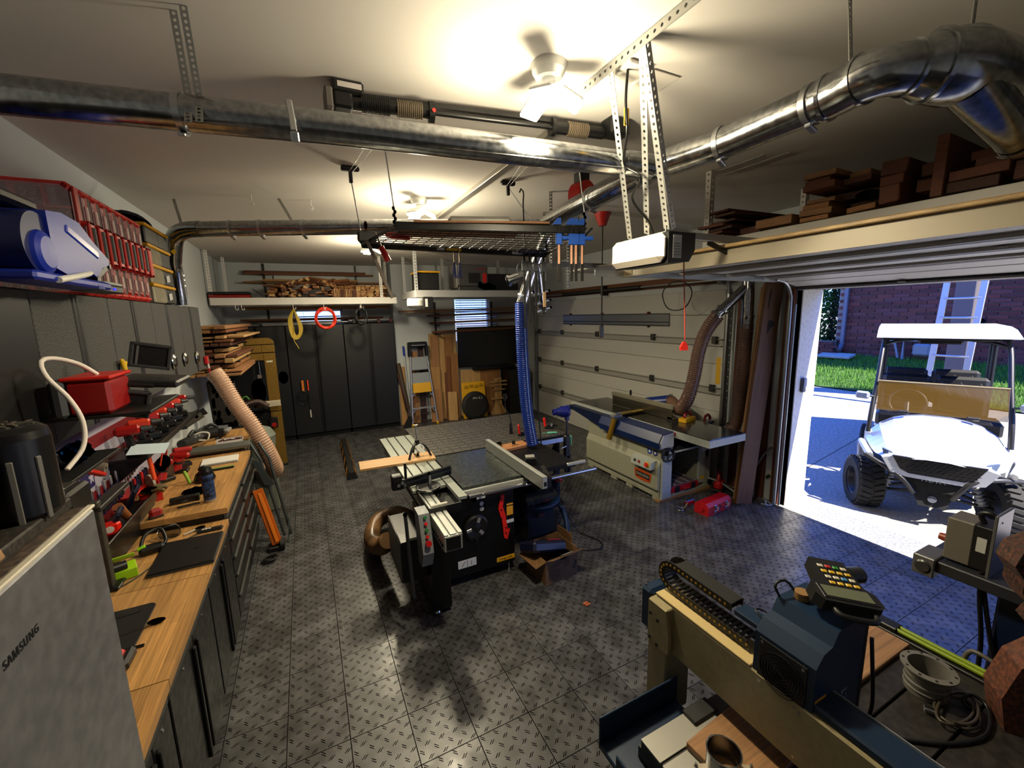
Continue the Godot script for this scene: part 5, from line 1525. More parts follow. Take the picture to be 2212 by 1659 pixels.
	for p in [V(1.135, .93, -.445), V(1.165, .945, -.445), V(1.185, .915, -.45)]: obj("knob", mb().cyl(p, p + V(0, 0, .012), .013, -1, 12), st, mf)
	obj("protractor", mb().lathe([W(.085, 0), W(.10, 0), W(.10, .014), W(.085, .014), W(.085, 0)], T0(V(1.36, .873, -.43)), 28), st, s)
	obj("protractor_hub", mb().cyl(V(1.36, .873, -.43), V(1.36, .885, -.43), .075, -1, 24), dark, s)
	obj("clamp_post", mb().cyl(V(1.37, .885, -.41), V(1.37, .99, -.41), .014, -1, 12).ball(V(1.37, .99, -.41), .015), st, s)
	# front details
	obj("handwheel", mb().lathe([W(0, -.01), W(.095, -.01), W(.105, .0), W(.105, .02), W(.09, .03), W(.04, .022), W(0, .03)], Transform3D(Basis(V(1, 0, 0), PI / 2), V(1.70, .51, -.30)), 32), mq(.06, .06, .065, .35), s)
	for k in 3:
		var an := TAU * k / 3.0 + 0.35
		obj("spoke_cover", mb().box(V(1.70 + sin(an) * 0.065, .51 + cos(an) * 0.065, -.272), V(.028, .045, .006), Basis(V(0, 0, 1), -an), .003), mq(.62, .62, .62, .35, .6), s)
	obj("crank_knob", mb().cyl(V(1.69, .415, -.28), V(1.69, .415, -.24), .014, -1, 12), dark, s)
	obj("push_stick", mb().prism([W(0, .0), W(.03, -.02), W(.055, .07), W(.035, .06), W(.02, .20), W(-.005, .29), W(.012, .36), W(.008, .385), W(-.018, .385), W(-.028, .36), W(-.045, .27), W(-.012, .14)], .012, T0(V(1.955, .34, -.308))), red, s)
	for y in [0.38, .43, .52, .60, .70]: obj("hole", mb().cyl(V(1.965 - (.03 if y > 0.5 else -.008), y, -.2955), V(1.965 - (.03 if y > 0.5 else -.008), y, -.294), .008, -1, 10), dark, s)
	obj("icon_plate", mb().bx(1.54, 1.70, .165, .235, -.3095, -.307, .001), mq(.75, .75, .75, .5), s)
	obj("icon_divider", mb().bx(1.618, 1.622, .17, .23, -.307, -.3062).beam(V(1.57, .18, -.3068), V(1.60, .22, -.3068), .001, .004).beam(V(1.65, .18, -.3068), V(1.66, .22, -.3068), .001, .004), dark, s)
	obj("dial_plate", mb().bx(1.715, 1.80, .735, .79, -.3095, -.307, .001), mq(.75, .75, .75, .5), s)
	for y in [0.69, .645]: obj("round_sticker", mb().cyl(V(1.765, y, -.3095), V(1.765, y, -.307), .018, -1, 18), mq(.7, .7, .7, .5), s)
	obj("lock_knob", mb().ball(V(1.69, .76, -.28), V(.022, .03, .025)), dark, s)
	var vl := obj("voltage_label", mb().bx(1.885, 2.055, .125, .165, -.3095, -.307, .001), mq(.85, .62, .06, .5), s)
	text("Voltage - 220V", .019, dark, vl, fr(V(1.97, .145, -.306), V(1, 0, 0), V(0, 1, 0)))
	obj("warning_label", mb().bx(1.99, 2.05, .62, .635, -.3095, -.307, .001).bx(1.99, 2.05, .53, .61, -.3095, -.308, .001), mq(.80, .55, .08, .5), s)
	obj("white_label", mb().bx(1.965, 2.055, .46, .49, -.3095, -.307, .001), mq(.72, .72, .74, .5), s)
	# switch box hung left of the pedestal
	var sb := obj("switch_box", mb().prism([W(-.07, .16), W(.05, .155), W(.13, -.10), W(.07, -.22), W(-.03, -.22)], .075, Transform3D(Basis(V(0, 0, 1), V(0, 1, 0), V(-1, 0, 0)), V(1.245, .73, -.02))), gry, s)
	for k in 5:
		var f := k / 4.0
		var p := V(1.21, lerpf(.865, .70, f), lerpf(.043, .095, f))
		var nn := V(0, .3, .95).normalized()
		obj("button" if k < 4 else "stop_button", mb().cyl(p, p + nn * (.012 if k < 4 else 0.03), .011 if k < 4 else 0.020, -1, 14), [mq(.08, .40, .18, .4), mq(.75, .08, .06, .4)][k % 2] if k < 4 else mq(.62, .04, .05, .35), sb)
	obj("swing_post", mb().cyl(V(1.10, .30, .05), V(1.085, .90, .02), .012, -1, 12).ball(V(1.085, .905, .02), .016), mq(.30, .30, .30, .3, .8), s)
	obj("dust_cover", mb().bx(1.06, 1.265, .28, .62, -.62, -.16, .012), blk, s)
	obj("side_plate", mb().bx(1.05, 1.06, .36, .66, -.55, -.06, .003), mq(.03, .03, .03, .4), s)
	single("dust_port_hose", "tan corrugated dust hose curling from the saw's left side to the floor", "hose", hose([V(1.42, .16, -1.35), V(1.28, .15, -1.62), V(1.08, .13, -1.55), V(.985, .13, -1.20), V(1.02, .24, -.85), V(1.055, .36, -.70)], .072, .025, .010, 20), mq(.42, .31, .20, .3))
	# maple board on the carriage and the tripod clamp on it
	single("maple_board", "pale maple board lying across the saw's sliding carriage", "board", mb().box(V(0, .011, 0), V(.68, .022, .22), BI, .002), wood(Color(.78, .62, .42), .5), "", V(1.265, .873, -1.15), -.06)
	var tp := thing("tripod_clamp", "black three-legged hold-down clamp on the maple board", "clamp", V(1.46, .896, -1.16))
	obj("screw", mb().cyl(V(0, .02, 0), V(.0, .30, -.02), .006, -1, 10), st, tp)
	obj("top_handle", mb().cyl(V(-.02, .30, -.02), V(.02, .30, -.02), .007, -1, 8), mq(.75, .70, .62, .4), tp)
	obj("hub", mb().cyl(V(0, .11, 0), V(0, .16, 0), .022, -1, 14).cyl(V(0, .0, 0), V(0, .03, 0), .016, .01, 12), dark, tp)
	for k in 3:
		var an := TAU * k / 3.0 + 0.4
		obj("leg", mb().tube(curve([V(0, .13, 0), V(cos(an) * 0.07, .10, sin(an) * 0.07), V(cos(an) * 0.125, .0, sin(an) * 0.125)], .02), .011, 8), dark, tp)
	obj("lens_ring", mb().lathe([W(.02, -.008), W(.038, -.008), W(.038, .008), W(.02, .008)], Transform3D(Basis(V(1, 0, 0), 1.2), V(.02, .085, .03)), 18), mq(.7, .7, .68, .4), tp)
	# gauge on extension, jig, lamp
	var d := thing("digital_readout", "small black digital readout box on the saw extension", "readout", V(2.33, .869, -.50), -.35)
	obj("case", mb().prism([W(-.05, 0), W(.05, 0), W(.05, .03), W(-.03, .07), W(-.05, .06)], .10, Transform3D(Basis(V(0, 0, -1), V(0, 1, 0), V(1, 0, 0)), V(-.05, 0, 0))), dark, d)
	obj("face", mb().box(V(0, .0535, -.012), V(.085, .003, .075), Basis(V(1, 0, 0), .46), .001), mq(.50, .49, .46, .4), d)
	obj("screen", mb().box(V(0, .058, -.022), V(.05, .002, .03), Basis(V(1, 0, 0), .46)), mq(.20, .24, .14, .3), d)
	var j := thing("wooden_jig", "wooden jig plate with black knob and printed letters behind the fence", "jig", V(2.36, .869, -.98), .1)
	obj("plate", mb().bx(-.14, .20, .0, .03, -.085, .07, .003), wood(Color(.66, .46, .30), .5), j)
	obj("knob", mb().cyl(V(.06, .03, -.03), V(.06, .06, -.03), .018, -1, 12), dark, j)
	text("OPEN", .03, dark, j, fr(V(.05, .031, .02), V(1, 0, 0), V(0, 0, -1)))
	single("yellow_plug", "pale yellow oval foam plug on the wooden jig's corner", "plug", mb().ball(V(0, .02, 0), V(.032, .02, .026)), mq(.75, .66, .20, .6), "", V(2.26, .90, -1.03))
	outfeed(blk, dark, st, red)
	vacuum_and_box(dark, st)

func outfeed(blk: Material, dark: Material, st: Material, red: Material):
	var o := thing("outfeed_table", "grey dog-hole assembly table behind the table saw", "table")
	var m := speck(Color(.26, .245, .22), .6, 0, .3, 2.5)
	for qx in 2:
		for qz in 2:
			var b := mb()
			var x0 := 1.575 + qx * 0.79; var z0 := -1.15 - qz * 0.575
			for i in 6: b.perf(V(x0, .863, z0 - 0.048 - i * 0.0955), V(x0 + 0.787, .863, z0 - 0.048 - i * 0.0955), V(0, 0, 1), .0955, .0085, .098, .018)
			obj("top_panel", b, m, o)
	obj("under_frame", mb().bx(1.60, 3.13, .80, .848, -2.28, -1.17, .004), dark, o)
	for p in [V(1.66, 0, -1.25), V(3.08, 0, -1.25), V(1.66, 0, -2.22), V(3.08, 0, -2.22)]:
		obj("leg", mb().bx(p.x - 0.03, p.x + 0.03, .0, .80, p.z - 0.03, p.z + 0.03, .004), blk, o)
	obj("brace", mb().beam(V(3.08, .72, -1.25), V(2.75, .30, -1.25), .03, .03), blk, o)
	obj("accessory_rail", mb().bx(2.75, 3.16, .79, .845, -1.148, -1.11, .003), st, o)
	# gooseneck work light, clamps, dust port arm on the far side
	var g := thing("gooseneck_lamp", "black gooseneck lamp standing on the assembly table", "lamp", V(2.60, .873, -1.45))
	obj("base", mb().cyl(V(0, 0, 0), V(0, .12, 0), .022, .016, 14), dark, g)
	obj("neck", mb().tube(curve([V(0, .12, 0), V(-.01, .20, .0), V(-.05, .30, -.02), V(-.055, .40, -.02)], .02), .006, 8), dark, g)
	obj("head", mb().cyl(V(-.055, .39, -.02), V(-.058, .46, -.015), .018, .022, 14), dark, g)
	obj("lens", mb().ball(V(-.058, .462, -.012), V(.018, .008, .016)), mq(.85, .85, .85, .15), g)
	for k in 2:
		var p: Vector3 = [V(2.66, .873, -1.32), V(3.06, .873, -1.42)][k]
		var c := thing("toggle_clamp", ["red-handled toggle clamp beside the gooseneck lamp", "red-handled toggle clamp at the table's far corner by the blue port"][k], "clamp", p, [0.3, -.4][k])
		obj("base", mb().bx(-.03, .08, 0, .025, -.02, .02, .004), dark, c)
		obj("arm", mb().beam(V(.0, .03, 0), V(.12, .035, 0), .02, .015), dark, c)
		obj("handle", mb().beam(V(-.02, .02, 0), V(-.035, .135, .0), .028, .03, V(1, 0, 0), .01), red, c)
		obj("knob", mb().cyl(V(.05, .025, 0), V(.05, .06, 0), .014, -1, 10), st, c)
	single("mint_scraper", "mint green oval scraper lying on the assembly table corner", "scraper", mb().box(V(0, .008, 0), V(.11, .012, .045), BI, .005).beam(V(-.05, .006, 0), V(-.12, .006, .01), .012, .004), mq(.35, .62, .55, .4), "", V(3.01, .873, -1.22), -.4)
	var dp := thing("dust_collection_port", "blue dust port held on a black post at the table edge", "dust port", V(3.13, 0, -1.13))
	obj("post", mb().bx(.0, .02, .60, 1.17, .0, .02, .003), dark, dp)
	obj("bracket", mb().bx(-.03, .03, .62, .86, -.01, .05, .006).bx(-.02, .0, .42, .64, .0, .04, .004).bx(.02, .05, .40, .64, .0, .04, .004), dark, dp)
	var blu := mq(.03, .08, .40, .4)
	obj("port", mb().lathe([W(.028, -.14), W(.034, -.14), W(.034, -.09), W(.048, -.09), W(.05, -.05), W(.062, -.05), W(.064, .02), W(.05, .05), W(.0, .055)], Transform3D(Basis(V(0, 0, 1), -PI / 2) * Basis(V(1, 0, 0), .3), V(-.02, 1.135, .02)), 24), blu, dp)
	obj("holder", mb().bx(-.012, .032, 1.03, 1.20, -.012, .035, .006), blu, dp)
	obj("green_level", mb().bx(.045, .06, .74, .85, .0, .04, .003), mq(.35, .62, .50, .4), dp)
	obj("lever", mb().cyl(V(-.09, .73, .05), V(.0, .745, .04), .008, -1, 8), st, dp)
	# blue dust hose hanging down to the saw
	var bl := mq(.03, .17, .50, .3)
	var hz := single("blue_dust_hose", "bright blue corrugated dust hose hanging down to the saw", "hose", hose([V(2.475, 2.33, -.90), V(2.48, 2.05, -.91), V(2.50, 1.65, -.92), V(2.53, 1.25, -.92), V(2.57, .90, -.89)], .058, .020, .009, 22), bl)
	obj("white_seam", mb().tube(curve([V(2.475, 2.32, -.841), V(2.485, 2.05, -.85), V(2.505, 1.65, -.86), V(2.535, 1.25, -.86), V(2.575, .92, -.83)], .03), .0035, 6), mq(.55, .65, .80, .4), hz)
	single("black_drop_cable", "black cable hanging beside the blue dust hose", "cable", mb().tube(curve([V(2.70, 2.0, -.98), V(2.68, 1.55, -.98), V(2.69, 1.15, -.96), V(2.69, .872, -.92)], .03), .007, 8), dark)

func vacuum_and_box(dark: Material, st: Material):
	var blk := mq(.035, .037, .04, .4)
	var teal := mq(.02, .13, .25, .35)
	var v := thing("shop_vacuum", "black shop vacuum wrapped with a blue hose under the saw extension", "vacuum", V(2.46, 0, -.70))
	obj("tub", mb().bx(-.20, .20, .07, .34, -.19, .17, .05), mq(.02, .02, .022, .5), v)
	var hd := obj("head", mb().bx(-.205, .205, .34, .54, -.195, .175, .05), blk, v)
	text("BOSCH", .026, mq(.35, .06, .05, .4), hd, fr(V(.045, .46, .1755), V(1, 0, 0), V(0, 1, 0)))
	obj("emblem", mb().lathe([W(.011, 0), W(.014, 0), W(.014, .002), W(.011, .002)], Transform3D(Basis(V(1, 0, 0), PI / 2), V(-.03, .46, .175)), 18), mq(.3, .3, .3, .4), hd)
	obj("trim_line", mb().beam(V(-.11, .50, .1755), V(-.07, .40, .1755), .003, .004), mq(.4, .4, .4, .4), hd)
	for x in [-.16, .16]: obj("caster", mb().cyl(V(x - 0.015, .036, .10), V(x + 0.015, .036, .10), .035, -1, 14).bx(x - 0.02, x + 0.02, .05, .08, .08, .12), dark, v)
	for x in [-.17, .17]: obj("wheel", mb().cyl(V(x - 0.02, .06, -.13), V(x + 0.02, .06, -.13), .06, -1, 18), dark, v)
	obj("red_latch", mb().bx(-.04, .03, .31, .34, .165, .178, .004), mq(.30, .04, .04, .4), v)
	var p := []
	for k in 46:
		var an := -2.4 + k * 0.155
		p.append(V(.225 * cos(an) + 0.02, .33 + 0.0035 * k + 0.03 * cos(an), .225 * sin(an)))
	p.append_array([V(.275, .50, -.02), V(.255, .545, -.06)])
	single("vacuum_hose", "blue ribbed vacuum hose coiled round the black vacuum", "hose", hose(p.map(func(q): return q + V(2.46, 0, -.70)), .027, .011, .003, 12), teal)
	single("vacuum_hose_tail", "blue vacuum hose end dropping behind the cardboard box", "hose", hose([V(2.69, .35, -.56), V(2.71, .24, -.50), V(2.69, .12, -.44), V(2.66, .03, -.40)], .027, .011, .003, 12), teal)
	single("vacuum_power_cord", "black power cord looping on the floor beside the vacuum", "cord", mb().tube(curve([V(2.72, .40, -.60), V(2.80, .22, -.62), V(2.90, .03, -.55), V(2.99, .008, -.33), V(2.93, .008, -.22), V(2.80, .008, -.25), V(2.70, .008, -.33)], .02), .006, 8), dark)
	var po := thing("corded_polisher", "black and orange corded polisher resting on the vacuum head", "power tool", V(2.52, .542, -.66), .1)
	obj("disc", mb().lathe([W(0, 0), W(.085, 0), W(.09, .012), W(.05, .04), W(.04, .10), W(0, .11)], T0(V(-.08, 0, 0)), 24), mq(.08, .05, .04, .5), po)
	obj("body", mb().beam(V(-.07, .10, 0), V(.13, .085, .02), .06, .06, V(0, 1, 0), .018), mq(.62, .18, .05, .4), po)
	obj("grip", mb().beam(V(.12, .085, .02), V(.20, .06, .03), .05, .055, V(0, 1, 0), .015), dark, po)
	obj("red_cap", mb().cyl(V(.15, .06, .06), V(.21, .055, .07), .026, -1, 14), mq(.75, .12, .06, .4), po)
	obj("cord", mb().tube(curve([V(.08, .12, .05), V(.05, .04, .09), V(.10, -.0, .12), V(.16, .06, .10), V(.14, .12, .06), V(.08, .11, .08)], .015), .006, 8), dark, po)
	# cardboard box with the blue case
	var card := speck(Color(.44, .32, .20), .85, 0, .15, 4)
	var cb := thing("cardboard_box", "open brown cardboard box on the floor beside the vacuum", "box", V(2.335, 0, -.15), .09)
	var b := mb()
	b.bx(-.165, .165, .0, .006, -.14, .14).bx(-.168, .168, 0, .215, .138, .144).bx(-.168, .168, 0, .25, -.144, -.138).bx(-.168, -.162, 0, .215, -.14, .14).bx(.162, .168, 0, .24, -.14, .14)
	obj("walls", b, card, cb)
	obj("flap", mb().box(V(-.215, .205, .02), V(.11, .004, .26), Basis(V(0, 0, 1), .25)), speck(Color(.52, .37, .20), .85), cb)
	obj("flap", mb().box(V(.0, .245, .19), V(.34, .004, .11), Basis(V(1, 0, 0), -.55)), card, cb)
	obj("flap", mb().box(V(.168, .28, -.03), V(.004, .10, .20), Basis(V(0, 0, 1), .1)), speck(Color(.52, .37, .22), .85), cb)
	var ink := mq(.16, .12, .09, .8)
	var pr := mb()
	for k in 9:
		var L := [0.13, .12, .14, .10, .13, .11, .14, .12, .09][k] as float
		pr.bx(-.14, -.14 + L, .028 + k * 0.011, .032 + k * 0.011, .144, .1447)
	for k in 5: pr.bx(-.13 + 0.012 * k, -.02 + 0.01 * k, .135 + k * 0.010, .139 + k * 0.010, .144, .1447)
	for k in 6: pr.bx(.02, .085, .11 + k * 0.012, .115 + k * 0.012, .144, .1447)
	pr.bx(.115, .155, .06, .075, .144, .1447).bx(.115, .155, .085, .10, .144, .1447).bx(.135, .155, .105, .13, .144, .1447)
	obj("print", pr, ink, cb)
	obj("label", mb().box(V(.02, .252, .185), V(.10, .002, .05), Basis(V(1, 0, 0), -.55)), mq(.65, .65, .68, .5), cb)
	var nav := mq(.035, .05, .16, .4)
	var bc := thing("blue_power_tool_case", "navy blue plastic tool case tipped inside the cardboard box", "case", V(2.25, .225, -.15), .12)
	var bb := Basis(V(0, 0, 1), -.28) * Basis(V(1, 0, 0), -.42)
	obj("shell", mb().box(V(0, .03, 0), V(.36, .09, .22), bb, .02), nav, bc)
	for k in 8: obj("rib", mb().box(bb * V(-.14 + k * 0.016, .0, .0) + V(0, .03, 0) + bb * V(0, .046, 0), V(.006, .006, .16), bb, .001), mq(.05, .07, .20, .4), bc)
	obj("recess", mb().box(V(0, .03, 0) + bb * V(.07, .0455, .03), V(.14, .004, .10), bb), mq(.018, .022, .07, .5), bc)
	obj("red_handle", mb().box(V(0, .03, 0) + bb * V(.06, .052, .075), V(.13, .012, .022), bb, .005), mq(.48, .03, .06, .4), bc)
	var fw := mb().ball(V(0, .02, 0), V(.10, .035, .06), 14, 8)
	for i in fw.v.size(): fw.v[i] += fw.n[i] * 0.010 * sin(fw.v[i].x * 150) * sin(fw.v[i].z * 130)
	single("bubble_wrap", "crumpled bubble wrap at the front of the cardboard box", "bubble wrap", fw, speck(Color(.62, .60, .56), .3, .2, .5, 14), "", V(2.36, .175, -.06))
	single("wood_chip", "small split wood chip lying alone on the floor", "wood chip", mb().bx(-.022, .02, .0015, .012, -.02, .0, .002).bx(-.018, .025, .0015, .010, .002, .02, .002), mq(.66, .34, .18, .7), "", V(2.345, .0, .345), .1)
# ------------------------------------------------------------------ right side: closed door, jointer, hoses
func right_side():
	var wh := mq(.66, .655, .63, .5)
	var st := mq(.60, .61, .62, .35, .8)
	var dk := mq(.05, .05, .05, .5)
	# closed sectional door on the right wall
	var X := 5.235
	var d := obj("door_1", mb().bx(X + 0.025, X + 0.045, .0, 2.46, -5.42, -.78), wh)
	d.set_meta("kind", "structure")
	for k in 4:
		var y0 := 0.004 + k * 0.614
		var p := mb()
		p.bx(X, X + 0.025, y0, y0 + 0.30, -5.41, -.79, .004).bx(X, X + 0.025, y0 + 0.304, y0 + 0.606, -5.41, -.79, .004)
		var pn := obj("panel", p, wh, d)
		if k > 0:
			obj("strut", mb().bx(X - 0.035, X, y0 - 0.004, y0 + 0.002, -5.40, -.80).bx(X - 0.035, X, y0 - 0.085, y0 - 0.079, -5.40, -.80).bx(X - 0.004, X, y0 - 0.085, y0 + 0.002, -5.40, -.80), mq(.58, .575, .55, .45, .2), pn)
			for z in [-5.3, -4.4, -3.28, -1.95, -.9]:
				obj("hinge", mb().bx(X - 0.045, X - 0.002, y0 - 0.055, y0 + 0.035, z - 0.035, z + 0.035, .006).cyl(V(X - 0.03, y0 - 0.005, z - 0.04), V(X - 0.03, y0 - 0.005, z + 0.04), .01, -1, 8), mq(.25, .25, .24, .4, .6), pn)
	for z in [-5.46, -.72]:
		obj("track", mb().bx(X - 0.06, X - 0.02, .0, 2.42, z - 0.012, z + 0.012).perf(V(X + 0.02, .0, z), V(X + 0.02, 2.42, z), V(1, 0, 0), .05, .010, .09), st, d)
	single("door_warning_sticker", "yellow warning sticker strip on the closed door's near edge", "sticker", mb().bx(X - 0.0015, X, 1.28, 1.62, -.875, -.81), mq(.75, .58, .08, .5))
	var gr := thing("guide_rail", "long aluminium saw guide rail hung on the closed garage door", "guide rail", V(X - 0.006, 2.09, -3.0))
	obj("rail", mb().bx(-.012, .0, -.09, .085, -1.37, 1.34, .003), mq(.45, .46, .46, .4, .6), gr)
	obj("black_strip", mb().bx(-.016, -.010, .075, .088, -1.37, 1.34).bx(-.016, -.010, -.045, -.03, -1.37, 1.34).bx(-.016, -.010, -.092, -.08, -1.37, 1.34), dk, gr)
	for z in [-1.1, -.15, .95]: obj("peg", mb().cyl(V(.006, .10, z), V(-.04, .10, z), .016, -1, 12), mq(.40, .05, .05, .4), gr)
	for z in [-1.1, -.15, .95]: obj("peg", mb().cyl(V(.006, -.105, z), V(-.03, -.105, z), .012, -1, 10), dk, gr)
	# above the closed door: header, spring, dark space
	var hb := struct("trim_4", mb().bx(-2.35, 2.35, -.065, .065, -.02, .02, .003), wood(Color(.42, .25, .12), .65))
	hb.transform = Transform3D(Basis(V(0, 0, 1), V(0, 1, 0), V(-1, 0, 0)), V(5.278, 2.60, -3.05))
	var ts := thing("torsion_spring", "black torsion spring on a shaft above the closed door", "spring", V(5.18, 2.57, -3.1))
	obj("shaft", mb().cyl(V(0, 0, -2.35), V(0, 0, 2.35), .014, -1, 10), st, ts)
	obj("coil", hose([V(0, 0, -1.2), V(0, 0, .9)], .028, .016, .008, 12), dk, ts)
	for z in [-2.30, 2.28]: obj("drum", mb().lathe([W(0, -.03), W(.06, -.03), W(.05, 0), W(.06, .03), W(0, .03)], Transform3D(Basis(V(1, 0, 0), PI / 2), V(0, 0, z)), 20), st, ts)
	obj("center_bracket", mb().bx(-.02, .09, -.08, .08, -.03, .03, .003), dk, ts)
	for s in [[-5.46, -.0], [-.72, .0]]:
		var z: float = s[0]
		var t := single("overhead_track", "galvanised overhead track running in from the closed door, %s end" % ("far" if z < -3 else "near"), "track", mb().tube(curve([V(5.19, 2.40, z), V(5.16, 2.56, z), V(5.06, 2.63, z), V(4.9, 2.65, z)], .04), .022, 8).beam(V(4.9, 2.65, z), V(2.7, 2.67, z), .012, .05, V(0, 1, 0)), st, "overhead tracks of the closed door")
		obj("hanger", mb().perf(V(3.0, 2.64, z), V(3.0, H - 0.002, z), V(1, 0, 0), .035, .008, .04), st, t)
	opener_parts()
	jointer()
	dust_right()
	small_right()

func jointer():
	var gn := speck(Color(.54, .54, .47), .45, .05, .06, 2.0)
	var gn2 := speck(Color(.62, .64, .62), .45, .05, .06, 2.0)
	var blu := mq(.035, .12, .30, .35)
	var iron := speck(Color(.42, .42, .41), .22, .85, .3, 3.0)
	var al := mq(.72, .70, .62, .3, .8)
	var dk := mq(.03, .03, .03, .45)
	var yel := mq(.50, .38, .08, .35, .5)
	var j := thing("jointer_planer", "grey-green jointer planer with blue guard and polished tables", "jointer")
	# body: side profile swept along z (a waist step on the room side)
	var prof := [W(4.18, .05), W(4.18, .135), W(4.10, .15), W(4.10, .40), W(4.16, .50), W(4.16, .76), W(4.34, .80), W(4.34, .05)]
	var prof2 := [W(4.135, .05), W(4.135, .14), W(4.11, .15), W(4.11, .42), W(4.15, .50), W(4.15, .78), W(4.32, .80), W(4.32, .05)]
	obj("side_panel", mb().prism(prof2, 1.38, T0(V(0, 0, -2.07))), gn, j)
	obj("waist_line", mb().bx(4.105, 4.112, .14, .15, -2.07, -.70), mq(.30, .30, .27, .5), j)
	obj("end_frame", mb().bx(4.15, 4.30, .03, .78, -.69, -.662, .004), gn2, j)
	obj("far_panel", mb().bx(4.90, 4.97, .05, .80, -2.05, -.70, .004), gn, j)
	obj("far_frame", mb().bx(4.80, 5.0, .09, .60, -.73, -.70, .004), gn2, j)
	obj("back_panel", mb().bx(4.30, 4.92, .05, .58, -1.30, -1.26, .003), speck(Color(.34, .36, .36), .5), j)
	obj("floor_pan", mb().bx(4.15, 4.97, .03, .055, -2.05, -.68, .003), gn, j)
	for z in [-2.0, -1.5, -1.2, -.74]: obj("foot", mb().bx(4.14, 4.22, .0, .05, z - 0.06, z + 0.06, .004), gn, j)
	obj("foot", mb().bx(4.85, 4.97, .0, .05, -2.0, -1.9, .004).bx(4.85, 4.97, .0, .05, -.85, -.74, .004), gn, j)
	obj("wood_shim", mb().bx(4.12, 4.98, .0, .03, -.735, -.665, .002), wood(Color(.62, .46, .28)), j)
	obj("infeed_table", mb().bx(4.30, 4.87, .775, .86, -1.42, -.18, .004), iron, j)
	obj("infeed_edge", mb().bx(4.296, 4.872, .772, .852, -.181, -.172, .002).bx(4.293, 4.30, .772, .852, -1.42, -.172, .002), gn2, j)
	obj("outfeed_table", mb().bx(4.28, 4.87, .785, .86, -2.56, -1.50, .004), iron, j)
	obj("outfeed_edge", mb().bx(4.20, 4.28, .80, .858, -2.60, -1.50, .004), gn2, j)
	obj("planer_table", mb().bx(4.20, 4.92, .595, .62, -1.25, -.62, .003), mq(.45, .46, .46, .3, .8), j)
	# blue guard housing
	var gp := [W(4.07, .66), W(4.05, .74), W(4.10, .835), W(4.275, .85), W(4.275, .66)]
	obj("blue_guard", mb().prism(gp, 1.08, T0(V(0, 0, -1.72))), blu, j)
	obj("guard_end", mb().prism([W(4.08, .68), W(4.065, .74), W(4.11, .82), W(4.265, .835), W(4.265, .68)], .02, T0(V(0, 0, -.64))), mq(.55, .57, .58, .4), j)
	obj("guard_wedge", mb().prism([W(-2.50, .80), W(-1.72, .66), W(-1.72, .84), W(-2.50, .84)], .15, Transform3D(Basis(V(0, 0, 1), V(0, 1, 0), V(-1, 0, 0)), V(4.25, 0, 0))), mq(.03, .08, .20, .4), j)
	obj("black_latch", mb().bx(4.18, 4.26, .74, .79, -2.60, -2.55, .006), dk, j)
	obj("guard_label", mb().bx(4.0775, 4.0795, .745, .79, -1.42, -1.34), mq(.04, .06, .12, .4), j)
	# fence
	obj("fence_plate", mb().bx(4.60, 4.615, .865, 1.005, -2.10, -.97, .002), mq(.42, .40, .34, .22, .9), j)
	obj("fence_cap", mb().bx(4.59, 4.66, .99, 1.05, -2.12, -.96, .012), al, j)
	obj("fence_foot", mb().bx(4.60, 4.68, .862, .90, -1.05, -.97, .004), al, j)
	obj("fence_knob", mb().cyl(V(4.72, .95, -1.85), V(4.72, 1.10, -1.85), .016, -1, 10), dk, j)
	# cutter bridge guard (brass bar) and arm
	obj("bridge_guard", mb().beam(V(4.20, .90, -1.46), V(4.60, .895, -1.50), .07, .02, V(0, 1, 0), .006), mq(.62, .52, .22, .3, .7), j)
	obj("bridge_drop", mb().cyl(V(4.055, .86, -1.40), V(3.985, .60, -1.42), .036, -1, 18), yel, j)
	obj("bridge_arm", mb().bx(4.05, 4.20, .86, .90, -1.49, -1.41, .008).cyl(V(4.10, .91, -1.43), V(4.17, .92, -1.43), .014, -1, 10), mq(.55, .55, .55, .35, .7), j)
	# handwheel, controls, badge
	var hw := []
	for k in 25: hw.append(V(sin(TAU * k / 24.0) * 0.075, cos(TAU * k / 24.0) * 0.075, 0))
	var w := mb(); w.xf = Transform3D(Basis(Vector3.UP, -.25), V(4.19, .585, -.625))
	w.tube(hw, .012, 8, false).beam(V(0, .075, 0), V(0, -.075, 0), .02, .012).beam(V(-.07, 0, 0), V(.07, 0, 0), .02, .012).cyl(V(0, 0, -.03), V(0, 0, .03), .02).cyl(V(.05, .06, 0), V(.05, .06, .05), .012)
	obj("handwheel", w, dk, j)
	obj("red_indicator", mb().bx(4.28, 4.31, .80, .835, -.72, -.62, .004), mq(.55, .05, .05, .4), j)
	var cp := obj("control_panel", mb().prism([W(4.04, .39), W(4.05, .475), W(4.13, .495), W(4.16, .39)], .33, T0(V(0, 0, -1.07))), gn2, j)
	for k in 3: obj("stop_button" if k == 2 else "button", mb().cyl(V(4.05, .44, [-1.0, -.93, -.80][k]), V(4.035 if k < 2 else 4.02, .445, [-1.0, -.93, -.80][k]), .016 if k < 2 else 0.024, -1, 14), [dk, mq(.5, .1, .08, .4), mq(.75, .10, .05, .4)][k], cp)
	obj("stop_ring", mb().cyl(V(4.046, .44, -.80), V(4.038, .44, -.80), .034, -1, 18), mq(.80, .62, .06, .4), cp)
	for k in 2: obj("safety_disc", mb().cyl(V(4.15, .57, [-.87, -.78][k]), V(4.147, .57, [-.87, -.78][k]), .036, -1, 22), mat([Color(.06, .20, .50), Color(.10, .10, .34)][k], .4), j)
	for k in 2: obj("safety_icon", mb().cyl(V(4.1468, .57, [-.87, -.78][k]), V(4.1455, .57, [-.87, -.78][k]), .016, -1, 12), mq(.7, .7, .72, .4), j)
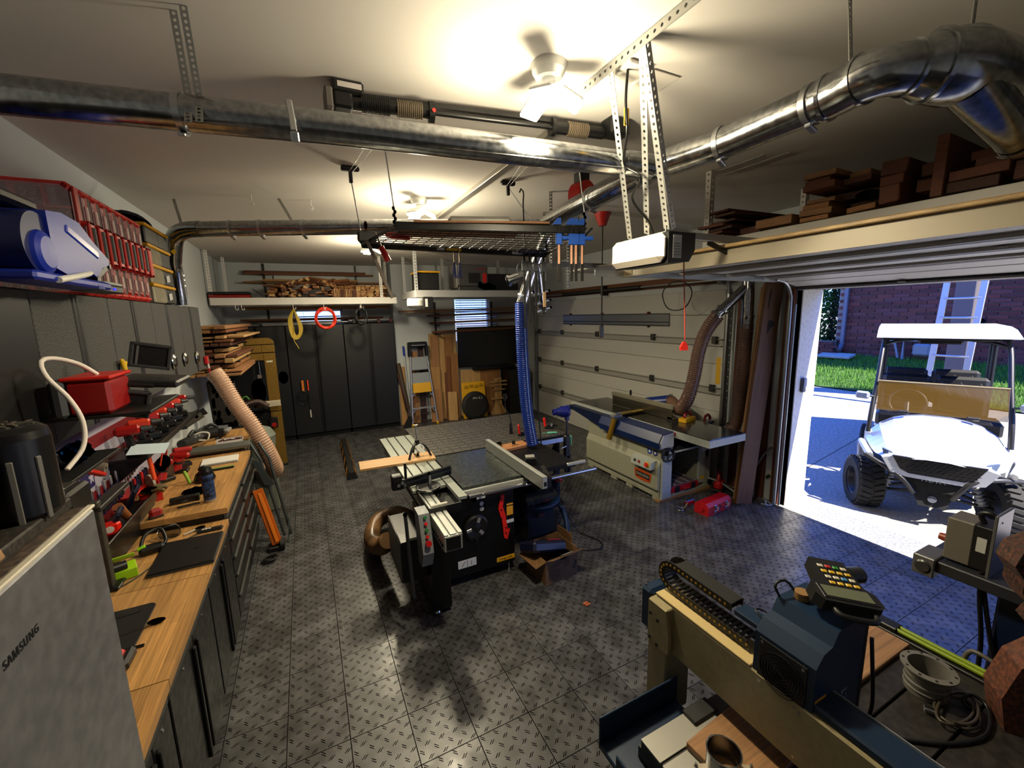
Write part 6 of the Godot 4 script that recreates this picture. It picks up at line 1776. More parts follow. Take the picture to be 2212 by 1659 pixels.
	var bd := obj("badge", mb().prism([W(-.145, .055), W(0, .072), W(.145, .055), W(.125, -.055), W(0, -.07), W(-.125, -.055)], .003, Transform3D(Basis(V(0, 0, 1), V(0, 1, 0), V(-1, 0, 0)), V(4.1095, .255, -.93))), mq(.62, .24, .06, .4), j)
	obj("badge_field", mb().bx(4.1045, 4.1066, .225, .292, -1.045, -.815, .0005), mq(.055, .05, .045, .5), bd)
	text("BAILEIGH", .046, mq(.50, .48, .44, .5), bd, fr(V(4.104, .258, -.93), V(0, 0, 1), V(0, 1, 0)))
	obj("rear_label", mb().bx(4.84, 4.96, .50, .60, -.70, -.699), mq(.75, .78, .82, .4), j)
	obj("rear_sticker", mb().bx(4.82, 4.90, .14, .175, -.70, -.699), mq(.78, .65, .08, .4), j)
	# push blocks and the parts organizer in the bay
	for k in 2:
		var p: Vector3 = [V(4.74, .861, -.86), V(5.02, .80, -.80)][k]
		var b := thing("push_block", ["yellow push block with a red handle on the jointer table", "red-handled push block on the blue chute behind the table"][k], "push block", p, [0.25, .3][k])
		obj("pad", mb().bx(-.12, .12, .0, .05 if k == 0 else 0.03, -.05, .05, .004), mq(.80, .60, .04, .4) if k == 0 else blu, b)
		obj("handle", mb().tube(curve([V(-.07, .04, 0), V(-.05, .10, 0), V(.03, .115, 0), V(.09, .075, 0), V(.10, .04, 0)], .015), .016, 10), mq(.50, .05, .06, .35), b)
	var og := thing("floor_organizer", "red-framed clear-lidded parts organizer lying in the jointer bay", "organizer", V(4.54, .057, -.88))
	obj("tray", mb().bx(-.26, .26, 0, .075, -.18, .19, .01), mq(.62, .05, .07, .4), og)
	obj("lid", mb().bx(-.255, .255, .075, .09, -.175, .18, .006), mq(.40, .34, .33, .15, .1), og)
	for k in 5: obj("lid_rib", mb().bx(-.25 + k * 0.115, -.235 + k * 0.115, .09, .094, -.17, .175), mq(.62, .60, .62, .2), og)
	obj("front_latch", mb().bx(-.15, -.08, .01, .08, .19, .205, .004).bx(.12, .19, .01, .08, .19, .205, .004), dk, og)
	obj("handle", mb().bx(-.03, .08, .03, .05, .19, .225, .006), mq(.66, .06, .08, .4), og)
	# grey chute under the table to the floor hose
	obj("blue_chute", mb().beam(V(4.95, .73, -.95), V(5.02, .76, -.52), .20, .08, V(0, 1, 0), .015), mq(.03, .14, .42, .35), j)
	obj("blue_hood", mb().cyl(V(4.80, .95, -1.62), V(4.98, 1.0, -1.35), .07, .085, 18).beam(V(4.7, .87, -1.8), V(4.85, .95, -1.6), .18, .08, V(0, 1, 0), .015), mq(.03, .14, .42, .35), j)

func dust_right():
	var gv := galv(.22)
	var tan_ := mq(.42, .31, .26, .25)
	var d := thing("wall_dust_drop", "galvanised dust drop with a branch fitting in the corner by the doors", "duct", V(0, 0, 0))
	obj("pipe", mb().cyl(V(5.12, 2.12, -.42), V(5.12, 2.62, -.44), .065, -1, 24), gv, d)
	obj("branch", mb().cyl(V(5.10, 2.45, -.45), V(4.84, 2.14, -.62), .055, -1, 24), gv, d)
	for e in [[V(5.12, 2.13, -.42), V(0, 1, 0)], [V(4.85, 2.15, -.613), V(.63, .75, .4)], [V(4.90, 2.21, -.58), V(.63, .75, .4)]]:
		var a := (e[1] as Vector3).normalized()
		obj("gate_collar", mb().cyl(e[0] - a * 0.012, e[0] + a * 0.012, .075, -1, 24), mq(.7, .7, .7, .25, 1.0), d)
		obj("gate_blade", mb().beam(e[0] + V(-.13, -.02, .06), e[0] + V(.12, .02, -.02), .01, .03, a), mq(.7, .7, .7, .25, 1.0), d)
	obj("sleeve", mb().cyl(V(5.12, 2.0, -.42), V(5.12, 2.13, -.42), .068, -1, 24), gv, d)
	single("dust_hose_long", "tan dust hose drooping from the branch to the jointer hood", "hose", hose([V(4.86, 2.14, -.61), V(4.76, 1.98, -.66), V(4.70, 1.75, -.70), V(4.68, 1.42, -.74), V(4.66, 1.16, -.80), V(4.72, 1.0, -.96), V(4.85, .98, -1.14), V(4.97, 1.0, -1.34)], .075, .024, .010, 22), tan_)
	single("dust_hose_straight", "tan dust hose dropping straight behind the leaning planks", "hose", hose([V(5.12, 2.04, -.42), V(5.115, 1.7, -.42), V(5.10, 1.3, -.42), V(5.085, 1.0, -.43), V(5.06, .82, -.46), V(5.02, .77, -.52)], .072, .024, .010, 22), tan_)
	for k in 2:
		var p: Vector3 = [V(4.96, 1.0, -1.33), V(5.03, .785, -.50)][k]
		single("hose_clamp_band", ["silver hose clamp at the jointer's upper blue hood", "silver hose clamp at the lower blue chute"][k], "clamp", mb().lathe([W(.082, -.008), W(.086, -.008), W(.086, .008), W(.082, .008)], Transform3D(Basis(V(1, 0, 0), 1.3) if k == 0 else Basis(V(0, 0, 1), .5), p), 24).bx(p.x - 0.02, p.x + 0.02, p.y + 0.08, p.y + 0.10, p.z - 0.015, p.z + 0.015), mq(.75, .75, .75, .25, 1.0), "hose clamps on the jointer")
	# planks leaning in the corner
	var oak := wood(Color(.40, .26, .13), .65, 1.0)
	var pa := plank("leaning_slab", "wide dark oak slab leaning in the corner beside the open door", "slab", V(4.94, .004, -.20), V(5.17, 2.50, -.17), .20, .045, oak, "", V(-.3, 0, .95))
	plank("leaning_plank", "pale-edged plank standing behind the wide dark oak slab", "plank", V(5.00, .004, -.245), V(5.22, 2.47, -.225), .20, .028, wood(Color(.66, .50, .32)), "pale planks behind the slab", V(-.3, 0, .95))
	plank("leaning_plank", "second pale-edged plank, nearest the wall behind the slab", "plank", V(5.03, .004, -.28), V(5.24, 2.44, -.262), .20, .025, wood(Color(.66, .50, .32)), "pale planks behind the slab", V(-.3, 0, .95))
	var kn := mb().prism([W(-.02, -.09), W(.01, -.02), W(.05, .0), W(.045, .05), W(-.02, .06), W(-.03, .0)], .002)
	var ko := obj("knot", kn, mq(.05, .03, .02, .8), pa)
	ko.transform = Transform3D(Basis(V(0, 0, 1), V(1, 0, 0), V(0, 1, 0)), V(.78, .0225, .0))
	var ck := obj("crack", mb().prism([W(-.006, -.12), W(.004, -.1), W(.012, .06), W(-.004, .1)], .002), mq(.06, .035, .02, .8), pa)
	ck.transform = Transform3D(Basis(V(0, 0, 1), V(1, 0, 0), V(0, 1, 0)), V(1.08, .0225, -.05))

func small_right():
	var dk := mq(.03, .03, .03, .45)
	var wh := mq(.80, .79, .77, .5)
	var red := mq(.66, .05, .08, .4)
	var st := mq(.75, .75, .75, .25, 1.0)
	var cedar := wood(Color(.40, .20, .11), .65)
	for k in 2:
		var x := struct("trim_%d" % (5 + k), mb().bx(-1.22, 1.22, -.045, .045, -.02, .02, .003), cedar)
		x.transform = Transform3D(Basis(V(0, 1, 0), V(0, 0, 1), V(1, 0, 0)), V(5.278, 1.222, [-.60, -.23][k]))
	# door track at the open door's near jamb
	var tr := single("vertical_door_track", "galvanised curved track beside the open garage door", "track", mb().tube(curve([V(5.20, .01, -.005), V(5.20, 1.2, -.005), V(5.20, 2.2, -.005), V(5.17, 2.38, -.005), V(5.08, 2.48, -.005), V(4.92, 2.50, -.005)], .05), .020, 10).tube([V(5.235, .01, .03), V(5.235, 2.25, .03)], .012, 8).beam(V(4.93, 2.50, -.005), V(2.66, 2.52, -.005), .012, .05, V(0, 1, 0)), mq(.62, .64, .66, .3, .8))
	obj("angle_bracket", mb().bx(5.21, 5.25, .01, 2.30, -.02, -.017).bx(5.247, 5.25, .01, 2.3, -.06, -.02), mq(.55, .57, .58, .35, .7), tr)
	# outlets with plugs
	for k in 2:
		var y: float = [0.62, .30][k]
		var o := thing("wall_outlet", ["upper white outlet with a grey cord between the studs", "lower white outlet with a green plug by the door track"][k], "outlet", V(5.297, y, -.135))
		obj("plate", mb().bx(-.006, .0, -.06, .06, -.038, .038, .003), wh, o)
		obj("plug", mb().cyl(V(-.006, .01 - 0.02 * k, .0), V(-.05, .0 - 0.02 * k, .0), .02, .016, 12), [mq(.45, .45, .45, .5), mq(.08, .22, .10, .5)][k], o)
	single("grey_supply_cord", "grey supply cord running from the upper outlet behind the planks", "cord", mb().tube(curve([V(5.25, .615, -.13), V(5.20, .55, -.16), V(5.16, .40, -.22), V(5.20, .30, -.33)], .02), .009, 8), mq(.45, .45, .45, .5))
	single("grey_floor_conduit", "grey flexible conduit running from the jointer to the planks", "conduit", mb().tube(curve([V(4.93, .15, -.68), V(5.0, .12, -.55), V(5.06, .04, -.38), V(5.1, .02, -.30)], .02), .012, 8), mq(.45, .46, .45, .5))
	var cn := mb()
	for k in 5: cn.tube(curve([V(5.02 + 0.03 * k, .012 + 0.004 * k, -.62 + 0.02 * k), V(4.92 + 0.05 * k, .012 + 0.004 * k, -.48), V(5.08 + 0.02 * k, .012 + 0.003 * k, -.36 + 0.01 * k), V(5.20, .012, -.5 + 0.05 * k)], .03), .006, 6)
	single("tangled_cords", "tangle of black cords on the floor behind the planks", "cords", cn, dk)
	single("bright_cord", "pale cord tangle lying at the foot of the door track", "cord", mb().tube(curve([V(5.09, .012, -.08), V(5.16, .012, .0), V(5.19, .03, -.10), V(5.13, .05, -.06), V(5.10, .012, -.02)], .015), .007, 6), mq(.55, .58, .65, .5))
	# red corded tool behind the jointer
	var rt := thing("red_chainsaw_tool", "red and black corded tool lying behind the jointer's near end", "power tool", V(5.06, .006, -.60), .5)
	obj("body", mb().bx(-.14, .10, .02, .13, -.05, .05, .03), red, rt)
	obj("handle", mb().tube(curve([V(-.10, .12, 0), V(-.05, .22, 0), V(.06, .19, 0), V(.12, .10, 0)], .02), .02, 10), mq(.55, .04, .06, .4), rt)
	obj("black_base", mb().bx(-.16, .14, .0, .04, -.06, .06, .01), dk, rt)
	# red box with silver latches
	var rb := thing("red_latched_box", "red metal box with silver latches on the floor by the slab", "box", V(4.52, .002, -.265), .10)
	obj("shell", mb().prism([W(-.085, .0), W(.085, .0), W(.085, .10), W(.05, .135), W(-.05, .135), W(-.085, .10)], .42, Transform3D(Basis(V(0, 0, 1), V(0, 1, 0), V(-1, 0, 0)), V(.21, 0, 0))), red, rb)
	for x in [-.10, .10]:
		for y in [0.035, .095]: obj("latch", mb().bx(x - 0.02, x + 0.02, y - 0.018, y + 0.018, .085, .10, .004), st, rb)
		obj("loop", mb().bx(x + 0.02, x + 0.05, .04, .085, .086, .108, .004), mq(.60, .45, .45, .4), rb)
	for y in [0.03, .10]: obj("screw", mb().cyl(V(0, y, .085), V(0, y, .088), .007, -1, 10), st, rb)
	obj("label", mb().bx(-.02, .02, .055, .08, .085, .0865), mq(.05, .04, .02, .5), rb)
	obj("end_knob", mb().cyl(V(-.21, .065, .0), V(-.225, .065, .0), .03, -1, 16), red, rb)
	single("yellow_hook", "yellow hook lying at the red latched box's end", "hook", mb().tube(curve([V(0, .02, 0), V(.05, .06, .02), V(.07, .03, .04), V(.05, .012, .05)], .015), .012, 8), mq(.80, .58, .05, .4), "", V(4.735, .0, -.30))
	var sh := thing("steel_shackle_cord", "cord with steel ring and red tag beside the red latched box", "cord", V(4.30, .0, -.42))
	var rg := []
	for k in 17: rg.append(V(cos(TAU * k / 16.0) * 0.04 - 0.10, .012, sin(TAU * k / 16.0) * 0.028))
	obj("ring", mb().tube(rg, .008, 6, false), st, sh)
	obj("cord", mb().tube(curve([V(-.05, .012, 0), V(.0, .016, -.02), V(.06, .03, -.05)], .015), .009, 8), mq(.50, .46, .36, .7), sh)
	obj("red_tag", mb().bx(.05, .16, .0, .045, -.08, -.04, .006), red, sh)
	obj("clip", mb().bx(.04, .18, .045, .055, -.085, -.05, .003), st, sh)
	# cable loop under the track, pendant cord with its inline socket
	var lp := []
	for k in 70: lp.append(V(4.9 + 0.01 * sin(k * 0.9), 2.40 - cos(TAU * k / 28.0) * 0.185, -1.25 + sin(TAU * k / 28.0) * 0.235))
	single("hanging_wire_loop", "black wire loop hanging below the overhead track", "wire", mb().tube(lp, .007, 6), dk)
	var pc := thing("pendant_outlet", "black pendant cord with an inline socket hanging before the closed door", "cord", V(3.536, 0, -1.03))
	obj("cord", mb().tube([V(0, 3.248, 0), V(.0, 2.6, .0), V(.004, 2.06, .0)], .008, 8), dk, pc)
	obj("socket", mb().bx(-.025, .028, 1.94, 2.07, -.016, .016, .008), mq(.20, .19, .19, .4), pc)
	single("garage_wall_button", "small black button on the closed door's top corner", "button", mb().bx(5.218, 5.235, 2.0, 2.07, -1.07, -1.01, .004), dk)
	var kp := thing("keypad", "grey door keypad mounted on the white jamb", "keypad", V(5.42, 1.38, .062))
	obj("shell", mb().bx(-.03, .03, -.08, .08, .0, .03, .008), mq(.36, .38, .45, .4), kp)
	obj("flap", mb().bx(-.027, .027, -.02, .075, .03, .036, .004), mq(.55, .58, .66, .4), kp)
# ------------------------------------------------------------------ overhead: ducts, hangers, opener, lift, racks
func duct(called: String, label: String, pts: Array, r: float, bands: Array, cat := "duct", smooth := false) -> Node3D:
	var o := thing(called, label, cat)
	obj("pipe", mb().tube(curve(pts, .05) if smooth else pts, r, 32), galv(.25), o)
	for b in bands:
		var p: Vector3 = pts[b[0]]; var q: Vector3 = pts[b[0] + 1]
		var c := p.lerp(q, b[1]); var a := (q - p).normalized()
		var w := mb().cyl(c - a * 0.011, c + a * 0.011, r + 0.006, -1, 32, true)
		var side := a.cross(Vector3.UP).normalized()
		w.beam(c - V(0, r + 0.004, 0) - side * 0.02, c - V(0, r + 0.022, 0) + side * 0.03, .012, .025, a, .003)
		obj("clamp_band", w, mq(.72, .73, .74, .3, 1.0), o)
	return o

func overhead():
	var st := mq(.72, .73, .74, .3, 1.0)
	var dk := mq(.025, .025, .027, .4)
	var gal := mq(.62, .62, .60, .42, .55)
	var R := 0.060
	var D := duct("cross_duct", "long galvanised duct crossing the room below the ceiling", [V(-.60, 2.96, .60), V(.05, 2.96, .69), V(.742, 2.96, .795), V(2.12, 2.96, .93)], R, [[1, .32]])
	obj("spigot", mb().tube(curve([V(2.12, 2.96, .93), V(2.20, 2.955, .95), V(2.27, 2.945, .97)], .02), .064, 28), galv(.2), D)
	obj("latch_lever", mb().beam(V(.62, 3.015, .845), V(.628, 2.90, .872), .022, .012, V(0, 0, 1), .003).beam(V(.628, 2.90, .872), V(.63, 2.865, .865), .028, .014, V(0, 0, 1), .004), st, D)
	obj("seam", mb().tube([V(.30, 2.92, .78), V(2.1, 2.92, .985)], .002, 5), galv(.25), D)
	for s in [[V(.30, 3.25, .80), V(.30, 3.02, .74)], [V(.335, 3.25, .84), V(.335, 3.02, .76)]]:
		single("hanger_strap", "punched steel strap holding the long crossing duct", "strap", mb().perf(s[0], s[1], V(1, .0, .1), .022, .0055, .018).perf(s[1], s[1] - V(0, .12, -.07), V(1, 0, .1), .022, .0055, .018), gal, "straps of the long crossing duct")
	var T := duct("trunk_duct", "main galvanised trunk duct running from the doorway side to the back", [V(2.36, 2.96, 1.72), V(2.37, 2.96, 1.30), V(2.31, 2.96, .95), V(2.40, 2.96, .13), V(2.53, 2.96, -.60)], .067, [[0, .08], [1, -.0], [1, .85], [2, .1], [2, .75]])
	obj("elbow", mb().tube(curve([V(2.36, 2.96, 1.72), V(2.345, 2.96, 1.80), V(2.325, 2.96, 1.87), V(2.34, 2.96, 1.92), V(2.40, 2.96, 1.96)], .02), .073, 28), galv(.22), T)
	for k in 3:
		var e: Array = [[V(2.358, 2.96, 1.74), V(0, 0, 1)], [V(2.33, 2.96, 1.86), V(-.2, 0, 1)], [V(2.39, 2.96, 1.955), V(.9, 0, .45)]][k]
		var ea := (e[1] as Vector3).normalized()
		obj("ring", mb().cyl(e[0] - ea * 0.006, e[0] + ea * 0.006, .079, -1, 28), galv(.22), T)
	obj("yellow_tag", mb().box(V(2.318, 3.02, 1.905), V(.05, .003, .035), Basis(V(0, 1, 0), .6) * Basis(V(0, 0, 1), .5)), mq(.85, .70, .05, .5), T)
	var Y := thing("wye_fitting", "large galvanised wye fitting with open mouths by the ceiling corner", "duct")
	obj("body", mb().tube([V(2.40, 2.96, 1.96), V(2.44, 2.96, 1.985), V(2.52, 2.96, 2.02), V(2.64, 2.96, 2.045), V(2.82, 2.96, 2.07)], [0.076, .095, .108, .10, .086], 32, false), galv(.22), Y)
	obj("body_ring", mb().cyl(V(2.44, 2.96, 1.985), V(2.452, 2.96, 1.992), .102, -1, 30), galv(.2), Y)
	obj("branch", mb().cyl(V(2.56, 2.92, 2.04), V(2.86, 2.80, 2.075), .072, .058, 28, false), galv(.22), Y)
	for e in [[V(2.82, 2.96, 2.07), V(.99, 0, .13), .086], [V(2.86, 2.80, 2.075), V(.92, -.38, .1), .058]]:
		obj("mouth", mb().cyl(e[0], e[0] + e[1] * 0.05, e[2], -1, 28, false), galv(.2), Y)
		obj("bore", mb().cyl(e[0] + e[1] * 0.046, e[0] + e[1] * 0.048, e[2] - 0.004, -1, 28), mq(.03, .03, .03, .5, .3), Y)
		obj("rim", mb().cyl(e[0] + e[1] * 0.040, e[0] + e[1] * 0.052, e[2] + 0.006, -1, 28, false), galv(.2), Y)
	single("hanger_strap", "punched steel strap holding the trunk duct near the doorway", "strap", mb().perf(V(2.36, 3.25, 1.78), V(2.36, 2.93, 1.815), V(1, 0, 0), .022, .0055, .018).perf(V(2.60, 3.25, 2.02), V(2.60, 3.06, 2.02), V(1, 0, 0), .022, .0055, .018), gal)
	var L := duct("back_duct", "galvanised duct crossing behind the lift shelf to the left wall", [V(2.50, 2.96, -.55), V(1.166, 2.96, -1.06), V(.343, 2.96, -1.40), V(-.10, 2.96, -1.60)], R, [[1, .6], [1, .98], [2, .45]])
	obj("elbow", mb().tube(curve([V(-.08, 2.96, -1.59), V(-.20, 2.955, -1.66), V(-.285, 2.91, -1.73), V(-.33, 2.82, -1.82), V(-.36, 2.74, -1.90)], .02), .064, 28), galv(.22), L)
	obj("drop", mb().tube([V(-.36, 2.74, -1.90), V(-.375, 2.66, -2.0), V(-.375, 2.37, -2.02)], .056, 28), galv(.18, Color(.85, .86, .88)), L)
	for y in [2.62, 2.58, 2.53]: obj("ring", mb().cyl(V(-.375, y, -2.02), V(-.375, y + 0.012, -2.02), .061, -1, 28), st, L)
	obj("yellow_tag", mb().box(V(-.31, 2.79, -1.72), V(.03, .03, .004), Basis(V(0, 0, 1), .6)), mq(.8, .65, .05, .5), L)
	for s in [[V(-.296, 3.25, -1.92), V(-.22, 2.99, -1.68)], [V(.50, 3.25, -1.60), V(.60, 2.99, -1.33)]]:
		single("hanger_strap", ["punched strap holding the back duct by its elbow", "punched strap in the middle of the back duct"][0 if s[0].x < 0 else 1], "strap", mb().perf(s[0], s[1], V(1, 0, .3), .02, .005, .018), gal)
	for p in [V(.84, 3.25, 1.32), V(.30, 3.25, -1.55), V(.75, 3.25, -1.55)]:
		single("eye_hook", "small white eye hook screwed into the ceiling", "hook", mb().cyl(p, p - V(0, .05, 0), .004, -1, 6).tube(curve([p - V(0, .05, 0), p + V(.015, -.065, 0), p + V(0, -.085, 0), p + V(-.012, -.07, 0)], .01), .004, 6), mq(.75, .75, .74, .4), "eye hooks in the ceiling")
	winch(dk)
	lift(dk, st)
	rack_over_door()
	gates(st)

func winch(dk: Material):
	var w := thing("lift_winch", "black ceiling winch tube wound with cable above the crossing duct", "winch")
	var a := V(.86, 3.17, .56); var b := V(2.20, 3.18, .73)
	var d := (b - a).normalized()
	obj("tube", mb().cyl(a, b, .013, -1, 12).beam(a + V(0, .03, 0), b + V(0, .03, 0), .02, .02), dk, w)
	obj("spool", mb().cyl(a, a + d * 0.36, .030, -1, 18).cyl(b - d * 0.34, b - d * 0.05, .030, -1, 18), dk, w)
	var wb := mb(); var wm := mb()
	for k in 14: wb.cyl(a + d * (.06 + 0.009 * k), a + d * (.066 + 0.009 * k), .038, -1, 14)
	for k in 13: wm.cyl(a + d * (.215 + 0.009 * k), a + d * (.221 + 0.009 * k), .037, -1, 14)
	for k in 11: wm.cyl(b - d * (.15 + 0.011 * k), b - d * (.157 + 0.011 * k), .037, -1, 14)
	obj("black_winding", wb, dk, w)
	obj("wire_winding", wm, mq(.45, .40, .33, .4, .5), w)
	obj("collar", mb().cyl(a + d * 0.36, a + d * 0.385, .048, -1, 8).cyl(b - d * 0.36, b - d * 0.34, .045, -1, 8), dk, w)
	obj("mount", mb().bx(.80, .93, 3.19, 3.249, .50, .60, .01).bx(.80, .88, 3.13, 3.20, .52, .60, .01).bx(2.15, 2.28, 3.16, 3.249, .70, .80, .01), dk, w)
	obj("motor_end", mb().bx(.765, .80, 3.12, 3.21, .50, .60, .008), mq(.36, .34, .32, .5), w)
	obj("label", mb().box(V(.87, 3.222, .601), V(.10, .022, .002)), mq(.75, .72, .70, .5), w)
	obj("red_dot", mb().cyl(a + d * 0.372 + V(0, -.01, .045), a + d * 0.372 + V(0, -.01, .05), .009, -1, 10), mq(.7, .15, .1, .4), w)

func lift(dk: Material, st: Material):
	var nl := V(1.15, 2.77, .0); var nr := V(2.31, 2.755, .34); var fl := V(1.05, 2.77, -.79); var frr := V(2.42, 2.69, -.33)
	var o := thing("lift_shelf", "black wire shelf hung on cables below the ceiling", "shelf")
	for e in [[nl, nr], [fl, frr]]: obj("rail", mb().beam(e[0], e[1], .03, .045, Vector3.UP, .003), dk, o)
	obj("end_bar", mb().beam(nl, fl, .012, .012).beam(nr, frr, .012, .012), dk, o)
	var w := mb()
	for k in 19:
		var f := (k + 0.5) / 19.0
		w.cyl(nl.lerp(nr, f) + V(0, .015, 0), fl.lerp(frr, f) + V(0, .0, 0), .003, -1, 6, false)
	for k in 11:
		var f := (k + 0.5) / 11.0
		w.cyl(nl.lerp(fl, f) + V(0, .008, 0), nr.lerp(frr, f) + V(0, .008, 0), .003, -1, 6, false)
	obj("wire_grid", w, dk, o).set_meta("kind", "stuff")
	obj("yellow_label", mb().beam(fl.lerp(frr, .44) + V(0, 0, .0165), fl.lerp(frr, .52) + V(0, 0, .0165), .002, .02), mq(.80, .65, .06, .5), o)
	obj("white_label", mb().beam(fl.lerp(frr, .39) + V(0, 0, .0165), fl.lerp(frr, .43) + V(0, 0, .0165), .002, .02).beam(fl.lerp(frr, .80) + V(0, 0, .0165), fl.lerp(frr, .86) + V(0, 0, .0165), .002, .022), mq(.7, .7, .72, .5), o)
	for k in 4:
		var c: Vector3 = [nl, nr, fl, frr][k]
		var top: Vector3 = [V(1.12, 3.2, .0), V(2.24, 3.2, .36), V(.98, 3.2, -.56), V(2.14, 3.2, -.43)][k]
		var cb := single("lift_cable", "steel lift cable at the %s of the wire shelf" % ["near end by the winch", "clamp end, near rail", "red clamp end, far rail", "clamp end, far rail"][k], "cable", mb().cyl(c + V(0, .10, 0), top, .004, -1, 6), st)
		var ch := mb()
		for j in 5: ch.ball(c + V(.004 * (1 if j % 2 else -1), .02 + 0.02 * j, 0), V(.010, .013, .010), 8, 6)
		obj("chain", ch, st, cb)
		if k == 1: obj("blue_tag", mb().beam(c + V(.0, .11, 0), c + V(.035, .07, 0), .02, .004), mq(.5, .55, .7, .4), cb)
	for k in 2:
		var p: Vector3 = [V(.98, 3.23, -.54), V(2.13, 3.23, -.42)][k]
		single("ceiling_pulley", ["black ceiling pulley bar over the red clamp end", "black ceiling pulley bar over the long clamps"][k], "pulley", mb().bx(p.x - 0.06, p.x + 0.06, 3.215, 3.249, p.z - 0.02, p.z + 0.02, .008).bx(p.x - 0.012, p.x + 0.012, 3.14, 3.22, p.z - 0.012, p.z + 0.012, .004), dk, "ceiling pulleys of the lift")
		single("guy_wire", ["thin wire pair from the winch to the red-end pulley", "thin wire pair from the winch to the clamp-end pulley"][k], "wire", mb().cyl(p + V(-.01, -.02, 0), V(1.03 + 0.8 * k, 3.15, .59), .0018, -1, 5).cyl(p + V(.01, -.02, 0), V(1.10 + 0.8 * k, 3.15, .60), .0018, -1, 5), st, "guy wires of the lift")
	# things on the shelf
	for k in 2:
		var a := nl.lerp(nr, [0.06, .02][k]).lerp(fl.lerp(frr, .05), [0.15, .45][k]) + V(.09, .022 + 0.010 * k, 0)
		plank("cardboard_sheet", ["flat brown cardboard sheet lying on the wire shelf", "second cardboard sheet under the tub on the wire shelf"][k], "sheet", a, a + V(.82, .002, .235), .34, .012, speck(Color(.60, .42, .28), .85, 0, .12, 4), "cardboard on the wire shelf")
	single("translucent_tub", "translucent plastic tub lid on the cardboard on the wire shelf", "lid", mb().box(V(0, .03, 0), V(.42, .06, .30), Basis(Vector3.UP, -.29), .02), mq(.62, .61, .58, .3), "", V(1.74, 2.80, -.10))
	# bar clamps hanging from the shelf
	var blu := mq(.10, .30, .66, .4)
	for k in 4:
		var p := nl.lerp(nr, [0.845, .915, .94, .975][k]) + V(0, 0, .025)
		var c := thing("bar_clamp", ["blue-jawed quick clamp on the near rail, set apart from the other three", "blue-jawed quick clamp first in the bunch of three", "blue-jawed quick clamp in the middle of the bunch of three", "blue-jawed quick clamp at the cable end of the near rail"][k], "clamp", p, -.29, "blue quick clamps on the near rail")
		obj("bar", mb().bx(-.010, .010, -.33, .03, -.004, .004, .002), mq(.10, .09, .085, .4, .4), c)
		obj("paper_strip", mb().bx(-.009, .004, -.22, -.10, .004, .0055), mq(.72, .52, .40, .6), c)
		obj("fixed_jaw", mb().prism([W(-.045, .025), W(.012, .025), W(.012, .065), W(-.012, .065)], .02, T0(V(0, 0, -.01))), blu, c)
		obj("sliding_jaw", mb().bx(-.022, .018, -.10, -.03, -.014, .014, .005), blu, c)
		obj("blue_pad", mb().bx(.018, .075, -.07, -.045, -.012, .012, .005), blu, c)
		obj("trigger", mb().beam(V(.02, -.04, 0), V(.07, .008, .0), .016, .014, V(0, 1, 0), .004), mq(.03, .03, .03, .4), c)
	for k in 4:
		var p := fl.lerp(frr, [0.865, .895, .93, .975][k]) + V(0, 0, .022)
		var L := [0.60, .56, .62, .48][k] as float
		var c := thing("long_bar_clamp", ["longest black bar clamp on the far rail, outermost from the hose", "thin black bar clamp second along the far rail", "black bar clamp with a loop handle third along the far rail", "black bar clamp nearest the shelf's cable corner, with pale block"][k], "clamp", p, -.3, "black bar clamps on the far rail")
		obj("bar", mb().bx(-.009, .009, -L, .02, -.004, .004, .002), dk, c)
		obj("head", mb().bx(-.05, .02, .0, .035, -.014, .014, .005), mq(.04, .07, .22, .4), c)
		obj("slider", mb().bx(-.02, .02, -.14, -.06, -.013, .013, .005).tube(curve([V(-.02, -.07, 0), V(-.055, -.10, 0), V(-.05, -.16, 0), V(-.02, -.14, 0)], .015), .006, 6), mq(.35, .36, .38, .4), c)
		if k == 3: obj("wood_block", mb().bx(-.008, .012, -.42, -.30, .005, .02), mq(.72, .58, .40, .6), c)
	var rc := thing("red_handled_clamp", "steel bar clamp with red handle clipped over the shelf's left end", "clamp", V(1.05, 2.80, -.60))
	obj("bar", mb().beam(V(-.01, .02, .02), V(.16, -.44, .04), .025, .010, V(0, 0, 1), .002), mq(.42, .37, .32, .5, .4), rc)
	obj("head", mb().bx(-.05, .08, -.04, .04, -.02, .03, .01), mq(.06, .055, .05, .4), rc)
	obj("screw", mb().cyl(V(.07, .03, .03), V(.11, -.08, .03), .007, -1, 8), mq(.5, .42, .35, .4, .6), rc)
	obj("handle", mb().cyl(V(.105, -.07, .03), V(.15, -.17, .03), .020, .024, 14), mq(.70, .06, .06, .35), rc)
	obj("upper_knob", mb().ball(V(.01, .075, .02), V(.013, .03, .013)), mq(.70, .06, .06, .35), rc)
	var r2 := thing("red_spring_clamp", "red plastic clamp lying under the cardboard on the wire shelf", "clamp", V(1.22, 2.785, -.40))
	obj("jaw", mb().beam(V(-.06, 0, 0), V(.14, .02, .02), .03, .03, Vector3.UP, .008), mq(.70, .06, .06, .35), r2)
	obj("lever", mb().beam(V(-.04, -.02, .03), V(.10, -.025, .06), .02, .02, Vector3.UP, .006), mq(.60, .05, .05, .35), r2)
	for k in 2:
		var p := fl.lerp(frr, .475 + 0.03 * k) + V(0, -.02, .03)
		var c := thing("blue_pliers", ["blue-gripped pliers hanging under the shelf's yellow label", "second blue-gripped pliers beside the yellow label"][k], "pliers", p, 0, "blue pliers under the wire shelf")
		for s in [-1, 1]: obj("grip", mb().tube([V(0, -.08, 0), V(.012 * s, -.20, 0)], .008, 8), mq(.05, .09, .35, .4), c)
		obj("jaws", mb().beam(V(0, .02, 0), V(0, -.08, 0), .010, .006), mq(.55, .45, .30, .35, .8), c)

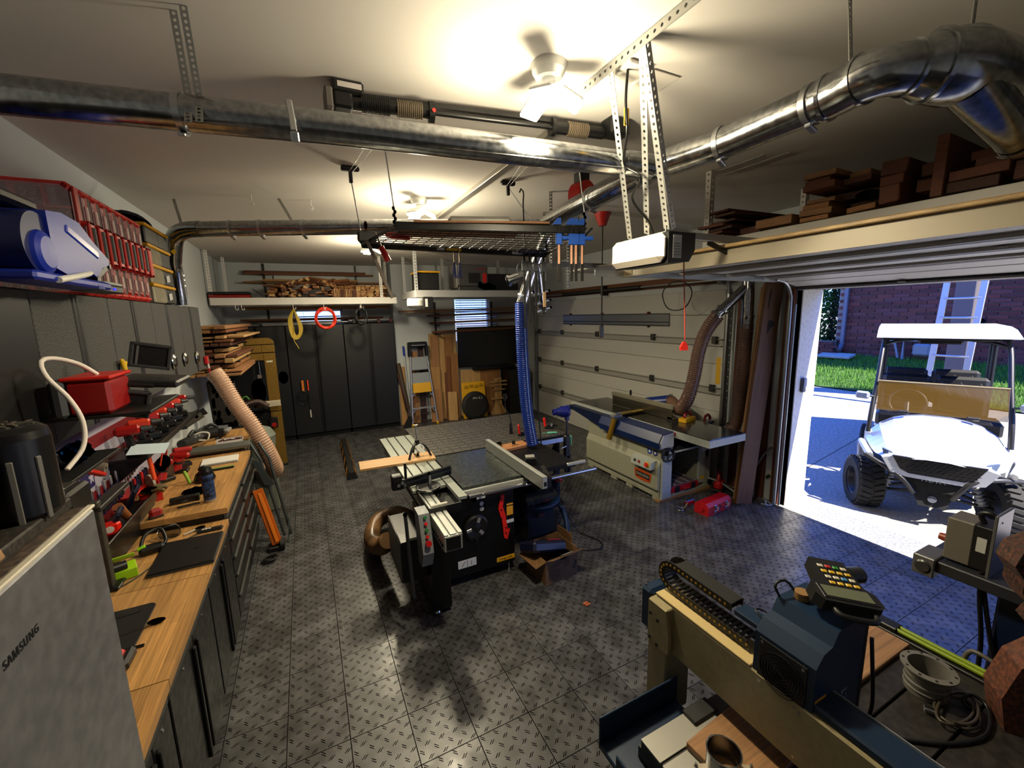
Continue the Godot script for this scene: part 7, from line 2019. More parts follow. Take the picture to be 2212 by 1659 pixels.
func gates(st: Material):
	var g := galv(.18, Color(.85, .86, .88))
	var d := thing("duct_branch", "shiny galvanised branch with open spigot feeding the blue hose", "duct")
	obj("drop", mb().tube([V(2.66, 2.92, -.72), V(2.56, 2.58, -.86), V(2.475, 2.30, -.90)], .052, 24), g, d)
	obj("spigot", mb().cyl(V(2.58, 2.60, -.86), V(2.37, 2.53, -.95), .046, -1, 24), g, d)
	obj("spigot_rim", mb().cyl(V(2.385, 2.535, -.943), V(2.365, 2.528, -.952), .056, -1, 24), g, d)
	obj("spigot_mouth", mb().cyl(V(2.366, 2.529, -.951), V(2.364, 2.528, -.953), .046, -1, 24), mq(.16, .18, .20, .5), d)
	obj("second_drop", mb().tube([V(2.60, 2.70, -.82), V(2.70, 2.52, -.95), V(2.76, 2.24, -1.0)], .048, 24), g, d)
	for e in [[V(2.50, 2.39, -.89), V(.3, 1, .1)], [V(2.725, 2.41, -.975), V(-.2, 1, .1)], [V(2.745, 2.32, -.99), V(-.2, 1, .1)], [V(2.76, 2.245, -1.0), V(-.2, 1, .1)]]:
		var a := (e[1] as Vector3).normalized()
		obj("gate_ring", mb().cyl(e[0] - a * 0.008, e[0] + a * 0.008, .060, -1, 24), st, d)
		obj("gate_blade", mb().beam(e[0] + V(-.09, -.01, .05), e[0] + V(.09, .03, .02), .012, .014, a).ball(e[0] + V(.095, .032, .02), .014), st, d)
	var gal := mq(.62, .62, .60, .42, .55)
	for k in 3:
		var x: float = [2.60, 2.92, 2.98][k]; var z: float = [-.55, -1.2, -.85][k]
		single("punched_angle", ["punched steel hanger beside the trunk duct's far end", "punched angle hanger for the far overhead track", "punched angle hanger behind the blue clamps"][k], "hanger", mb().perf(V(x, 3.248, z), V(x, 2.66 - 0.1 * k, z), V(1, 0, 0), .03, .007, .03).perf(V(x + 0.015, 3.248, z - 0.015), V(x + 0.015, 2.66 - 0.1 * k, z - 0.015), V(0, 0, 1), .03, .007, .03), gal, "punched hangers near the clamps")
	var rr := thing("cord_reel", "red cord reel fixed to the ceiling beside the trunk duct", "reel", V(2.56, 3.08, -.05))
	obj("housing", mb().cyl(V(0, 0, -.05), V(.03, 0, .05), .11, -1, 28), mq(.68, .07, .04, .4), rr)
	obj("mount", mb().bx(-.04, .05, .09, .169, -.04, .04, .004), mq(.04, .04, .04, .5), rr)
	single("red_cord_boss", "red ceiling boss holding the pendant cord before the closed door", "boss", mb().cyl(V(3.536, 3.12, -1.03), V(3.536, 3.249, -1.03), .04, .09, 18), mq(.68, .09, .05, .4))
	single("ceiling_rail", "long aluminium ceiling rail running towards the back of the room", "rail", mb().bx(1.93, 1.99, 3.215, 3.249, -2.4, .55, .003), mq(.70, .68, .64, .35, .7))
	single("hook_rod", "thin black hooked rod hanging by the long bar clamps", "rod", mb().tube(curve([V(2.24, 2.72, -.36), V(2.24, 3.05, -.38), V(2.245, 3.16, -.38), V(2.225, 3.19, -.38), V(2.21, 3.16, -.38)], .03), .006, 6), mq(.03, .03, .03, .4))
	for k in 3:
		var p: Vector3 = [V(3.45, 2.735, -.62), V(3.62, 2.735, -.72), V(3.64, 2.715, -.62)][k]
		var t := single("stored_pipe", ["open-ended galvanised pipe stored left of the pair by the opener", "larger open-ended galvanised pipe stored behind the opener", "smaller pipe nested beside the larger stored pipe"][k], "pipe", mb().cyl(p, p + V(.9, 0, -.25), [0.065, .065, .045][k], -1, 24, false), g, "galvanised pipes stored near the opener")
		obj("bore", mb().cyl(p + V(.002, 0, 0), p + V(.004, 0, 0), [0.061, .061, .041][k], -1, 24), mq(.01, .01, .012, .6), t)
	single("pipe_shelf", "white shelf deck carrying the stored galvanised pipes", "shelf", mb().bx(3.2, 4.7, 2.645, 2.665, -1.2, -.35, .003), mq(.62, .60, .57, .5))

func opener_parts():
	var gal := mq(.64, .64, .62, .42, .55)
	var dk := mq(.025, .025, .027, .4)
	var st := mq(.62, .63, .64, .35, .8)
	var an := single("ceiling_angle", "punched steel angle fixed along the ceiling over the opener", "angle", mb().perf(V(1.86, 3.246, .94), V(1.86, 3.246, 2.1), V(1, 0, 0), .04, .007, .035).perf(V(1.84, 3.226, .94), V(1.84, 3.226, 2.1), V(0, 1, 0), .04, .007, .035), gal)
	for k in 3:
		var t: Vector3 = [V(1.86, 3.23, 1.14), V(1.86, 3.23, 1.33), V(1.86, 3.23, 1.34)][k]
		var b: Vector3 = [V(2.29, 2.62, .80), V(2.30, 2.63, .92), V(2.30, 2.63, 1.06)][k]
		var p := mb().perf(t, b, V(0, 0, 1), .032, .007, .03)
		if k == 2: p.perf(t + V(.0, 0, .016), b + V(.03, .0, .016), V(.8, .6, 0), .032, .007, .03)
		single("opener_hanger", ["punched hanger strap to the opener's far corner", "punched brace leaning to the opener's middle", "wide punched angle hanger to the opener's near corner"][k], "hanger", p, gal, "hangers of the door opener")
	var o := thing("door_opener", "white and black garage door opener hung from punched angles", "door opener")
	obj("housing", mb().prism([W(0, .155), W(.19, .155), W(.19, .07), W(.15, .01), W(.0, .0)], .40, T0(V(2.285, 2.46, .69))), dk, o)
	obj("lens_cover", mb().bx(2.235, 2.30, 2.465, 2.612, .69, 1.085, .028), mq(.78, .74, .68, .4), o)
	var lb := obj("spec_label", mb().bx(2.315, 2.375, 2.485, 2.60, 1.0905, 1.092), mq(.55, .55, .55, .5), o)
	for k in 5: obj("print_line", mb().bx(2.322, 2.368, 2.50 + k * 0.014, 2.503 + k * 0.014, 1.0922, 1.0926), dk, lb)
	obj("bracket_plate", mb().bx(2.29, 2.48, 2.615, 2.66, 1.06, 1.064).bx(2.29, 2.48, 2.615, 2.619, .75, 1.064), gal, o)
	obj("rail", mb().bx(2.48, 5.2, 2.615, 2.655, .905, .94, .002), st, o)
	obj("door_arm", mb().beam(V(2.78, 2.61, .92), V(3.0, 2.545, .92), .028, .012, V(0, 0, 1)), dk, o)
	obj("ceiling_outlet", mb().bx(1.90, 2.02, 3.235, 3.249, 1.05, 1.22, .004).bx(2.05, 2.20, 3.243, 3.2495, 1.06, 1.2), mq(.78, .76, .72, .5), o)
	obj("power_cord", mb().tube(curve([V(1.93, 3.235, 1.17), V(1.93, 3.12, 1.16), V(1.95, 3.0, 1.15), V(2.05, 2.92, 1.02), V(2.10, 2.85, 1.08), V(2.14, 2.78, .98), V(2.25, 2.68, .98), V(2.32, 2.62, .95)], .02), .006, 8), dk, o)
	obj("yellow_tag", mb().bx(1.925, 1.95, 3.02, 3.09, 1.155, 1.16), mq(.80, .62, .05, .5), o)
	var rc := thing("release_cord", "red release cord with a handle hanging from the opener rail", "cord", V(2.558, 0, .977))
	obj("cord", mb().tube([V(0, 2.61, -.04), V(.002, 2.05, 0)], .0035, 6), mq(.62, .20, .14, .6), rc)
	obj("handle", mb().prism([W(-.02, 0), W(.02, 0), W(.022, .02), W(.006, .05), W(-.006, .05), W(-.022, .02)], .018, Transform3D(Basis(Vector3.UP, -.4), V(.0, 1.99, -.01))), mq(.75, .12, .07, .4), rc)
	# raised sectional door overhead
	var wh := mq(.74, .73, .70, .45)
	var dr := mb().beam(V(2.97, 2.56, .02), V(2.97, 2.56, 4.9), .03, .01, Vector3.UP)
	var d := obj("door_2", dr, wh); d.set_meta("kind", "structure")
	var ss := [[V(2.97, 2.535, 0), V(3.56, 2.535, 0)], [V(3.57, 2.535, 0), V(4.16, 2.535, 0)], [V(4.17, 2.535, 0), V(4.76, 2.525, 0)], [V(4.77, 2.52, 0), V(5.23, 2.425, 0)]]
	for k in 4:
		var a: Vector3 = ss[k][0]; var b: Vector3 = ss[k][1]
		var m := (a + b) / 2 + V(0, 0, 2.46)
		var x := (b - a).normalized()
		var bs := Basis(x, V(0, 0, 1).cross(x), V(0, 0, 1))
		var p := mb().box(m + bs * V(-.15, .02, 0), V(.285, .035, 4.86), bs, .004).box(m + bs * V(.15, .02, 0), V(.285, .035, 4.86), bs, .004)
		var pn := obj("panel", p, wh, d)
		for e in [-.285, -.235, .27]:
			obj("strut", mb().box(m + bs * V(e, -.012, 0), V(.022, .022, 4.86), bs, .003), mq(.60, .585, .56, .4, .2), pn)
		for z in [0.9, 1.75]:
			obj("hinge_plate", mb().box(V(b.x, b.y - 0.012, z), V(.08, .012, .05)), st, pn)
	var bm := obj("front_beam", mb().bx(2.945, 2.965, 2.49, 2.585, -.02, 4.9, .002).bx(2.925, 2.965, 2.49, 2.50, -.02, 4.9), mq(.60, .56, .48, .45, .1), d)
	obj("cream_edge", mb().bx(2.91, 2.965, 2.585, 2.605, -.10, 4.9, .004), wood(Color(.74, .62, .42), .5), bm)
	obj("tape_bit", mb().bx(2.94, 2.9445, 2.50, 2.575, -.02, .10), speck(Color(.62, .54, .38), .6, 0, .4, 8), bm)
	obj("seal", mb().bx(5.215, 5.25, 2.405, 2.43, .02, 4.9, .006), dk, d)

func rack_over_door():
	var white := mq(.66, .64, .61, .45)
	rack("overhead_rack", "white overhead rack of hardwood above the raised garage door", 3.45, 4.70, 2.735, 2.9, .35, white, [W(3.47, .37), W(4.68, .37), W(4.68, 2.88)])
	var o := get_node("overhead_rack_002")
	obj("edge_beam", mb().bx(3.435, 3.455, 2.64, 2.735, .35, 2.9, .003), white, o)
	obj("ceiling_bar", mb().perf(V(3.5, 3.24, .30), V(3.5, 3.24, .75), V(1, 0, 0), .04, .008, .05).perf(V(3.62, 3.24, .35), V(3.62, 3.24, .85), V(1, 0, 0), .04, .008, .05), white, o)
	var dkw := [Color(.30, .14, .07), Color(.38, .19, .09), Color(.25, .12, .07), Color(.33, .17, .09)]
	var pale := [Color(.60, .42, .25), Color(.55, .40, .26)]
	# thin dark boards, pale squares, dark planks: z centre, y centre, width, thickness, start x, tone
	var B := [[0.42, 2.755, .22, .02, 3.42, 0], [0.40, 2.785, .20, .018, 3.44, 1], [0.45, 2.81, .24, .018, 3.45, 2], [0.42, 2.835, .22, .018, 3.40, 1], [0.48, 2.86, .20, .016, 3.46, 0], [0.52, 2.90, .18, .016, 3.42, 3], [0.46, 2.935, .16, .014, 3.44, 1], [0.66, 2.77, .16, .05, 3.52, 0],
		[0.88, 2.78, .24, .055, 3.43, 5], [1.12, 2.755, .16, .025, 3.45, 4], [1.13, 2.79, .18, .035, 3.44, 5], [1.12, 2.825, .15, .03, 3.46, 4], [1.14, 2.855, .16, .022, 3.47, 5], [1.34, 2.77, .14, .03, 3.5, 4], [1.32, 2.81, .16, .03, 3.6, 2],
		[1.18, 2.915, .17, .035, 3.36, 1], [1.14, 2.955, .14, .03, 3.42, 1], [1.16, 2.99, .17, .03, 3.40, 5], [1.33, 2.92, .14, .03, 3.45, 3], [1.32, 2.96, .10, .03, 3.5, 5], [1.28, 2.86, .28, .04, 3.55, 2], [1.50, 2.80, .09, .09, 3.42, 1], [1.50, 2.87, .10, .05, 3.43, 1], [1.51, 2.93, .11, .07, 3.42, 3],
		[1.63, 2.82, .10, .06, 3.5, 1], [1.64, 2.89, .08, .06, 3.48, 3], [1.69, 2.88, .045, .28, 3.42, 1], [1.80, 2.77, .18, .05, 3.45, 2], [1.82, 2.82, .20, .045, 3.44, 1], [1.90, 2.86, .20, .04, 3.47, 3], [1.86, 2.905, .18, .04, 3.5, 1], [1.92, 2.945, .16, .035, 3.43, 1], [2.02, 2.79, .18, .08, 3.46, 0], [2.08, 2.88, .2, .06, 3.46, 3], [2.10, 2.95, .16, .05, 3.5, 1]]
	for b in B:
		var c: Color = dkw[b[5]] if b[5] < 4 else pale[b[5] - 4]
		var L := rng.randf_range(1.0, 1.25)
		var o2 := plank("rack_board", "hardwood board on the rack above the raised door, end facing into the room", "board", V(b[4], b[1], b[0]), V(b[4] + L, b[1], b[0] + rng.randf_range(-.06, .06)), b[2], b[3], wood(c, .75), "hardwood boards above the raised door")
		o2.rotate_object_local(V(1, 0, 0), rng.randf_range(-.05, .05))
	single("white_rag", "white rag scrap tucked among the boards above the raised door", "rag", mb().ball(Vector3.ZERO, V(.05, .025, .06), 10, 6), mq(.55, .55, .55, .9), "", V(3.52, 2.84, 1.36))
# ------------------------------------------------------------------ router, mill and slab at the near right
func near_right():
	var cream := speck(Color(.52, .48, .36), .42, .1, .06, 3.0)
	var blue := mq(.045, .13, .22, .38, .1)
	var dk := mq(.03, .03, .032, .45)
	var iron := speck(Color(.22, .205, .19), .5, .4, .25, 2.5)
	var st := mq(.75, .75, .76, .25, 1.0)
	var r := thing("gantry_router", "cream and blue gantry router with a slotted table near the camera", "router")
	# table with T slots running across, tray skirt and stand
	var tb := mb()
	for k in 8: tb.bx(1.43, 2.64, .84, .88, 1.87 + k * 0.15, 2.012 + k * 0.15, .002)
	obj("slotted_table", tb, iron, r)
	obj("light_slats", mb().bx(1.425, 1.70, .881, .886, 1.875, 1.955).bx(1.425, 1.70, .881, .886, 1.965, 2.10), mq(.62, .61, .58, .35, .6), r)
	obj("slot_floor", mb().bx(1.43, 2.64, .80, .845, 1.86, 3.1), dk, r)
	obj("tray", mb().bx(1.345, 1.70, .78, .80, 1.77, 3.1, .004).bx(1.345, 1.70, .78, .90, 1.765, 1.772, .002).bx(1.335, 1.345, .55, .86, 1.86, 3.1, .004), blue, r)
	obj("stand", mb().bx(1.40, 2.64, .02, .78, 1.85, 3.05, .01), mq(.035, .06, .10, .5), r)
	for p in [V(1.45, 0, 1.9), V(2.6, 0, 1.9), V(1.45, 0, 3.0), V(2.6, 0, 3.0)]: obj("foot", mb().cyl(p, p + V(0, .03, 0), .03), dk, r)
	obj("side_label", mb().bx(1.333, 1.3355, .60, .74, 1.95, 2.05), mq(.40, .40, .40, .5), r)
	# gantry
	obj("gantry_beam", mb().bx(1.70, 1.78, .965, 1.155, 1.655, 3.1, .004), cream, r)
	obj("beam_cap", mb().bx(1.70, 1.80, 1.155, 1.163, 1.65, 2.03, .002), mq(.66, .58, .40, .4), r)
	obj("beam_cover", mb().bx(1.71, 1.80, 1.155, 1.18, 2.19, 3.1, .006), blue, r)
	obj("cover_edge", mb().bx(1.80, 1.803, 1.15, 1.182, 2.19, 3.1), mq(.6, .62, .65, .3, .5), r)
	var up := obj("upright", mb().bx(1.672, 1.80, .70, 1.15, 1.645, 1.735, .004), cream, r)
	obj("gusset", mb().prism([W(1.652, 1.15), W(1.735, 1.15), W(1.752, 1.06), W(1.752, .985), W(1.652, .985)], .012, Transform3D(Basis(V(0, 0, 1), V(0, 1, 0), V(-1, 0, 0)), V(1.675, 0, 0))), cream, up)
	for p in [[1.10, 1.665], [1.09, 1.70], [1.0, 1.665], [0.99, 1.70]]: obj("hole", mb().cyl(V(1.66, p[0], p[1]), V(1.6625, p[0], p[1]), .0065, -1, 12), dk, up)
	obj("end_cap", mb().bx(1.685, 1.79, .99, 1.165, 1.585, 1.643, .012), blue, r)
	for p in [V(1.70, 1.166, 1.60), V(1.77, 1.166, 1.60)]: obj("screw", mb().cyl(p, p + V(0, .003, 0), .005, -1, 8), st, r)
	for p in [V(1.699, 1.14, 2.16), V(1.699, .99, 2.17), V(1.699, 1.10, 2.36)]: obj("rivet", mb().cyl(p, p - V(.002, 0, 0), .004, -1, 8), st, r)
	# drag chain: links along a U in the yz plane
	var path := []
	for k in 16: path.append(V(1.77, 1.185, 1.99 - k * 0.019))
	for k in 9:
		var an := PI * (k + 0.5) / 9.0
		path.append(V(1.77, 1.232 - cos(an) * 0.047, 1.69 - sin(an) * 0.055))
	for k in 13: path.append(V(1.77, 1.279 - k * 0.0006, 1.70 + k * 0.019))
	var lk := mb(); var cr := mb(); var dots := mb()
	for k in path.size() - 1:
		var a: Vector3 = path[k]; var b: Vector3 = path[k + 1]
		var d := (b - a).normalized()
		var n := d.cross(V(1, 0, 0)).normalized()
		for x in [-.028, .028]: lk.beam(a + V(x, 0, 0), b + V(x, 0, 0) + d * 0.002, .005, .026, n)
		cr.beam(a.lerp(b, .5) + V(-.028, 0, 0) - n * 0.010, a.lerp(b, .5) + V(.028, 0, 0) - n * 0.010, .009, .004, n)
		if k > 24: lk.beam(a - V(0, -.012, 0), b - V(0, -.012, 0), .058, .003, V(0, 1, 0))
		dots.cyl(a + V(-.031, 0, 0), a + V(-.0325, 0, 0), .0045, -1, 8)
	var ch := obj("drag_chain", lk, mq(.05, .045, .04, .5), r)
	obj("crossbars", cr, dk, ch); obj("yellow_pins", dots, mq(.55, .42, .04, .5), ch)
	obj("chain_mount", mb().bx(1.74, 1.80, 1.255, 1.275, 1.94, 2.06, .003), blue, r)
	# carriage
	var pz := [W(1.705, 1.10), W(1.705, 1.285), W(1.735, 1.318), W(1.775, 1.325), W(1.80, 1.362), W(1.94, 1.362), W(1.94, 1.02), W(1.80, 1.02), W(1.80, 1.10)]
	var cg := obj("carriage", mb().prism(pz, .165, T0(V(0, 0, 2.035))), blue, r)
	obj("fan_plate", mb().bx(1.702, 1.7055, 1.125, 1.275, 2.05, 2.182, .001), dk, cg)
	for k in 7: obj("grille_ring", mb().lathe([W(.010 + k * 0.008, 0), W(.0125 + k * 0.008, 0), W(.0125 + k * 0.008, .003), W(.010 + k * 0.008, .003)], Transform3D(Basis(V(0, 0, 1), PI / 2), V(1.702, 1.20, 2.116)), 28), mq(.07, .07, .075, .3), cg)
	for p in [[1.135, 2.06], [1.265, 2.06], [1.135, 2.172], [1.265, 2.172]]: obj("screw", mb().cyl(V(1.702, p[0], p[1]), V(1.6995, p[0], p[1]), .0045, -1, 8), st, cg)
	obj("warning_label", mb().bx(1.715, 1.765, 1.105, 1.165, 2.2, 2.2012), mq(.60, .58, .52, .5), cg)
	obj("warning_head", mb().bx(1.715, 1.765, 1.165, 1.187, 2.2, 2.2012), mq(.78, .52, .05, .5), cg)
	obj("label_icon", mb().prism([W(1.722, 1.168), W(1.738, 1.168), W(1.73, 1.183)], .001, T0(V(0, 0, 2.2012))), dk, cg)
	for k in 4: obj("print_line", mb().bx(1.74, 1.76, 1.112 + k * 0.012, 1.116 + k * 0.012, 2.2012, 2.2016), dk, cg)
	text("AZ1", .04, mq(.45, .46, .50, .5), cg, fr(V(1.86, 1.13, 2.2005), V(0, 1, 0), V(-1, 0, 0)))
	obj("spindle_plate", mb().bx(1.94, 1.965, .92, 1.33, 2.03, 2.20, .006), mq(.03, .045, .07, .45), cg)
	obj("air_line", mb().tube(curve([V(1.80, 1.365, 2.04), V(1.79, 1.40, 2.03), V(1.83, 1.405, 2.04), V(1.845, 1.362, 2.07)], .015), .004, 6), dk, cg)
	obj("round_cap", mb().cyl(V(1.85, 1.363, 2.075), V(1.85, 1.385, 2.075), .020, -1, 22), mq(.45, .33, .18, .6), cg)
	obj("side_line", mb().tube(curve([V(1.75, 1.29, 2.035), V(1.755, 1.305, 2.00), V(1.78, 1.30, 2.0), V(1.79, 1.295, 2.035)], .01), .003, 6), dk, cg)
	# pendant controller lying on the carriage
	var p := thing("pendant_controller", "black handheld controller with coloured keys on the router carriage", "controller", V(1.90, 1.405, 2.165))
	p.basis = Basis(V(0, 1, 0), -.62) * Basis(V(1, 0, 0), .16) * Basis(V(0, 0, 1), -.16)
	obj("shell", mb().prism([W(-.085, -.045), W(.06, -.045), W(.075, -.03), W(.075, .01), W(.055, .03), W(.055, .135), W(-.045, .135), W(-.06, .06), W(-.095, .02), W(-.10, -.02)], .036, Transform3D(Basis(V(1, 0, 0), V(0, 0, -1), V(0, 1, 0)), V(0, -.018, 0))), mq(.045, .04, .038, .5), p)
	obj("screen_bezel", mb().bx(-.082, .062, .018, .020, -.018, .035, .001), dk, p)
	obj("screen", mb().bx(-.072, .052, .020, .0212, -.012, .028), mq(.34, .36, .28, .3), p)
	var cols := [Color(.75, .60, .12), Color(.70, .68, .62), Color(.20, .45, .65), Color(.70, .68, .62), Color(.65, .12, .10), Color(.15, .48, .15)]
	for i in 4:
		for k in 4:
			obj("key", mb().bx(-.037 + k * 0.022, -.021 + k * 0.022, .018, .0215, -.036 - i * 0.023, -.024 - i * 0.023, .002), mat(cols[5 if i == 3 and k == 2 else 4 if i == 3 and k == 1 else [0, 2, 0, 1, 0, 3][(i * 3 + k * 2) % 6]], .4), p)
	obj("wheel_knob", mb().cyl(V(.055, 0, -.10), V(.10, .0, -.115), .024, -1, 18), mq(.10, .10, .10, .3), p)
	obj("hand_loop", mb().tube(curve([V(-.06, .0, .045), V(-.05, .0, .075), V(.03, .0, .075), V(.045, .0, .045)], .01), .008, 8), mq(.045, .04, .038, .5), p)
	single("controller_cable", "black cable curving from the controller across the slotted table", "cable", mb().tube(curve([V(1.985, 1.27, 2.20), V(1.985, 1.08, 2.22), V(2.03, .93, 2.20), V(2.12, .89, 2.235), V(2.24, .888, 2.315), V(2.38, .89, 2.36), V(2.50, .90, 2.33), V(2.50, .915, 2.29), V(2.46, .90, 2.285), V(2.46, .888, 2.32)], .012), .0055, 8), dk)
	# boards and things on the table
	single("workpiece_board", "pale plywood workpiece lying at the far end of the slotted table", "board", mb().bx(1.98, 2.62, .881, .899, 1.90, 2.085, .002), wood(Color(.62, .48, .36), .6))
	single("scrap_board", "tan board lying under the gantry by the dust cup", "board", mb().box(V(1.655, .8985, 2.05), V(.24, .022, .20), Basis(Vector3.UP, .08), .002), wood(Color(.55, .40, .24), .5))
	single("black_pad", "thin black pad on the slats beside the gantry", "pad", mb().bx(1.61, 1.72, .887, .897, 1.87, 1.925, .003), dk)
	single("second_workpiece", "orange-brown board end peeking in at the router's near side", "board", mb().bx(1.63, 1.80, .881, .90, 2.17, 2.4, .002), wood(Color(.55, .32, .14), .6))
	var cup := thing("dust_cup", "galvanised open dust cup with a bolted three-arm bracket", "dust cup", V(1.555, .888, 2.065))
	obj("wall", mb().lathe([W(.040, .0), W(.046, .0), W(.046, .085), W(.048, .088), W(.044, .088), W(.043, .004), W(.0, .004)], Transform3D.IDENTITY, 36), galv(.3, Color(.62, .64, .66)), cup)
	for k in 4:
		var an: float = [3.6, 2.6, .55, 5.2][k]
		var d := V(cos(an), 0, sin(an))
		var arm := obj("bracket_arm", mb().beam(d * 0.045 + V(0, .035, 0), d * 0.085 + V(0, .035, 0), .016, .004, Vector3.UP, .001), mq(.60, .55, .48, .4, .5), cup)
		obj("bolt", mb().cyl(d * 0.078 + V(0, .037, 0), d * 0.078 + V(0, .047, 0), .006, .004, 6), st, arm)
	var co := thing("dust_collar", "grey flanged dust collar standing on the slotted table", "collar", V(2.43, .882, 2.20))
	obj("neck", mb().lathe([W(.056, 0), W(.058, .0), W(.058, .018), W(.061, .021), W(.058, .025), W(.061, .042), W(.058, .046), W(.061, .064), W(.058, .068), W(.058, .088)], Transform3D.IDENTITY, 36), mq(.33, .32, .30, .5), co)
	obj("flange", mb().lathe([W(.055, .088), W(.074, .088), W(.075, .094), W(.055, .096), W(.055, .02), W(.0, .02)], Transform3D.IDENTITY, 36), mq(.36, .35, .33, .5), co)
	for k in 10: obj("bolt_hole", mb().cyl(V(cos(TAU * k / 10.0) * 0.066, .095, sin(TAU * k / 10.0) * 0.066), V(cos(TAU * k / 10.0) * 0.066, .0962, sin(TAU * k / 10.0) * 0.066), .004, -1, 8), dk, co)
	var cl := []
	for k in 60: cl.append(V(2.40 + 0.085 * cos(k * 0.26) * (1.0 - 0.2 * sin(k * 0.11)), .888 + 0.0004 * k, 2.285 + 0.045 * sin(k * 0.26) * (1.0 + 0.3 * cos(k * 0.09))))
	var hc := single("clamp_coil", "loose coil of banding with a clamp end on the slotted table", "coil", mb().tube(cl, .0045, 6), mq(.25, .22, .18, .4, .3))
	obj("clamp_end", mb().box(V(2.33, .897, 2.245), V(.02, .014, .03), Basis(Vector3.UP, .5), .003), st, hc)
	single("hook_pick", "black hooked pick lying on the near slats of the table", "pick", mb().tube(curve([V(2.28, .887, 2.43), V(2.23, .888, 2.41), V(2.20, .888, 2.385), V(2.19, .888, 2.40), V(2.21, .888, 2.41)], .01), .006, 8), dk)
	for k in 2: single("yellow_tube", ["yellow air tube on the table end, outer of two", "yellow air tube on the table end, inner of two"][k], "tube", mb().cyl(V(2.69 - 0.025 * k, .90, 2.02), V(2.69 - 0.025 * k, .90, 2.95), .009, -1, 10), mq(.42, .50, .03, .4), "yellow air tubes")
	obj("end_channel", mb().bx(2.645, 2.71, .86, .889, 1.84, 3.05, .003).bx(2.65, 2.705, .889, .91, 1.84, 2.03, .004), mq(.06, .055, .05, .5), r)
	single("perforated_pull_bar", "grey perforated pull handle on the table's far end", "handle bar", mb().tube(curve([V(2.70, .890, 2.21), V(2.70, .945, 2.225), V(2.70, .95, 2.26), V(2.70, .93, 2.33), V(2.70, .892, 2.37)], .015), .008, 8), mq(.30, .28, .26, .5))
	# second machine: blue column with a servo drive
	var m := thing("milling_column", "blue machine column with a grey servo drive by the doorway", "milling machine")
	obj("column", mb().bx(2.93, 3.45, .0, 1.16, 2.215, 2.95, .01), mq(.03, .08, .18, .4), m)
	obj("arm", mb().bx(2.86, 3.4, 1.115, 1.165, 2.00, 2.5, .004), mq(.16, .17, .19, .4, .4), m)
	obj("end_block", mb().bx(2.84, 2.98, 1.09, 1.175, 1.985, 2.055, .004), mq(.36, .36, .36, .4, .5), m)
	obj("bearing", mb().lathe([W(0, .006), W(.022, .006), W(.028, 0)], Transform3D(Basis(V(0, 0, 1), PI / 2), V(2.84, 1.13, 2.02)), 20), mq(.25, .25, .25, .3, .6), m)
	var sv := obj("servo", mb().bx(2.90, 3.02, 1.175, 1.355, 2.055, 2.135, .004), mq(.33, .31, .28, .45), m)
	obj("heat_sink", mb().bx(2.90, 3.02, 1.175, 1.355, 2.136, 2.185, .003), dk, sv)
	obj("data_plate", mb().bx(2.8985, 2.90, 1.25, 1.31, 2.145, 2.172), mq(.6, .6, .58, .5), sv)
	obj("mount_plate", mb().bx(2.88, 3.04, 1.15, 1.42, 2.186, 2.196, .002), mq(.40, .40, .40, .35, .6), sv)
	obj("shaft_cap", mb().cyl(V(2.93, 1.25, 2.03), V(2.93, 1.25, 2.055), .014, .018, 14), mq(.45, .16, .08, .4), sv)
	obj("motor_cable", mb().tube(curve([V(2.93, 1.36, 2.15), V(2.92, 1.40, 2.14), V(2.92, 1.41, 2.17), V(2.93, 1.38, 2.19)], .012), .010, 8).tube(curve([V(2.895, 1.175, 2.17), V(2.90, 1.05, 2.18), V(2.915, .85, 2.20), V(2.915, .55, 2.205)], .02), .008, 8).tube(curve([V(2.90, 1.16, 2.175), V(2.915, .98, 2.205), V(2.918, .80, 2.25), V(2.918, .70, 2.33)], .02), .008, 8), dk, m)
	# live-edge slab standing at the right
	var sb := mb()
	var prof := []
	for k in 30:
		var an := TAU * k / 30.0
		var rr := 0.21 + 0.022 * sin(an * 5.0) + 0.012 * sin(an * 11.0 + 1.0) - 0.05 * exp(-pow(fposmod(an - 3.75, TAU), 2) * 8.0)
		prof.append(W(cos(an) * rr * 0.75, sin(an) * rr))
	sb.prism(prof, .10)
	for i in sb.v.size(): sb.v[i] += V(.012 * sin(sb.v[i].y * 60), .010 * sin(sb.v[i].z * 70 + sb.v[i].x * 40), 0)
	var bk := speck(Color(.33, .16, .08), .9, 0, .75, 5)
	var b1 := thing("bark_log_slice", "rough orange-brown bark log slice at the right edge by the servo", "log slice", V(2.62, 1.39, 2.42), -.9)
	obj("slice", sb, bk, b1)
	obj("lower_slice", mb().prism([W(-.13, -.51), W(.2, -.51), W(.2, -.20), W(-.06, -.21), W(-.12, -.28), W(-.15, -.40)], .10), speck(Color(.40, .20, .10), .85, 0, .5, 5), b1)
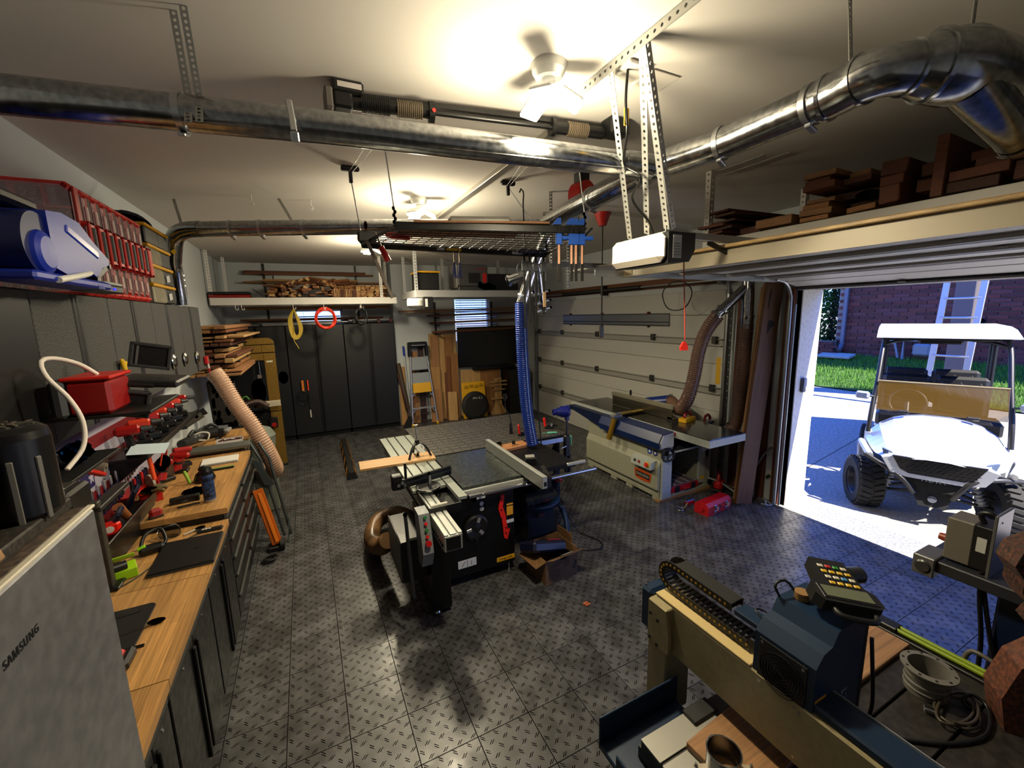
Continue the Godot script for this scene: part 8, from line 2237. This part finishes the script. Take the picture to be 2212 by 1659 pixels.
# ------------------------------------------------------------------ outside the open door
func outside():
	var conc := speck(Color(.60, .585, .56), .85, 0, .22, 2.0)
	var grass_m := speck(Color(.20, .34, .05), .9, 0, .3, 2.0)
	# driveway rising to the lawn, lawn rising to the neighbour's wall
	var d := mb()
	for k in 9: d.quad(V(5.64, -.05, 6.0 - k * 2.2), V(6.9, -.08, 6.0 - k * 2.2), V(6.9, -.08, 3.81 - k * 2.2), V(5.66, -.05, 3.81 - k * 2.2)); d.quad(V(6.9, -.08, 6.0 - k * 2.2), V(10.35, .53, 6.0 - k * 2.2), V(10.35, .53, 3.81 - k * 2.2), V(6.9, -.08, 3.81 - k * 2.2))
	d.bx(5.3, 10.4, -.4, -.12, -14, 6)
	struct("driveway_ground", d, conc)
	var lw := mb(); lw.quad(V(10.33, .55, 6), V(12.6, 1.03, 6), V(12.6, 1.03, -14), V(10.33, .55, -14)); lw.bx(10.33, 14, .0, .52, -14, 6)
	struct("lawn_ground", lw, grass_m)
	var bl := mb()
	for k in 3:
		var a := TAU * k / 3.0
		bl.tri(V(cos(a) * 0.02, 0, sin(a) * 0.02), V(cos(a + 0.5) * 0.02, 0, sin(a + 0.5) * 0.02), V(cos(a) * 0.05, .085, sin(a) * 0.05))
	var mm := MultiMesh.new(); mm.transform_format = MultiMesh.TRANSFORM_3D; mm.mesh = bl.mesh(); mm.instance_count = 9000
	for k in 9000:
		var x := rng.randf_range(10.34, 12.55); var z := rng.randf_range(-5.5, 2.0)
		mm.set_instance_transform(k, Transform3D(Basis(Vector3.UP, rng.randf() * 6.3).scaled(Vector3.ONE * rng.randf_range(.6, 1.3)), V(x, .545 + (x - 10.33) * 0.2115, z)))
	var gi := MultiMeshInstance3D.new(); gi.multimesh = mm; gi.material_override = mq(.28, .48, .07, .7); gi.name = "lawn_grass"
	add_child(gi); tag(gi, "sunlit green grass growing on the lawn by the brick house", "grass", "", "stuff")
	# neighbour's brick house
	var hs := thing("brick_house", "red brick house wall beyond the lawn", "house")
	obj("mortar_wall", mb().bx(12.62, 12.9, .6, 4.6, -3.2, 8.0), speck(Color(.52, .49, .46), .9, 0, .15, 3), hs)
	obj("roof", mb().prism([W(12.25, 4.55), W(12.25, 4.75), W(16.0, 7.0), W(16.0, 4.55)], 11.6, T0(V(0, 0, -3.5))), mq(.18, .16, .15, .9), hs)
	var bm := [speck(Color(.38, .15, .12), .85, 0, .25, 6), speck(Color(.45, .19, .16), .85, 0, .25, 6), speck(Color(.33, .12, .11), .85, 0, .25, 6), speck(Color(.42, .20, .20), .85, 0, .25, 6)]
	var bs := mb().box(Vector3.ZERO, V(.05, .066, .288), BI, .005).mesh()
	var far := []
	var n := 0
	for row in 46:
		for c in 37:
			var p := V(12.612, 1.0 + 0.04 + row * 0.081, -3.03 + c * 0.302 + (.151 if row % 2 else 0.0))
			if row < 21 and c < 13 and n < 300:
				var o := obj("brick", bs, bm[rng.randi() % 4], hs); o.position = p + V(rng.randf_range(-.004, .004), 0, 0); n += 1
			else: far.append(p)
	var fm := MultiMesh.new(); fm.transform_format = MultiMesh.TRANSFORM_3D; fm.mesh = bs; fm.instance_count = far.size()
	for k in far.size(): fm.set_instance_transform(k, T0(far[k]))
	var fi := MultiMeshInstance3D.new(); fi.multimesh = fm; fi.material_override = bm[0]; fi.name = "upper_bricks"; fi.set_meta("kind", "stuff"); hs.add_child(fi)
	obj("downspout", mb().bx(12.50, 12.58, 1.25, 4.5, -3.05, -2.97, .01).beam(V(12.54, 1.26, -3.01), V(12.40, 1.14, -3.01), .08, .08), mq(.36, .37, .42, .5), hs)
	var gm := thing("gas_meter", "grey gas meter with pipes on the brick wall", "gas meter", V(12.45, 0, -1.45))
	var gg := mq(.45, .48, .50, .5)
	obj("body", mb().bx(-.08, .08, 1.12, 1.38, -.15, .15, .04), gg, gm)
	obj("regulator", mb().lathe([W(0, -.04), W(.09, -.02), W(.09, .02), W(0, .04)], Transform3D(Basis(V(0, 0, 1), PI / 2), V(0, 1.44, -.52)), 16), gg, gm)
	obj("pipe", mb().tube([V(0, 1.02, -.32), V(0, 1.44, -.32), V(0, 1.46, .62), V(0, 1.78, .66), V(.05, 1.84, .78)], .03, 8).tube([V(0, 1.05, -.4), V(0, 1.44, -.5)], .025, 8), gg, gm)
	obj("vent_elbow", mb().ball(V(.05, 1.86, .78), V(.06, .06, .09), 10, 8), gg, gm)
	# evergreen shrub behind a low brick planter
	var pl := thing("planter_wall", "low brick planter wall left of the brick house", "planter")
	obj("core", mb().bx(12.32, 12.6, .7, 1.36, -5.2, -3.12), speck(Color(.45, .40, .36), .9), pl)
	for row in 5:
		for c in 7: (obj("brick", bs, bm[rng.randi() % 4], pl) as Node3D).position = V(12.31, .985 + row * 0.081, -5.03 + c * 0.302 + (.1 if row % 2 else 0.0))
	for s in 2:
		var sh := thing("evergreen_shrub", ["tall bright evergreen shrub behind the brick planter", "darker shrub between the evergreen and the downspout"][s], "shrub", V(12.95 + 0.1 * s, 1.2, [-3.95, -3.28][s]))
		obj("stem", mb().cyl(V(0, 0, 0), V(0, 1.0, 0), .05), mq(.2, .13, .08, .9), sh)
		var fo := mb()
		for k in (2600 if s == 0 else 1200):
			var y := rng.randf(); var an := rng.randf() * TAU
			var rr := (.55 if s == 0 else 0.28) * sqrt(1.0 - pow(abs(y - 0.35) / 0.66, 2.0)) * (.75 + 0.3 * rng.randf())
			var p := V(cos(an) * rr, y * (2.4 if s == 0 else 2.0), sin(an) * rr)
			var dd := V(cos(an), .8, sin(an)) * rng.randf_range(.05, .11)
			var sd := V(-sin(an), rng.randf_range(-.5, .5), cos(an)) * 0.035
			fo.tri(p - sd, p + sd, p + dd); fo.tri(p + dd * 0.3 - sd, p + dd * 0.3 + V(0, .05, 0), p + dd * 0.3 + sd)
		obj("foliage", fo, mat([Color(.13, .32, .08), Color(.06, .14, .05)][s], .8), sh)
	single("splash_block", "pale concrete splash block on the lawn below the downspout", "splash block", mb().box(V(12.2, 1.03, -2.95), V(.3, .06, .7), Basis(V(0, 0, 1), .2), .01), mq(.60, .60, .57, .9))
	# post with a ladder beyond the cart
	single("porch_post", "tall grey square post beyond the cart", "post", mb().bx(10.5, 10.75, .5, 4.2, -.45, -.2, .01), mq(.34, .32, .34, .6))
	var ld := thing("leaning_ladder", "aluminium extension ladder leaning high beyond the cart", "ladder", V(10.3, 0, -.25))
	for z in [-.22, .22]: obj("rail", mb().beam(V(-.35, .53, z), V(.12, 4.1, z), .03, .08, V(0, 0, 1), .004), mq(.70, .70, .70, .4, .6), ld)
	for k in 11: obj("rung", mb().cyl(V(-.33 + k * 0.041, .75 + k * 0.31, -.22), V(-.33 + k * 0.041, .75 + k * 0.31, .22), .018, -1, 8), mq(.65, .65, .66, .4, .6), ld)
	cart()

func cart():
	var wh := mq(.72, .74, .78, .25, .15)
	wh.clearcoat_enabled = true; wh.clearcoat = 0.6; wh.clearcoat_roughness = 0.1
	var dk := mq(.03, .03, .033, .45)
	var gr := mq(.16, .16, .17, .45, .3)
	var st := mq(.6, .6, .62, .3, .9)
	var c := thing("golf_cart", "white lifted golf cart with tinted windshield parked outside the door", "golf cart", V(6.5, -.08, .86), -1.192)
	# wheels
	for w in [V(-.55, .285, 0), V(.55, .285, 0), V(-.55, .285, -1.75), V(.55, .285, -1.75)]:
		var steer := 0.35 if w.z > -.1 else 0.0
		var b := Basis(Vector3.UP, steer)
		var tr := mb(); tr.xf = Transform3D(b, w)
		tr.lathe([W(.16, -.12), W(.25, -.125), W(.272, -.10), W(.278, 0), W(.272, .10), W(.25, .125), W(.16, .12), W(.16, -.12)], Transform3D(Basis(V(0, 0, 1), PI / 2), Vector3.ZERO), 32)
		for k in 26:
			var an := TAU * k / 26.0
			for s in [-1, 1]:
				var off := an + (.12 if s > 0 else 0.0)
				tr.box(V(.062 * s, sin(off) * 0.274, cos(off) * 0.274), V(.10, .03, .045), Basis(V(1, 0, 0), -off + PI / 2) * Basis(V(0, 1, 0), .3 * s), .005)
		var t := obj("wheel", tr, mq(.05, .048, .045, .8), c)
		var rm := mb(); rm.xf = Transform3D(b, w)
		rm.lathe([W(0, .02), W(.05, .03), W(.13, .05), W(.15, .10), W(.165, .115), W(.165, -.115), W(.15, -.10), W(.12, -.03), W(0, -.02)], Transform3D(Basis(V(0, 0, 1), PI / 2), Vector3.ZERO), 28)
		for k in 6: rm.beam(V(.06, 0, 0), V(.07, sin(TAU * k / 6.0) * 0.14, cos(TAU * k / 6.0) * 0.14), .03, .012, V(1, 0, 0))
		obj("rim", rm, gr, t)
	# suspension arms, shocks
	for s in [-1, 1]:
		obj("lower_arm", mb().cyl(V(.16 * s, .30, .10), V(.46 * s, .24, .04), .016, -1, 8).cyl(V(.16 * s, .32, -.12), V(.46 * s, .24, .0), .016, -1, 8).cyl(V(.16 * s, .42, .10), V(.46 * s, .34, .03), .012, -1, 8), dk, c)
		obj("shock", hose([V(.38 * s, .27, .06), V(.24 * s, .66, .0)], .038, .035, .022, 12), mq(.55, .56, .58, .4), c)
	# nose plate, bumper tubes, skid
	var np := obj("nose_plate", mb().prism([W(-.26, .60), W(.26, .60), W(.16, .45), W(.10, .28), W(-.10, .28), W(-.16, .45)], .02, Transform3D(Basis(V(1, 0, 0), -.35), V(0, -.02, .44))), mq(.07, .075, .08, .5), c)
	text("HDKY", .075, mq(.55, .57, .6, .4), np, Transform3D(Basis(V(1, 0, 0), -.35), V(.0, .515, .290)))
	obj("skid_hole", mb().cyl(V(.0, .33, .345), V(.0, .332, .352), .035, -1, 14), mq(.3, .32, .36, .5), np)
	obj("bumper_tube", mb().tube(curve([V(-.56, .68, .26), V(-.40, .60, .32), V(-.24, .50, .36), V(-.14, .36, .33)], .04), .024, 8).tube(curve([V(.60, .60, .12), V(.42, .62, .28), V(.26, .58, .36), V(.18, .46, .36), V(.14, .36, .33)], .04), .024, 8).tube([V(-.38, .60, .30), V(-.22, .62, .33)], .018, 8), gr, c)
	# hood: lofted sections from nose to dash
	var hood := mb()
	var secs := []
	for k in 7:
		var f := k / 6.0
		var z := lerpf(.30, -.50, f)
		var w := lerpf(.40, .60, sqrt(f)); var top := lerpf(.735, 1.03, pow(f, .7)); var low := lerpf(.68, .72, f)
		var ring := []
		for j in 11:
			var u := j / 10.0 * 2.0 - 1.0
			ring.append(V(u * w, low + (top - low) * (1.0 - pow(abs(u), 3.5)) + 0.012 * (1.0 if abs(u) < 0.35 else 0.0), z + 0.10 * (1.0 - u * u) * (1.0 - f)))
		secs.append(ring)
	for k in 6:
		for j in 10: hood.quad(secs[k][j], secs[k][j + 1], secs[k + 1][j + 1], secs[k + 1][j])
	obj("hood", hood, wh, c)
	var face := mb()
	face.prism([W(-.34, .74), W(.34, .74), W(.27, .61), W(.20, .585), W(-.20, .585), W(-.27, .61)], .03, T0(V(0, .0, .345)))
	var gl := obj("grille", face, mq(.045, .04, .045, .5), c)
	var hx := mb()
	for i in 5:
		for j in 13: hx.beam(V(-.27 + j * 0.044 + 0.02 * (i % 2), .61 + i * 0.027, .378), V(-.245 + j * 0.044 + 0.02 * (i % 2), .622 + i * 0.027, .378), .004, .006, V(0, 0, 1))
	obj("grille_cells", hx, mq(.15, .14, .15, .4), gl)
	obj("chin", mb().prism([W(-.42, .70), W(-.33, .73), W(-.26, .60), W(-.20, .57), W(.20, .57), W(.26, .60), W(.33, .73), W(.42, .70), W(.34, .56), W(.22, .53), W(-.22, .53), W(-.34, .56)], .03, T0(V(0, 0, .34))), wh, c)
	for s in [-1, 1]:
		obj("headlight", mb().prism([W(.30 * s, .70), W(.55 * s, .77), W(.53 * s, .70), W(.37 * s, .665)], .03, Transform3D(Basis(V(0, 1, 0), .35 * s), V(-.10 * s, 0, .40))), mq(.32, .38, .50, .15), c)
		obj("lamp_strip", mb().prism([W(.34 * s, .695), W(.50 * s, .74), W(.50 * s, .725), W(.36 * s, .68)], .006, Transform3D(Basis(V(0, 1, 0), .35 * s), V(-.10 * s, 0, .43))), mq(.85, .87, .9, .2), c)
		obj("fender", mb().tube(curve([V(.52 * s, .66, .22), V(.60 * s, .72, -.05), V(.62 * s, .66, -.30), V(.61 * s, .42, -.42)], .05), .035, 8), wh, c)
		obj("side_body", mb().bx(.50 * s, .60 * s, .30, .80, -.72, -.42, .03).bx(.50 * s, .58 * s, .28, .40, -1.5, -.5, .03), wh, c)
		obj("windshield_post", mb().tube(curve([V(.57 * s, .78, -.40), V(.56 * s, 1.05, -.48), V(.54 * s, 1.40, -.66), V(.53 * s, 1.72, -.86), V(.52 * s, 1.86, -1.0)], .05), .024, 8), dk, c)
		obj("rear_post", mb().tube([V(.50 * s, .75, -1.55), V(.50 * s, 1.87, -1.62)], .026, 8).tube([V(.50 * s, .8, -1.75), V(.50 * s, 1.87, -1.85)], .026, 8), dk, c)
		obj("roof_handle", mb().tube(curve([V(.52 * s, 1.80, -.98), V(.42 * s, 1.84, -1.1), V(.25 * s, 1.865, -1.15)], .05), .018, 8), dk, c)
		var mr := obj("mirror", mb().box(V(.66 * s, 1.22, -.46), V(.14, .09, .05), Basis(V(0, 1, 0), .3 * s), .02), mq(.55, .57, .6, .3), c)
		obj("mirror_arm", mb().cyl(V(.56 * s, 1.20, -.52), V(.62 * s, 1.21, -.48), .012, -1, 8), dk, mr)
	# folded tinted windshield
	var ws := obj("windshield", mb().box(V(0, 1.22, -.53), V(1.06, .36, .008), Basis(V(1, 0, 0), -.40), .003), glass(Color(.36, .27, .10, .45)), c)
	obj("top_seal", mb().cyl(V(-.53, 1.385, -.605), V(.53, 1.385, -.605), .014, -1, 8), mq(.42, .37, .25, .5), ws)
	for x in [-.28, .28]: obj("hinge", mb().bx(x - 0.05, x + 0.05, 1.04, 1.075, -.46, -.42, .008), dk, ws)
	obj("dashboard", mb().bx(-.52, .52, .85, 1.02, -.85, -.50, .03), dk, c)
	var sw := []
	for k in 25: sw.append(V(-.24 + cos(TAU * k / 24.0) * 0.17, 1.10 + sin(TAU * k / 24.0) * 0.15, -.86 - sin(TAU * k / 24.0) * 0.08))
	obj("steering_wheel", mb().tube(sw, .016, 8, false).cyl(V(-.24, 1.10, -.86), V(-.24, .95, -.72), .025), dk, c)
	for z in [-1.45, -2.25]:
		var s := obj("seat", mb().bx(-.52, .52, .74, .84, z - 0.02, z + 0.45, .05), dk, c)
		for x in [-.26, .26]: obj("backrest", mb().box(V(x, 1.13, z - 0.08), V(.48, .50, .09), Basis(V(1, 0, 0), -.15), .05), mq(.06, .06, .07, .5), s)
		for k in 6: obj("quilting", mb().box(V(-.42 + k * 0.168, 1.20, z - 0.032), V(.10, .20, .012), Basis(V(0, 0, 1), .5), .005), mq(.14, .14, .15, .5), s)
	obj("floor_pan", mb().bx(-.55, .55, .34, .40, -2.4, -.42, .02), dk, c)
	obj("seat_base", mb().bx(-.52, .52, .40, .74, -2.3, -1.1, .02), wh, c)
	# roof with a curved edge
	var rf := mb()
	var rp := [W(.86, 1.90), W(.96, 1.925), W(1.25, 1.985), W(1.6, 2.01), W(2.7, 2.01), W(2.8, 1.96), W(2.75, 1.90), W(1.0, 1.885)]
	rf.prism(rp, 1.20, Transform3D(Basis(V(0, 0, -1), V(0, 1, 0), V(1, 0, 0)), V(-.60, 0, 0)))
	obj("roof", rf, mq(.70, .72, .74, .3), c)
	obj("roof_liner", mb().bx(-.55, .55, 1.86, 1.886, -2.7, -1.0, .01), dk, c)
	obj("roof_speaker", mb().bx(-.2, .2, 1.80, 1.86, -1.6, -1.3, .02), dk, c)
func build_all():
	left_side()
	back_side()
	middle()
	right_side()
	overhead()
	near_right()
	outside()
